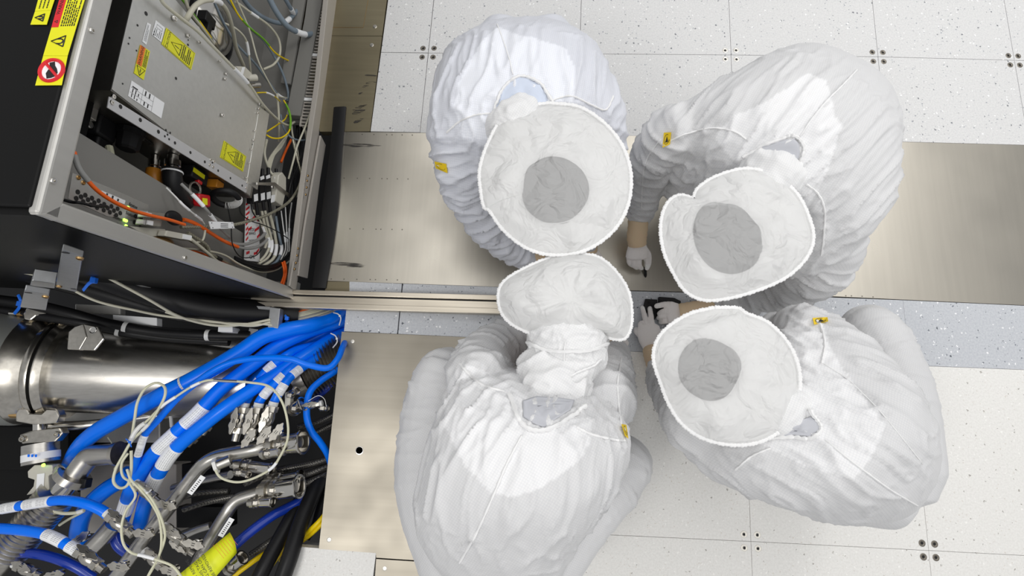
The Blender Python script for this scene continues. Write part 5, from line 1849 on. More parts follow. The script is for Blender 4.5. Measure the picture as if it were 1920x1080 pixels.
for i in range(3): plx(mb, [(414, 419 + i * 3), (428, 419.5 + i * 3), (428, 420.5 + i * 3), (414, 420 + i * 3)], -.4245, .0003)
mb.build('print', M['ink'], pl_, smooth=False)
cable(xpath([(348, 445, -.47), (378, 462, -.46), (395, 477, -.46), (420, 490, -.47), (440, 502, -.48)]), .0055, 'braid', 'braided cable running toward the lower rail below the plugs', bands=((.5, .62, 'black'),))
cable(xpath([(352, 436, -.46), (385, 458, -.45), (392, 470, -.45)]), .0045, 'braid', 'short braided cable ending at the black sleeve')
cable(xpath([(358, 449, -.45), (372, 460, -.45), (392, 477, -.45), (404, 488, -.455), (420, 497, -.46)]), .0045, 'cream', 'cream cable from the ivory plug toward the lower rail')
cable(xpath([(385, 432, -.45), (380, 450, -.45), (366, 455, -.46)]), .0028, 'cream', 'short cream cable hooked under the name plate')
cable(xpath([(335, 465, -.48), (380, 469, -.47), (420, 478, -.47), (452, 497, -.46), (490, 510, -.46), (520, 505, -.46), (546, 487, -.45)]), .0030, 'cream', 'thin cream cable along the bottom of the cabinet opening')
of = cable(xpath([(139, 285, -.47), (142, 300, -.465), (147, 314, -.46), (154, 325, -.455), (178, 353, -.45), (206, 374, -.45), (242, 392, -.45), (278, 403, -.45), (317, 412, -.45), (346, 421, -.45)]), .0042, 'orange', 'long orange fibre cable crossing the perforated unit', bands=((.02, .17, 'greycable'),))
cable(xpath([(343, 412, -.48), (350, 413, -.48), (368, 420, -.47), (392, 435, -.46), (420, 452, -.46), (446, 463, -.46)]), .0052, 'orange', 'orange fibre cable under the braided cable')
cable(xpath([(345, 467, -.48), (383, 478, -.48), (411, 492, -.47), (450, 507, -.46)]), .0050, 'orange', 'orange fibre cable just above the lower rail')
cable(xpath([(533, 490, -.44), (536, 502, -.43), (536, 515, -.43), (531, 534, -.43)]), .0045, 'orange', 'short orange cable at the bottom corner of the cabinet')
cable(xpath([(529, 492, -.445), (532, 504, -.435), (532, 517, -.435), (527, 532, -.435)]), .0035, 'orange', 'second short orange cable at the bottom corner, left of the first')
for k_, (dx, dy, rr_) in enumerate(((0, 0, .0040), (3, 4, .0040), (-3, 3, .0036), (5, 8, .0034))):
    cable(xpath([(560 - dx, 300, -.50), (554 - dx, 400, -.50), (547 - dx, 430, -.48), (548 - dx, 455 + dy, -.46), (542 - dx, 474 + dy, -.45), (522, 493 + dy, -.45), (494, 499 + dy, -.45), (466, 492 + dy, -.46), (440, 482 + dy, -.48)]), rr_, 'black',
          'black cable in the loop round the cream bundle', group='black cables of the loop')
cable(xpath([(425, 380, -.45), (433, 419, -.45), (436, 458, -.45), (452, 482, -.45), (478, 480, -.45), (490, 468, -.45)]), .0017, 'black', 'thin black wire hanging left of the striped tag', name='wire')
cable(xpath([(449, 380, -.44), (452, 400, -.44), (470, 414, -.43), (494, 422, -.43), (520, 434, -.43), (540, 447, -.43)]), .0017, 'black', 'thin black wire crossing in front of the striped tag', name='wire')
cable(xpath([(470, 378, -.44), (474, 398, -.44), (486, 415, -.43)]), .0020, 'black', 'short black wire beside the striped tag', name='wire')
bundle = [([(491, 396, -.46), (497, 425, -.46), (503, 445, -.46), (505, 462, -.46), (498, 478, -.46), (487, 490, -.47)], .0042, 'cream'),
          ([(497, 395, -.455), (503, 425, -.455), (509, 448, -.455), (510, 465, -.455), (503, 482, -.46), (485, 495, -.47)], .0042, 'cream'),
          ([(506, 402, -.46), (512, 425, -.46), (516, 445, -.46), (518, 465, -.46), (512, 485, -.46), (492, 500, -.47)], .0055, 'cream'),
          ([(475, 395, -.47), (486, 412, -.47), (496, 432, -.465), (500, 450, -.465), (497, 465, -.47)], .0045, 'cream'),
          ([(517, 405, -.47), (521, 430, -.465), (525, 450, -.46), (528, 468, -.46), (520, 488, -.46), (505, 500, -.47)], .0050, 'bluegrey'),
          ([(527, 395, -.46), (531, 425, -.455), (534, 445, -.45), (535, 468, -.45), (526, 488, -.46)], .0024, 'nylon'),
          ([(535, 388, -.46), (537, 420, -.455), (538, 445, -.45), (539, 468, -.45), (530, 490, -.46)], .0024, 'nylon'),
          ([(547, 380, -.46), (543, 410, -.455), (542, 445, -.45), (542, 470, -.45), (533, 490, -.46)], .0024, 'nylon')]
bl = ['first cream cable hanging from the plug stack', 'second cream cable hanging from the plug stack', 'thickest cream cable hanging from the plug stack', 'cream cable behind the striped tag edge', 'blue-grey cable hanging from the plug stack',
      'thin white wire left of three hanging by the rail', 'thin white wire middle of three hanging by the rail', 'thin white wire nearest the rail of three']
for (pts, r, m), l in zip(bundle, bl):
    cable(xpath(pts), r, m, l, bands=((.48, .68),) if r > .003 else ((.45, .62),))
cable(xpath([(420, 450, -.47), (440, 457, -.465), (465, 457, -.46), (490, 445, -.46), (505, 425, -.47)]), .0050, 'greycable', 'dark grey cable passing over the striped tag, upper')
cable(xpath([(432, 455, -.47), (450, 464, -.465), (475, 465, -.46), (495, 455, -.46), (510, 435, -.47)]), .0050, 'greycable', 'dark grey cable passing over the striped tag, lower')
cable(xpath([(312, 352, -.48), (330, 370, -.46), (344, 385, -.45), (362, 400, -.45), (378, 413, -.46), (385, 424, -.47)]), .0022, 'nylon', 'clear wire running from the amber plug', bands=((.22, .42), (.58, .80)), name='wire')
cable(xpath([(340, 345, -.46), (356, 360, -.44), (370, 374, -.43), (386, 392, -.42), (400, 410, -.43), (415, 430, -.45), (432, 446, -.46)]), .0040, 'greycable', 'grey cable running from the black elbow plug', bands=((.12, .26), (.40, .55)))
cable(xpath([(120, 375, -.47), (135, 379, -.46), (150, 380, -.45), (175, 386, -.45), (200, 387, -.46)]), .0030, 'black', 'black cable tucked behind the lower left post')
cable(xpath([(146, 262, -.52), (138, 280, -.50), (141, 300, -.48)]), .0030, 'black', 'short black cable above the orange fibre')
cable(xpath([(172, 268, -.54), (182, 276, -.53), (192, 290, -.53)]), .0030, 'black', 'short black stub under the module plug')
cable(xpath([(500, 262, -.49), (496, 290, -.48), (506, 320, -.47), (512, 328, -.46)]), .0045, 'cream', 'cream cable entering the plug stack from above')
cable(xpath([(592, 175, -.44), (580, 240, -.46), (566, 300, -.46), (545, 345, -.46), (540, 400, -.47), (548, 450, -.47)]), .0062, 'black', 'thick black cable rising inside the cabinet rail')
cable(xpath([(558, 225, -.50), (556, 270, -.50), (552, 330, -.50), (553, 400, -.50)]), .0070, 'blackgloss', 'thick black cable leaving the duct, left')
cable(xpath([(566, 235, -.50), (564, 280, -.50), (560, 340, -.50), (562, 400, -.50)]), .0070, 'blackgloss', 'thick black cable leaving the duct, right')

# the stack of plugs under the module
ps = empty('plug_rack', atx(510, 380, -.5), 'steel bracket holding the stack of black and white plugs under the module', 'bracket')
mb = MB(); plx(mb, [(483, 342), (516, 342), (553, 371), (550, 376), (514, 348), (483, 347)], -.435, .006); mb.build('strap', M['steel'], ps, smooth=False, bevel=.001)
screw(ps, atx(510, 351, -.43), .006, 'chrome', (1, 0, 0), h=.004)
for k_, (x, l) in enumerate(((474, 'black plug with white label, first in the stack'), (487, 'black plug with white label, second in the stack'), (498, 'black plug with white label, third in the stack'), (513, 'black plug with white label, fourth in the stack'))):
    y0 = 327 + abs(k_ - 2) * 2
    r, q, c = dsub([(x, y0 + 4), (x + 10, y0), (x + 12, y0 + 48), (x + 1, y0 + 52)], -.455 - .003 * (k_ % 2), l, hood='black')
    mb = MB(); plx(mb, [(x + 2.5, y0 + 34), (x + 9.5, y0 + 32), (x + 10, y0 + 45), (x + 3, y0 + 47)], -.4535, .001); mb.build('label_strip', M['white'], r, smooth=False)
    mb = MB(); plx(mb, [(x + 1, y0 + 3), (x + 8, y0), (x + 9, y0 + 6), (x + 2, y0 + 9)], -.4535, .001); mb.build('cap_strip', M['white'], r, smooth=False)
    MB().tube([atx(x + 6, y0 + 48, -.46), atx(x + 9, y0 + 72, -.46)], .0055, 10).build('strain_relief', M['black'], r)
    MB().tube([atx(x + 5, y0 + 2, -.462), atx(x + 5, y0 - 12, -.465)], .0060, 10).build('boot', M['black'], r)
ib = empty('plug', atx(528, 355, -.46), 'large ivory plug shell at the end of the stack', 'connector')
mb = MB(); plx(mb, [(523, 328), (530, 323), (537, 333), (537, 352), (535, 366), (530, 387), (516, 377), (520, 350)], -.44, .03); mb.build('shell', M['connector'], ib, smooth=False, bevel=.003)
mb = MB(); plx(mb, [(510, 366), (516, 365), (515, 378), (509, 380)], -.438, .002); mb.build('label_strip', M['white'], ib, smooth=False)

# striped tag
tg_ = empty('striped_tag', atx(473, 490, -.49), 'white hanging tag with red diagonal stripes and black lettering at the cabinet bottom', 'tag')
TX = -.488
mb = MB(); plx(mb, [(461, 372), (468, 371), (476, 398), (486, 404), (487, 491), (458, 488), (460, 420)], TX, .0012); mb.build('card', M['white'], tg_, smooth=False)
mb = MB()
for k_ in range(8):
    y = 376 + k_ * 9.5
    if y > 462: break
    w = 7 if k_ < 3 else 4.5
    x_ = 461 if k_ >= 0 else 461
    plx(mb, [(x_, y + 6), (x_ + w, y), (x_ + w, y + 4.5), (x_, y + 10)], TX + .0005, .0004)
for (x_, y, w, h) in ((472, 402, 7, 8), (478, 424, 8, 6), (482, 437, 5, 6), (481, 465, 5, 6), (476, 471, 7, 2.5), (462, 470, 6, 2.5), (465, 424, 7, 5), (482, 410, 5, 0)):
    plx(mb, [(x_, y + h), (x_ + w, y), (x_ + w, y + 5), (x_, y + h + 5)], TX + .0005, .0004)
mb.build('stripe', M['st_red'], tg_, smooth=False)
dx_ = (atx(485, 430, TX) - atx(465, 430, TX))
nx_ = Vector((1, 0, 0))
for (y, t, s_) in ((431, 'YOU', .017), (438, 'SERVICE', .012), (452, 'SYSTEM', .012), (465, 'NOT', .014), (482, 'GML', .018)):
    text('lettering', t, s_, atx(473, y, TX + .0006), (0, dx_.y, dx_.z), nx_, M['ink'], tg_)

# T-bracket and plug on the upper module corner
tb = empty('socket_pair', atx(476, 150, -.5), 'two round sockets on a small grey bracket at the module corner', 'socket')
mb = MB(); plx(mb, [(443, 124), (460, 125), (473, 138), (470, 150), (452, 142)], -.49, .01); mb.build('bracket', M['connector'], tb, smooth=False, bevel=.002)
mb = MB(); plx(mb, [(456, 126), (459.5, 126), (456, 140), (453, 139)], -.485, .004); mb.build('white_strip', M['white'], tb, smooth=False)
for (x, y, r, m) in ((474, 146, .011, 'connector'), (481, 160, .0085, 'nickel')):
    c = atx(x, y, -.49)
    MB().lathe(c, (.5, .5, -.6), [(-.02, r), (.012, r), (.013, r * .8), (.004, r * .7), (.004, 0)], 16).build('socket', M[m], tb)


# ================================================================== PIPES AND HOSES LEFT OF THE FLOOR
def hose(pts, r, m, label, cat='hose', name='hose', bands=(), group=None, n=14, txt=True, k=8):
    return cable(ppath(pts, k), r, m, label, cat, name, bands, group, n, txt)


def bodyY(px, py, Y): return aty(px, py, Y)


# --- wall plates with cable clamps on the cabinet side
SYD = -1.150
br = empty('mounting_bracket', aty(133, 545, SYD), 'large grey aluminium bracket plate with two bolts under the cabinet, the left one', 'bracket', 'aluminium brackets under the cabinet')
tb_ = MB(); tb_.prism([aty(x, y, SYD) for (x, y) in ((116, 468), (155, 481), (143, 548), (104, 539))], (0, .012, 0)); tb_.build('plate', M['alu'], br, smooth=False, bevel=.002)
tb_ = MB(); tb_.prism([aty(x, y, SYD) for (x, y) in ((60, 526), (104, 532), (102, 541), (56, 536))], (0, .03, 0)); tb_.build('arm', M['alu'], br, smooth=False, bevel=.002)
for (x, y, m) in ((150, 483, 'brass'), (111, 536, 'brass')): screw(br, aty(x, y, SYD), .0065, m, (0, -1, .2), h=.004)
for (x, y) in ((123, 474), (138, 542)): MB().lathe(aty(x, y, SYD - .0005), (0, -1, 0), [(0, .0062), (.0004, .0062), (.0004, 0)], 14).build('bolt_hole', M['ink'], br, smooth=False)
br = empty('mounting_bracket', aty(66, 578, SYD), 'smaller grey aluminium bracket left of the large pipe clamp', 'bracket')
tb_ = MB(); tb_.prism([aty(x, y, SYD - .06) for (x, y) in ((46, 544), (92, 552), (86, 582), (38, 576))], (0, .012, 0)); tb_.build('plate', M['alu'], br, smooth=False, bevel=.002)
for (x, y, m) in ((86, 555, 'brass'),): screw(br, aty(x, y, SYD - .06), .0065, m, (0, -1, .2), h=.004)
MB().lathe(aty(53, 549, SYD - .0605), (0, -1, 0), [(0, .0062), (.0004, .0062), (.0004, 0)], 14).build('bolt_hole', M['ink'], br, smooth=False)
br = empty('mounting_bracket', at(512, 615, .1), 'small grey aluminium bracket at the end of the black duct near the rail', 'bracket')
tb_ = MB(); tb_.prism([at(x, y, .06) for (x, y) in ((506, 575), (525, 578), (521, 616), (502, 614))], (0, 0, -.03)); tb_.build('plate', M['alu'], br, smooth=False, bevel=.002)
tb_ = MB(); tb_.prism([at(x, y, .05) for (x, y) in ((466, 573), (506, 575), (506, 581), (468, 578))], (0, 0, -.02)); tb_.build('arm', M['alu'], br, smooth=False, bevel=.001)
br = empty('mounting_bracket', at(478, 630, -.02), 'grey bracket holding the dark hoses behind the big pipe', 'bracket')
tb_ = MB(); tb_.prism([at(x, y, -.02) for (x, y) in ((467, 614), (484, 617), (480, 636), (463, 634))], (0, 0, -.03)); tb_.build('plate', M['alu'], br, smooth=False, bevel=.002)

# --- big dark conduits along the cabinet side
hose([(-30, 420, .30), (60, 470, .30), (160, 505, .25), (270, 545, .16), (380, 575, .08), (470, 585, .02), (560, 590, -.04)], .045, 'blackhose', 'very thick black corrugated conduit running along the cabinet side', name='conduit', cat='conduit')
hose([(-30, 480, .20), (60, 512, .20), (180, 545, .16), (300, 578, .10), (400, 592, .04), (500, 596, -.03)], .032, 'blackhose', 'thick black conduit below the thickest one', name='conduit', cat='conduit')
hose([(-30, 560, .12), (60, 572, .12), (130, 588, .10), (200, 607, .06), (290, 622, .02), (380, 628, .0), (470, 630, -.03)], .019, 'blackhose', 'dark slate hose lying along the top of the big pipe, upper', bands=((.52, .535, 'nylon'), (.83, .845, 'nylon')), txt=False)
hose([(-30, 578, .11), (60, 590, .11), (150, 604, .09), (230, 622, .04), (320, 634, .0), (430, 640, -.03)], .017, 'blackhose', 'dark slate hose lying along the top of the big pipe, lower', bands=((.54, .555, 'nylon'),), txt=False)
hose([(-20, 505, .36), (42, 510, .36), (83, 519, .34), (104, 524, .33)], .0052, 'cream', 'cream cable entering the left bracket', cat='cable', name='cable', txt=False)
hose([(-20, 498, .36), (30, 504, .36), (60, 512, .35)], .0045, 'cream', 'cream cable end above the left bracket', cat='cable', name='cable', txt=False)
hose([(72, 461, .44), (90, 470, .43), (108, 481, .42)], .0045, 'cream', 'short cream cable behind the large bracket', cat='cable', name='cable', txt=False)
hose([(153, 499, .38), (190, 514, .34), (222, 531, .30), (278, 561, .24), (333, 592, .16), (383, 607, .10), (425, 611, .08), (467, 607, .07), (507, 599, .06)], .0045, 'cream', 'long cream cable sagging from the large bracket to the small one', cat='cable', name='cable', txt=False)
hose([(142, 546, .30), (170, 560, .27), (200, 570, .24), (250, 581, .19), (306, 592, .13), (400, 603, .09), (470, 611, .07), (507, 604, .06)], .0042, 'cream', 'second long cream cable below the first one', cat='cable', name='cable', txt=False)
hose([(310, 585, .14), (360, 600, .10), (430, 606, .08), (505, 609, .06), (530, 620, .03)], .0036, 'cream', 'thin cream cable through the small bracket', cat='cable', name='cable', txt=False)
for k_, (dy, m, l) in enumerate(((0, 'orange', 'orange cable in the bundle by the rail'), (4, 'cream', 'cream cable in the bundle by the rail, first'), (8, 'cream', 'cream cable in the bundle by the rail, second'), (12, 'creamy', 'cream cable in the bundle by the rail, third'), (16, 'greycable', 'grey cable in the bundle by the rail'), (20, 'cream', 'lowest cream cable in the bundle by the rail'), (24, 'greycable', 'lowest grey cable in the bundle by the rail'))):
    hose([(530 + dy * .3, 590 + dy * .55, .0), (545 + dy * .3, 588 + dy * .6, -.01), (565 + dy * .3, 583 + dy * .7, -.02), (590 + dy, 578 + dy * .4, -.05), (620 + dy, 574, -.10)], .0042, m, l, cat='cable', name='cable', txt=False)


def ties(pts, r, m, label):
    """cable tie: band and head"""
    t = empty('cable_tie', at(*pts[0]), label, 'cable tie')
    P = ppath(pts, 6)
    MB().tube(P, r, 8, flat=.45).build('band', M[m], t)
    MB().box(P[len(P) // 2], (r * 3.2, r * 3.2, r * 2.4)).build('head', M[m], t, bevel=.001)


ties([(96, 491, .42), (101, 496, .42), (114, 493, .42), (104, 500, .42), (92, 510, .40), (78, 518, .37)], .0045, 'nylon', 'white cable tie looped beside the large bracket')
ties([(169, 510, .36), (174, 520, .36), (176, 526, .36), (166, 532, .35), (156, 544, .33)], .005, 'bluetie', 'blue cable tie around the black conduit right of the bracket')
ties([(97, 512, .37), (104, 519, .37), (98, 526, .36), (90, 524, .36)], .004, 'bluetie', 'blue cable tie end left of the large bracket')
ties([(34, 553, .16), (38, 563, .16), (36, 576, .15), (27, 588, .13)], .005, 'bluetie', 'blue cable tie around the slate hoses at the left edge')
ties([(534, 591, .02), (538, 597, .02), (536, 606, .0)], .004, 'bluetie', 'small blue cable tie at the cable bundle by the rail')
ties([(625, 586, -.02), (634, 589, .0), (639, 597, .0), (636, 610, -.03)], .0022, 'nylon', 'white cable tie around the blue hoses at the floor edge')
ties([(620, 625, -.02), (629, 630, .0), (632, 641, .0), (624, 652, -.02)], .0022, 'nylon', 'white cable tie around the lower blue hoses near the floor edge')
wb = MB(); wb.prism([at(x, y, .02) for (x, y) in ((211, 590), (294, 596), (294, 611), (212, 604))], (0, 0, -.03)); tag(wb.build('cover_plate', M['white'], smooth=False, bevel=.002), 'white cover plate seen between the cables above the big pipe', 'plate')
wb = MB(); wb.prism([at(x, y, .0) for (x, y) in ((140, 570), (225, 574), (225, 590), (140, 585))], (0, 0, -.03)); tag(wb.build('cover_plate', M['cab'], smooth=False, bevel=.004), 'dull steel cover behind the cream cables', 'plate')
wb = MB(); wb.prism([at(x, y, .03) for (x, y) in ((409, 611), (436, 613), (436, 623), (408, 622))], (0, 0, -.05)); tag(wb.build('cover_plate', M['white'], smooth=False, bevel=.002), 'small bright metal block below the end of the cream cables', 'plate')

# --- the big pipe
bp0, bp1, bp2, bp3 = at(-60, 697, .02), at(100, 692, -.01), at(130, 693, -.015), at(480, 712, -.16)
axp = (bp3 - bp2).normalized()
bigp = empty('process_pipe', at(250, 700, -.3), 'big polished stainless vacuum pipe with a flanged joint in the lower left', 'pipe')
MB().tube([bp2, bp2.lerp(bp3, .5), bp3], [.146, .146, .146], 48).build('pipe_tube', M['steel'], bigp)
MB().lathe(bp2, -axp, [(-.012, .146), (-.010, .172), (.006, .180), (.012, .180), (.012, .150)], 56).build('flange', M['nickel'], bigp)
MB().lathe(bp2 - axp * .012, -axp, [(0, .168), (.010, .168)], 56).build('gasket', M['black'], bigp)
MB().lathe(bp2 - axp * .022, -axp, [(0, .150), (0, .180), (.008, .182), (.022, .176), (.04, .186), (.075, .190), (.09, .192)], 56).build('flange', M['nickel'], bigp)
MB().lathe(bp2 - axp * .105, -axp, [(0, .192), (.02, .196), (.30, .200), (.42, .200)], 56).build('pipe_sleeve', M['pipe_matt'], bigp)


def claw(px, py, z, label, flip=1):
    c = at(px, py, z)
    r = empty('claw_clamp', c, label, 'clamp', None)
    x = axp; y = Vector((0, 1, 0)); y = (y - x * y.dot(x)).normalized(); zz = x.cross(y)
    Mx = Matrix((x, y, zz)).transposed()
    mb = MB()
    prof = [(-.055, 0), (-.05, .022), (.0, .030), (.062, .022), (.066, 0), (.052, -.022), (.030, -.022), (.018, -.006), (-.018, -.006), (-.030, -.022), (-.048, -.020)]
    mb.prism([c + Mx @ Vector((a, b * flip, -.022)) for (a, b) in prof], (Mx @ Vector((0, 0, .044))))
    mb.build('jaw', M['nickel'], r, smooth=False, bevel=.004)
    MB().cyl(c - x * .055, c - x * .080, .013, 6).build('nut', M['brass'], r, smooth=False)
    MB().cyl(c - x * .080, c - x * .105, .008, 12).build('bolt', M['chrome'], r)
    return r


claw(88, 592, .10, 'steel claw clamp on the upper edge of the pipe joint')
claw(75, 778, .08, 'steel claw clamp on the lower edge of the pipe joint', -1)
lg = empty('lifting_lug', at(160, 640, .13), 'bent steel lug with a bolt hole welded on top of the big pipe', 'lug')
mb = MB()
q = [at(x, y, .155) for (x, y) in ((156, 607), (183, 612), (195, 635), (177, 657), (149, 656), (163, 632))]
mb.prism(q, (0, 0, -.008)); 
mb.prism([at(x, y, .15) for (x, y) in ((156, 607), (163, 632), (149, 656), (125, 655), (128, 622), (140, 612))], (0, 0, -.02))
mb.build('bent_plate', M['nickel'], lg, smooth=False, bevel=.003)
MB().lathe(at(174, 619, .156), (0, 0, 1), [(0, .012), (.001, .011), (.0, .008), (-.001, .008), (-.001, 0)], 18).build('bolt_hole', M['chrome'], lg)

# --- background machinery in the pit
def pitbox(x0, y0, x1, y1, z, h, m, label, name='equipment_block'):
    mb = MB(); mb.prism([at(x0, y0, z), at(x1, y0, z), at(x1, y1, z), at(x0, y1, z)], (0, 0, -h))
    return tag(mb.build(name, M[m], smooth=False, bevel=.004), label, 'machine part')


pitbox(-60, 800, 130, 880, -.12, .2, 'cab_dark', 'dark steel block behind the small valve block at the left edge')
pitbox(100, 770, 300, 830, -.2, .15, 'cab', 'dull steel beam under the big pipe')
pitbox(-60, 870, 70, 940, -.15, .2, 'cab_dark', 'dark flat panel at the left edge below the valve block')
pitbox(150, 870, 330, 1000, -.32, .1, 'cab_paint', 'brownish grey plate deep below the hoses')
pitbox(340, 870, 480, 905, -.2, .05, 'cab_dark', 'dark bracket plate between the two manifold pipes')
pitbox(330, 950, 430, 990, -.22, .06, 'cab_dark', 'dark bracket plate below the upper manifold pipe')
hose([(95, 800, -.02), (180, 795, -.05), (300, 778, -.12), (420, 770, -.2), (480, 765, -.25)], .016, 'steel', 'slim steel tube running under the big pipe', name='steel_tube', cat='tube', txt=False)

# sensor block on the left
sb = empty('valve_block', at(75, 900, -.1), 'small upright valve with steel cylinder, clamp bar and ivory block at the left edge', 'valve')
MB().tube([at(75, 775, .0), at(75, 815, .0)], .019, 20).build('stem', M['chrome'], sb)
mb = MB(); mb.prism([at(x, y, .03) for (x, y) in ((36, 815), (40, 832), (104, 828), (118, 812), (112, 802), (56, 808))], (0, 0, -.03)); mb.build('clamp_bar', M['nickel'], sb, smooth=False, bevel=.004)
for (x, y) in ((43, 823), (106, 815)): screw(sb, at(x, y, .031), .011, 'nickel', h=.006)
MB().tube([at(77, 832, .0), at(77, 868, .0)], [.050, .050], 28).build('cylinder', M['steel'], sb)
MB().tube([at(77, 849, .0), at(77, 862, .0)], .0508, 28).build('label', M['white'], sb)
mb = MB()
for i in range(3): mb.prism([at(x, y, .052) for (x, y) in ((52 + i * 7, 852), (56 + i * 7, 852), (55 + i * 7, 857), (52 + i * 7, 857))], (0, 0, .001))
mb.build('print', M['blue'], sb, smooth=False)
mb = MB(); mb.prism([at(x, y, .02) for (x, y) in ((51, 884), (64, 872), (98, 872), (99, 888), (90, 892), (92, 918), (48, 929), (62, 912), (64, 900), (52, 896))], (0, 0, -.04)); mb.build('block', M['connector'], sb, smooth=False, bevel=.003)
mb = MB(); mb.prism([at(x, y, .0215) for (x, y) in ((70, 889), (84, 887), (82, 917), (68, 918))], (0, 0, .001)); mb.build('label', M['white'], sb, smooth=False)
MB().lathe(at(82, 872, .03), (0, 0, 1), [(0, .006), (.004, .005), (.004, 0)], 12).build('indicator', M['led'], sb)

# elbow pipe with clamp and bellows
el = empty('elbow_pipe', at(180, 860, -.1), 'steel elbow pipe with a clamped joint above the left bellows', 'pipe')
P = ppath([(222, 850, .02), (190, 853, .02), (170, 856, .02), (158, 868, .02), (146, 884, .02), (139, 893, .02)], 5)
MB().tube(P, .034, 28).build('elbow_tube', M['steel'], el)
MB().lathe(at(221, 850, .02), at(221, 850, .02) - at(200, 852, .02), [(-.01, .034), (-.008, .039), (.004, .039), (.004, 0)], 28).build('flange', M['nickel'], el)
ax = (at(119, 918, .02) - at(146, 884, .02)).normalized()
MB().lathe(at(141, 890, .02), ax, [(-.004, .034), (0, .052), (.022, .054), (.026, .034)], 32).build('clamp_ring', M['nickel'], el)
mb = MB(); mb.box(at(118, 884, .025), (.05, .035, .03), Matrix.Rotation(-.5, 3, 'Z')); mb.build('clamp_ear', M['nickel'], el, bevel=.008)
MB().lathe(at(116, 883, .041), (0, 0, 1), [(0, .010), (.001, .010), (.001, 0)], 16).build('clamp_hole', M['black'], el)
mb = MB(); mb.box(at(161, 906, .02), (.02, .03, .03)); mb.build('clamp_nut', M['black'], el, bevel=.003)
MB().tube([at(133, 900, .02), at(114, 924, .02)], .030, 28).build('pipe_neck', M['chrome'], el)


def bellows(a, b, r, n, m, label, rib=.8):
    k = empty('bellows', (a + b) / 2 - Vector((0, 0, r)), label, 'bellows')
    d = (b - a); L = d.length; d.normalize()
    pr_ = []
    for i in range(n * 6 + 1):
        t = i / (n * 6)
        pr_.append((t * L, r * (.87 + .13 * math.cos(t * n * 2 * PI))))
    MB().lathe(a, d, [(0, r * .6)] + pr_ + [(L, r * .6)], 36).build('ribbed_tube', M[m], k)
    return k


bellows(at(110, 925, .0), at(18, 1032, -.03), .060, 15, 'steel', 'ribbed steel bellows in the lower left corner')
b2 = bellows(at(576, 702, -.10), at(652, 668, -.12), .090, 13, 'steel', 'ribbed steel bellows beside the floor edge behind blue hoses')
MB().tube([at(558, 709, -.10), at(577, 701, -.10)], [.078, .078], 32).build('end_collar', M['steel'], b2)
mb = MB(); mb.tube([at(16, 1034, -.03), at(-20, 1075, -.05)], .045, 24); tag(mb.build('pipe_end', M['nickel']), 'dull steel pipe end below the left bellows', 'pipe')

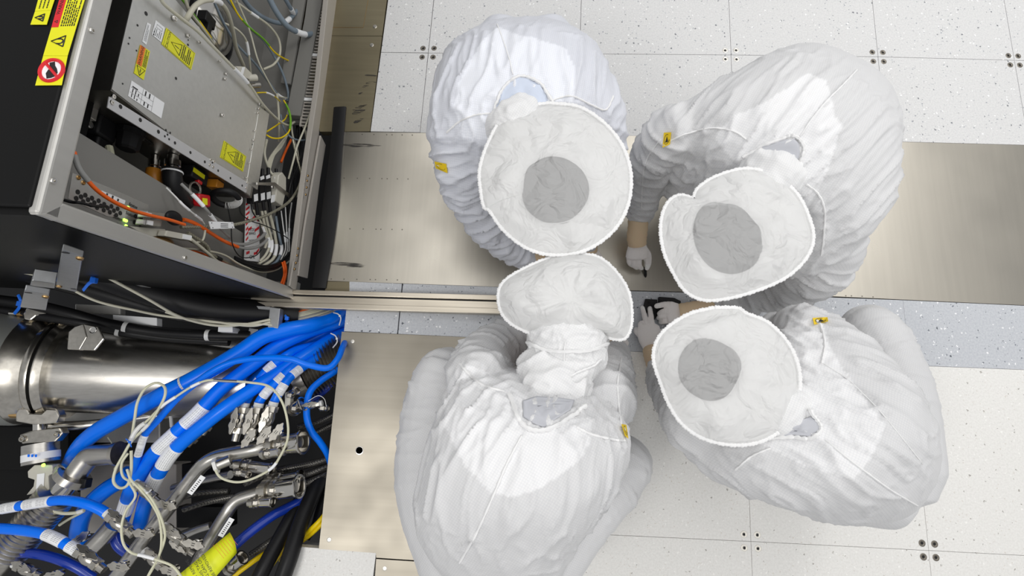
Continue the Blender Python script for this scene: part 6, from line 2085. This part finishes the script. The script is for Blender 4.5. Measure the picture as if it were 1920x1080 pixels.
# --- blue hoses
HB = [
    ([(650, 570, -.14), (628, 592, -.09), (605, 602, -.06), (578, 611, -.02), (540, 618, .02), (494, 631, .05), (455, 657, .06), (411, 684, .07), (355, 715, .08), (300, 742, .08), (228, 782, .06), (180, 810, .03), (150, 838, -.02), (133, 872, -.10), (125, 910, -.2)], .027, 'blue', 'thick blue hose nearest the big pipe, sweeping from the floor edge to the left', ((.45, .455, 'nylon'),)),
    ([(650, 592, -.16), (633, 604, -.12), (578, 622, -.05), (522, 648, .0), (480, 679, .02), (444, 706, .03), (411, 732, .04), (369, 777, .05), (330, 812, .05), (290, 850, .04), (265, 885, .02), (247, 918, .0), (238, 945, -.04), (225, 985, -.12)], .024, 'blue', 'thick blue hose with three white sleeves, second below the pipe', ((.50, .57), (.60, .67), (.855, .92))),
    ([(650, 622, -.17), (625, 634, -.12), (592, 654, -.06), (550, 681, -.01), (511, 706, .02), (472, 731, .05), (425, 763, .07), (383, 795, .07), (342, 829, .06), (317, 856, .05), (296, 890, .03), (283, 915, .0), (272, 945, -.06), (262, 985, -.15)], .023, 'blue', 'brightest thick blue hose with two white sleeves, third below the pipe', ((.62, .69), (.72, .79))),
    ([(650, 600, -.2), (620, 618, -.16), (560, 650, -.12), (520, 680, -.10), (480, 712, -.08), (440, 745, -.08), (400, 775, -.10), (360, 800, -.12)], .024, 'blue', 'thick blue hose hidden between the second and the third', ()),
    ([(640, 630, -.16), (600, 645, -.10), (560, 655, -.04), (535, 668, .0), (505, 690, .02), (482, 718, .02), (468, 742, .02), (458, 760, .02)], .0150, 'blue', 'blue hose with two white sleeves ending at the left one of three fittings', ((.62, .70), (.78, .86))),
    ([(650, 640, -.16), (610, 650, -.10), (575, 668, -.04), (545, 692, .02), (522, 713, .04), (502, 733, .05), (490, 748, .05), (484, 758, .05)], .0150, 'blue', 'blue hose with two white sleeves ending at the middle one of three fittings', ((.70, .78), (.84, .93))),
    ([(650, 650, -.16), (620, 656, -.10), (585, 677, -.03), (547, 704, .03), (527, 730, .05), (517, 748, .05), (512, 758, .05)], .0150, 'blue', 'blue hose with two white sleeves ending at the right one of three fittings', ((.60, .70), (.80, .90))),
    ([(648, 640, -.02), (642, 652, .04), (633, 673, .08), (614, 690, .10), (578, 684, .12), (544, 673, .13), (494, 671, .13), (439, 678, .13), (397, 697, .13), (355, 728, .12), (328, 752, .11), (296, 788, .10), (272, 815, .09), (262, 843, .08), (255, 868, .06), (248, 895, .02)], .0105, 'blue', 'slim blue hose arching over the thick ones', ((.83, .90),)),
    ([(645, 668, -.1), (636, 690, -.06), (600, 715, -.02), (580, 738, .0), (575, 777, .0), (583, 807, .0), (600, 829, -.02), (614, 851, -.05), (622, 875, -.1)], .0115, 'blue', 'slim blue hose bending down along the floor edge', ()),
    ([(648, 690, -.16), (633, 705, -.12), (614, 728, -.10), (596, 743, -.12), (580, 756, -.16)], .0110, 'bluedk', 'slim dark blue hose behind the ribbed bellows', ()),
    ([(-20, 960, .08), (0, 955, .08), (41, 948, .09), (78, 942, .10), (117, 938, .11), (156, 943, .11), (189, 956, .10), (208, 970, .09)], .0150, 'blue', 'blue hose curving in from the left edge, upper one with two sleeves', ((.10, .24), (.30, .52))),
    ([(-20, 991, .06), (0, 991, .06), (39, 994, .07), (78, 1000, .08), (104, 1010, .09), (130, 1024, .09), (152, 1037, .09)], .0158, 'blue', 'blue hose curving in from the left edge, lower one with two sleeves', ((.60, .80), (.86, .98))),
    ([(18, 1037, -.02), (65, 1038, -.02), (104, 1047, -.02), (142, 1063, -.03), (176, 1084, -.05)], .0150, 'bluedk', 'dark blue hose at the bottom left corner', ()),
    ([(245, 885, -.08), (225, 902, -.08), (202, 916, -.08), (178, 936, -.09), (158, 960, -.11), (148, 990, -.16), (146, 1020, -.2)], .027, 'blue', 'thick blue hose turning down beneath the ivory wires', ()),
    ([(575, 930, -.12), (563, 940, -.10), (540, 952, -.08), (511, 967, -.05), (475, 993, -.02), (439, 1024, .0), (408, 1060, .0), (385, 1095, -.02)], .0165, 'bluedk', 'dark blue hose passing under the yellow tag', ()),
    ([(205, 975, -.1), (214, 1000, -.1), (223, 1023, -.1), (249, 1043, -.12)], .018, 'bluedk', 'short dark blue hose behind the lower manifold', ()),
    ([(370, 800, -.16), (340, 828, -.16), (318, 850, -.18)], .018, 'bluedk', 'short dark blue hose behind the three fittings', ()),
]
for (pts, r, m, l, bs) in HB: hose(pts, r, m, l, bands=bs, n=16)

# --- black hoses toward the white floor
hose([(610, 880, -.14), (586, 928, -.07), (562, 985, -.01), (545, 1040, .03), (522, 1105, .04)], .026, 'blackhose', 'thick black hose crossing down over the white tile, right one', txt=False, n=20)
hose([(585, 895, -.18), (560, 945, -.11), (530, 1000, -.05), (500, 1055, -.01), (475, 1105, .0)], .025, 'blackhose', 'thick black hose crossing down over the white tile, left one', txt=False, n=20)
hose([(618, 905, -.2), (600, 950, -.12), (590, 985, -.06), (575, 1010, -.05)], .012, 'blackhose', 'slim black hose beside the worn floor plate', txt=False)
for k_, (a, b, c_, l) in enumerate((((625, 858), (575, 872), (515, 884), 'black braided hose running to the floor edge, upper of three'), ((622, 872), (580, 888), (530, 902), 'black braided hose running to the floor edge, middle of three'), ((618, 886), (590, 900), (550, 915), 'black braided hose running to the floor edge, lower of three'))):
    hose([(a[0], a[1], -.12), (b[0], b[1], -.09), (c_[0], c_[1], -.08), (c_[0] - 55, c_[1] + 22, -.10)], .0125, 'braiddk', l, txt=False)
for k_, pts in enumerate(([(330, 935, -.12), (370, 925, -.10), (430, 920, -.10)], [(345, 955, -.10), (385, 942, -.09), (440, 930, -.10)], [(470, 1040, -.08), (500, 1020, -.08), (530, 1000, -.08)])):
    hose([(x, y, z) for (x, y, z) in pts], .011, 'braiddk', ['black braided hose between the manifold pipes, upper', 'black braided hose between the manifold pipes, lower', 'black braided hose right of the yellow tag'][k_], txt=False)
hose([(560, 800, -.14), (600, 790, -.13), (640, 770, -.15)], .011, 'braiddk', 'black braided hose right of the double valve', txt=False)
hose([(575, 820, -.16), (605, 805, -.15), (640, 790, -.17)], .011, 'braiddk', 'black braided hose right of the large coupling', txt=False)
yl = [([(616, 955, -.06), (602, 974, -.03), (585, 991, -.03), (565, 1009, -.05), (540, 1022, -.08), (522, 1042, -.10), (505, 1065, -.12)], .0085), ([(616, 967, -.06), (604, 982, -.03), (588, 998, -.035), (568, 1014, -.05), (545, 1028, -.07), (526, 1052, -.09)], .0065),
      ([(500, 1035, -.10), (470, 1056, -.06), (441, 1078, -.05), (420, 1100, -.05)], .0085)]
for (pts, r), l in zip(yl, ('yellow hose curving out at the corner of the worn plate, upper', 'yellow hose curving out at the corner of the worn plate, lower', 'yellow hose at the bottom edge beside the tag')):
    hose(pts, r, 'yellow', l, txt=False)

# --- manifold pipes


def manifold(pts, r, label, marks):
    P = ppath(pts, 8)
    k = empty('manifold_pipe', at(pts[2][0], pts[2][1], pts[2][2] - r), label, 'pipe')
    MB().tube(P, r, 26).build('pipe_tube', M['steel'], k)
    for (a, b) in marks:
        A = at(*a); B = at(*b)
        d = (B - A); s = d.cross((CC - A)).normalized() * .0085
        up = (CC - A).normalized()
        mb = MB(); mb.prism([A - s, B - s, B + s, A + s], up * .0006); o = mb.build('pipe_label', M['white'], k, smooth=False)
        mb = MB()
        for i in range(7):
            p = A.lerp(B, .15 + .10 * i); mb.prism([p - s * .4 + up * .0006, p - s * .4 + d * .04 + up * .0006, p + s * .4 + d * .04 + up * .0006, p + s * .4 + up * .0006], up * .0003)
        mb.build('print', M['ink'], o, smooth=False)
    return k


manifold([(205, 1100, .0), (245, 1045, .01), (285, 992, .02), (330, 935, .03), (366, 888, .04), (385, 868, .05), (408, 856, .05), (441, 849, .05), (478, 842, .05), (498, 836, .04)], .0225,
         'long bent steel manifold pipe running diagonally from the bottom to the upper coupling', [((355, 926, .058), (381, 893, .062))])
manifold([(350, 1110, -.02), (374, 1050, -.02), (402, 1000, -.01), (425, 962, .0), (436, 946, .0), (450, 935, .0), (478, 926, .0), (494, 922, .0)], .0210,
         'shorter bent steel manifold pipe ending at the lower coupling', [((413, 1006, .024), (435, 972, .026))])
hose([(325, 915, -.12), (360, 905, -.10), (400, 896, -.08), (432, 890, -.06)], .014, 'steel', 'slim steel tube between the manifold pipes', name='steel_tube', cat='tube', txt=False)
hose([(335, 1010, -.12), (365, 995, -.12), (395, 985, -.12)], .013, 'steel', 'dull slim steel tube at the lower manifold', name='steel_tube', cat='tube', txt=False)
hose([(170, 1030, -.05), (190, 1010, -.05), (212, 985, -.05)], .028, 'steel', 'short stub of steel pipe behind the lower left valves', name='steel_tube', cat='tube', txt=False)
hx = empty('sensor_boss', at(404, 878, .06), 'hexagonal silver sensor boss on the upper manifold pipe', 'sensor')
a = at(432, 862, .075); b = at(408, 872, .085)
MB().cyl(a, b, .017, 20).build('boss_tube', M['steel'], hx)
MB().cyl(b, b + (b - a).normalized() * .010, .024, 6).build('hex_cap', M['nylon'], hx, smooth=False)

# ---- valves ---------------------------------------------------------


def make_valve():
    """ball valve along +X, handle on +Z; about 0.13 long"""
    k = bpy.data.objects.new('ball_valve', None); COL.objects.link(k)
    k.empty_display_size = .05
    bpy.context.view_layer.update()
    MB().lathe((-.055, 0, 0), (1, 0, 0), [(0, .014), (.012, .014)], 16).build('collar', M['nylon'], k)
    MB().lathe((-.043, 0, 0), (1, 0, 0), [(0, .019), (.018, .019)], 6).build('hex_nut', M['nickel'], k, smooth=False, bevel=.001)
    MB().lathe((-.026, 0, 0), (1, 0, 0), [(0, .014), (.010, .0175), (.022, .0195), (.034, .0175), (.044, .014)], 20).build('valve_body', M['nickel'], k)
    MB().lathe((.016, 0, 0), (1, 0, 0), [(0, .0185), (.018, .0185)], 6).build('hex_nut', M['nickel'], k, smooth=False, bevel=.001)
    MB().lathe((.034, 0, 0), (1, 0, 0), [(0, .012), (.022, .012)], 16).build('spigot', M['nickel'], k)
    MB().lathe((-.004, 0, .012), (0, 0, 1), [(0, .009), (.012, .009), (.013, .012), (.020, .012), (.020, .006), (.026, .006)], 14).build('stem', M['chrome'], k)
    mb = MB()
    prof = []
    for i in range(36):
        a = 2 * PI * i / 36
        rr_ = .021 + .0075 * math.cos(2 * a) + .003 * math.cos(6 * a)
        prof.append(Vector((-.004 + rr_ * 1.25 * math.cos(a), rr_ * .62 * math.sin(a), .034)))
    mb.prism(prof, (0, 0, .006))
    h = mb.build('lever_handle', M['nickel'], k, smooth=False, bevel=.0012)
    mb = MB(); mb.box((-.004, 0, .0405), (.012, .0018, .0008)); mb.box((-.004, .0045, .0405), (.008, .0014, .0008)); mb.build('handle_mark', M['ink'], h, smooth=False)
    return k


def copy_tree(o, parent=None):
    c = o.copy(); COL.objects.link(c); c.parent = parent
    for ch in o.children: copy_tree(ch, c)
    return c


VALVES = [((446, 808, .03), (458, 762, .03), 1.15, .5, 'steel ball valve under the left one of three sleeved blue hoses'),
          ((470, 808, .06), (484, 763, .06), 1.15, .4, 'steel ball valve under the middle one of three sleeved blue hoses'),
          ((497, 803, .06), (511, 762, .06), 1.15, .3, 'steel ball valve under the right one of three sleeved blue hoses'),
          ((232, 988, .10), (212, 971, .10), 1.1, -.2, 'steel ball valve at the end of the upper blue hose from the left'),
          ((176, 1054, .09), (155, 1038, .09), 1.15, -.2, 'steel ball valve at the end of the lower blue hose from the left'),
          ((283, 930, .06), (262, 912, .06), 1.0, -.1, 'steel ball valve just below the bundle of ivory wires'),
          ((336, 1010, .05), (315, 993, .05), 1.0, -.1, 'steel ball valve right of the manifold pipe near the yellow tag'),
          ((300, 1058, .03), (279, 1040, .03), 1.0, -.1, 'steel ball valve at the bottom edge beside the yellow tag'),
          ((390, 800, -.04), (404, 778, -.04), .9, .6, 'small steel ball valve in shadow left of the three fittings'),
          ((575, 762, .0), (598, 757, .0), .75, .2, 'small steel ball valve close to the floor edge'),
          ((60, 1072, -.02), (38, 1062, -.02), 1.0, .0, 'steel ball valve partly hidden in the bottom left corner'),
          ((350, 1030, -.03), (332, 1018, -.03), .9, .3, 'dull steel ball valve left of the lower manifold pipe'),
          ((365, 822, -.08), (380, 805, -.08), .9, .5, 'steel ball valve in the dark below the sleeves')]
v0 = make_valve()
for i, (c, end, sc, roll, lab) in enumerate(VALVES):
    v = v0 if i == 0 else copy_tree(v0)
    C_ = at(*c); E_ = at(*end)
    x = (C_ - E_).normalized()
    z = (CC - C_).normalized(); z = (z - x * z.dot(x)).normalized()
    y = z.cross(x)
    Mr = Matrix((x, y, z)).transposed() @ Matrix.Rotation(roll, 3, 'X')
    v.matrix_world = Matrix.Translation(E_.lerp(C_, .62)) @ Mr.to_4x4() @ Matrix.Scale(sc * max(.8, (C_ - E_).length / .085) ** .3, 4)
    tag(v, lab, 'valve', 'ball valves on the hoses')
# loose lobed levers seen beside the valves
lev = []
for i, (x, y, z, ang, lab) in enumerate(((467, 822, .10, 1.0, 'lobed steel lever below the left fitting'), (496, 816, .11, 1.0, 'lobed steel lever below the middle fitting'), (519, 810, .11, 1.0, 'lobed steel lever below the right fitting'),
                                        (270, 1000, .13, -.1, 'lobed steel lever on the manifold below the upper left valve'), (224, 1062, .12, -.1, 'lobed steel lever on the lower left valve'), (313, 947, .10, -.2, 'lobed steel lever touching the diagonal manifold pipe'),
                                        (364, 1020, .07, -.2, 'lobed steel lever left of the lower manifold pipe'), (150, 1010, .05, .7, 'lobed steel lever above the lower blue hose'), (102, 1078, .0, .2, 'lobed steel lever at the bottom left'), (320, 1070, .06, -.2, 'lobed steel lever by the yellow tag corner'))):
    c = at(x, y, z)
    k = empty('valve_lever', c, lab, 'lever', 'lobed valve levers')
    prof = []
    Rz = Matrix.Rotation(ang, 3, 'Z')
    for j in range(40):
        a = 2 * PI * j / 40
        rr_ = .022 + .0065 * math.cos(2 * a) + .0025 * math.cos(8 * a)
        prof.append(c + Rz @ Vector((rr_ * 1.15 * math.cos(a), rr_ * .72 * math.sin(a), 0)))
    mb = MB(); mb.prism(prof, (0, 0, .006)); mb.build('handle', M['nickel'], k, smooth=False, bevel=.0012)
    mb = MB()
    for j in range(2): mb.box(c + Rz @ Vector((0, -.003 + .006 * j, .0064)), (.011, .0016, .0006), Rz)
    mb.build('handle_mark', M['ink'], k, smooth=False)
    MB().lathe(c - Vector((0, 0, .030)), (0, 0, 1), [(0, .010), (.012, .010), (.014, .012), (.020, .012), (.022, .008), (.030, .008)], 12).build('stem', M['chrome'], k)


def coupling(a, b, r, label, z2=None):
    """quick coupling: stepped cylinder with an open ring at the b end"""
    A, B = at(*a), at(*b)
    d = (B - A); L = d.length; d.normalize()
    k = empty('quick_coupling', A.lerp(B, .5) - Vector((0, 0, r)), label, 'coupling', 'quick couplings')
    MB().lathe(A, d, [(0, r * .7), (L * .10, r * .7), (L * .12, r * 1.0), (L * .26, r * 1.0), (L * .28, r * .75), (L * .34, r * .75), (L * .36, r * .95), (L * .44, r * .95), (L * .46, r * .78), (L * .5, r * .78)], 24).build('body', M['nickel'], k)
    MB().lathe(A, d, [(L * .5, r * .80), (L * .62, r * .82), (L * .94, r * .86), (L * .96, r * 1.02), (L, r * 1.02), (L, r * .84), (L * .75, r * .80), (L * .75, 0)], 32).build('sleeve', M['chrome'], k)
    MB().lathe(A, d, [(L * .76, r * .5), (L * .92, r * .45), (L * .92, 0)], 20).build('poppet', M['nickel'], k)
    mb = MB(); mb.box(A + d * L * .3 + (CC - A).normalized() * r * .9, (.018, .016, .016)); mb.build('latch', M['nickel'], k, bevel=.003)
    s = d.cross(Vector((0, 0, 1))).normalized()
    MB().tube([A + d * L * .93 + s * r * .6 + Vector((0, 0, r * .8)), A + d * L * .99 + Vector((0, 0, r * 1.15)), A + d * L * .93 - s * r * .6 + Vector((0, 0, r * .8))], .0022, 6).build('wire_clip', M['chrome'], k)
    return k


coupling((503, 836, .04), (569, 828, .06), .040, 'large bright coupling with open ring at the end of the upper manifold pipe')
coupling((488, 922, .0), (562, 912, .02), .038, 'large bright coupling with open ring at the end of the lower manifold pipe')
coupling((545, 770, .0), (568, 757, .02), .025, 'medium coupling above the large ones, near the floor edge')
coupling((490, 852, .07), (526, 846, .09), .018, 'small round port below the upper large coupling')
coupling((466, 943, .04), (512, 941, .05), .017, 'small round port beside the lower large coupling')
coupling((440, 884, .0), (466, 890, .02), .013, 'tiny port fitting at the end of the slim tube')
coupling((436, 868, -.02), (512, 880, -.02), .026, 'dull coupling in the shadow between the two large ones')
coupling((500, 905, -.04), (565, 895, -.03), .030, 'dull coupling behind the lower large coupling')
coupling((425, 1070, .0), (455, 1045, .01), .024, 'ribbed coupling right of the yellow tag')
coupling((538, 745, .0), (556, 732, .02), .016, 'small fitting at the top of the valve group')
coupling((600, 765, -.02), (616, 766, -.02), .013, 'small port of the valve close to the floor edge')
hose([(578, 752, .06), (596, 742, .07), (608, 748, .06), (612, 762, .04)], .0010, 'nylon', 'thin steel safety wire above the valve near the floor edge', cat='wire', name='wire', txt=False)
pl2 = MB(); pl2.prism([at(x, y, .02) for (x, y) in ((534, 735), (545, 735), (543, 770), (533, 770))], (0, 0, -.03)); tag(pl2.build('hose_stub', M['connector'], smooth=False, bevel=.004), 'ivory plastic stub behind the valve group', 'fitting')

# --- thin ivory signal wires
WR = [
    ([(247, 822, .12), (253, 782, .14), (258, 754, .15), (272, 729, .16), (292, 718, .16), (308, 725, .16), (309, 743, .16), (295, 771, .15), (278, 796, .14), (248, 826, .13), (231, 854, .13), (217, 880, .13), (213, 903, .13), (225, 915, .13), (240, 908, .14), (246, 880, .14), (246, 845, .14)], .0042, 'ivory wire making the tall loop over the blue hoses', ((.50, .54, 'nylon'),)),
    ([(252, 810, .13), (278, 787, .14), (303, 762, .15), (328, 745, .15), (361, 724, .15), (390, 713, .15), (419, 714, .15), (467, 717, .15), (505, 725, .15), (528, 752, .15), (539, 790, .14), (539, 824, .13), (526, 854, .12), (509, 878, .11), (475, 897, .10), (444, 904, .10), (415, 896, .10), (404, 880, .10), (407, 870, .09)], .0038, 'long ivory wire with a clear plug, arching over the fittings to the hex sensor', ((.115, .17), (.225, .255), (.30, .375, 'silvershell'), (.75, .785))),
    ([(240, 850, .14), (228, 870, .14), (232, 895, .14), (259, 909, .14), (280, 930, .14), (295, 955, .13), (307, 987, .12), (308, 1015, .11), (290, 1059, .10), (272, 1090, .10)], .0036, 'ivory wire following the manifold pipe down, outer one', ()),
    ([(243, 905, .14), (254, 930, .14), (236, 958, .14), (228, 987, .14), (231, 1018, .14), (246, 1036, .13), (272, 1043, .13), (298, 1051, .12), (324, 1062, .11), (342, 1084, .10)], .0036, 'ivory wire curving left round the lever with a white sleeve', ((.62, .74),)),
    ([(238, 880, .15), (246, 900, .15), (265, 920, .14), (285, 945, .13), (300, 979, .12), (301, 1033, .11), (280, 1075, .10), (270, 1095, .10)], .0036, 'ivory wire following the manifold pipe down, inner one', ()),
    ([(243, 829, .14), (252, 812, .14), (262, 800, .14), (272, 793, .14)], .0068, 'white wrapped section of the wire bundle', ()),
    ([(83, 946, .03), (95, 955, .02), (115, 962, .02), (138, 962, .02), (158, 957, .02)], .0055, 'thick cream cable behind the upper left blue hose', ((.85, .99, 'nylon'),)),
    ([(111, 985, .0), (130, 973, .0), (155, 960, .0)], .0042, 'cream cable rising behind the left valves', ()),
    ([(202, 820, -.02), (215, 840, -.02), (222, 862, -.02), (214, 880, -.02)], .0020, 'thin clear wire hanging by the elbow pipe', ()),
    ([(300, 755, -.1), (318, 775, -.1), (322, 800, -.12)], .0060, 'dull grey cable behind the slim blue hose', ()),
]
for (pts, r, l, bs) in WR: hose(pts, r, 'creamy' if r < .006 else 'nylon', l, cat='wire', name='wire', bands=bs, txt=False, n=8)
ties([(270, 918, .15), (276, 924, .16), (284, 918, .15)], .0022, 'nylon', 'white cable tie holding the ivory wires together')
ties([(236, 823, .15), (243, 829, .16), (246, 838, .15)], .0022, 'bluetie', 'tiny pale blue tie on the ivory wire bundle')

# --- yellow tag
yt = empty('warning_tag', at(390, 1050, .05), 'curled yellow paper tag with black lettering hanging at the bottom among the hoses', 'tag')
rows = []
for i in range(13):
    t = i / 12
    xL, yL = 330 + (431 - 330) * t, 1082 + (998 - 1082) * t
    xR, yR = 372 + (444 - 372) * t, 1118 + (1037 - 1118) * t
    z = .075 + .020 * math.sin(t * PI) - .02 * t
    rows.append([at(xL + (xR - xL) * s + (3 * math.sin(s * PI) if i == 12 else 0), yL + (yR - yL) * s, z + .012 * math.sin(s * PI)) for s in (0, .2, .4, .6, .8, 1)])
me = bpy.data.meshes.new('tag')
me.from_pydata([tuple(p) for r_ in rows for p in r_], [], [(i * 6 + j, i * 6 + j + 1, (i + 1) * 6 + j + 1, (i + 1) * 6 + j) for i in range(12) for j in range(5)])
o = link('paper', me, M['tagyellow'], yt)
so = o.modifiers.new('thick', 'SOLIDIFY'); so.thickness = .0006
tx = (at(372, 1052, .09) - at(392, 1068, .09)).normalized()   # letters run up to the left... across the tag
rdir = (at(420, 1010, .09) - at(350, 1068, .09)).normalized()
nn_ = Vector((0, 0, 1))
rd = (at(398, 1068, .1) - at(378, 1035, .1))
for i, (t, x, y, s_) in enumerate((('DO NOT REMOVE', 366, 1090, .020), ('THIS TAG', 375, 1081, .020), ('TAG CAN ONLY', 381, 1076, .020), ('BE REMOVED BY', 388, 1067, .020))):
    q = at(x, y - 12, .112)
    text('lettering', t, .013, q, (at(x + 14, y + 10, .112) - at(x - 8, y - 30, .112)) * -1, nn_, M['ink'], yt)
mb = MB()
for i in range(7):
    a = at(400 + i * 5, 1022 - i * 3.2, .108); b = at(420 + i * 4.2, 1047 - i * 4.2, .108)
    mb.tube([a, b], .0005, 4)
mb.build('ruled_line', M['st_orange'], yt, smooth=False)
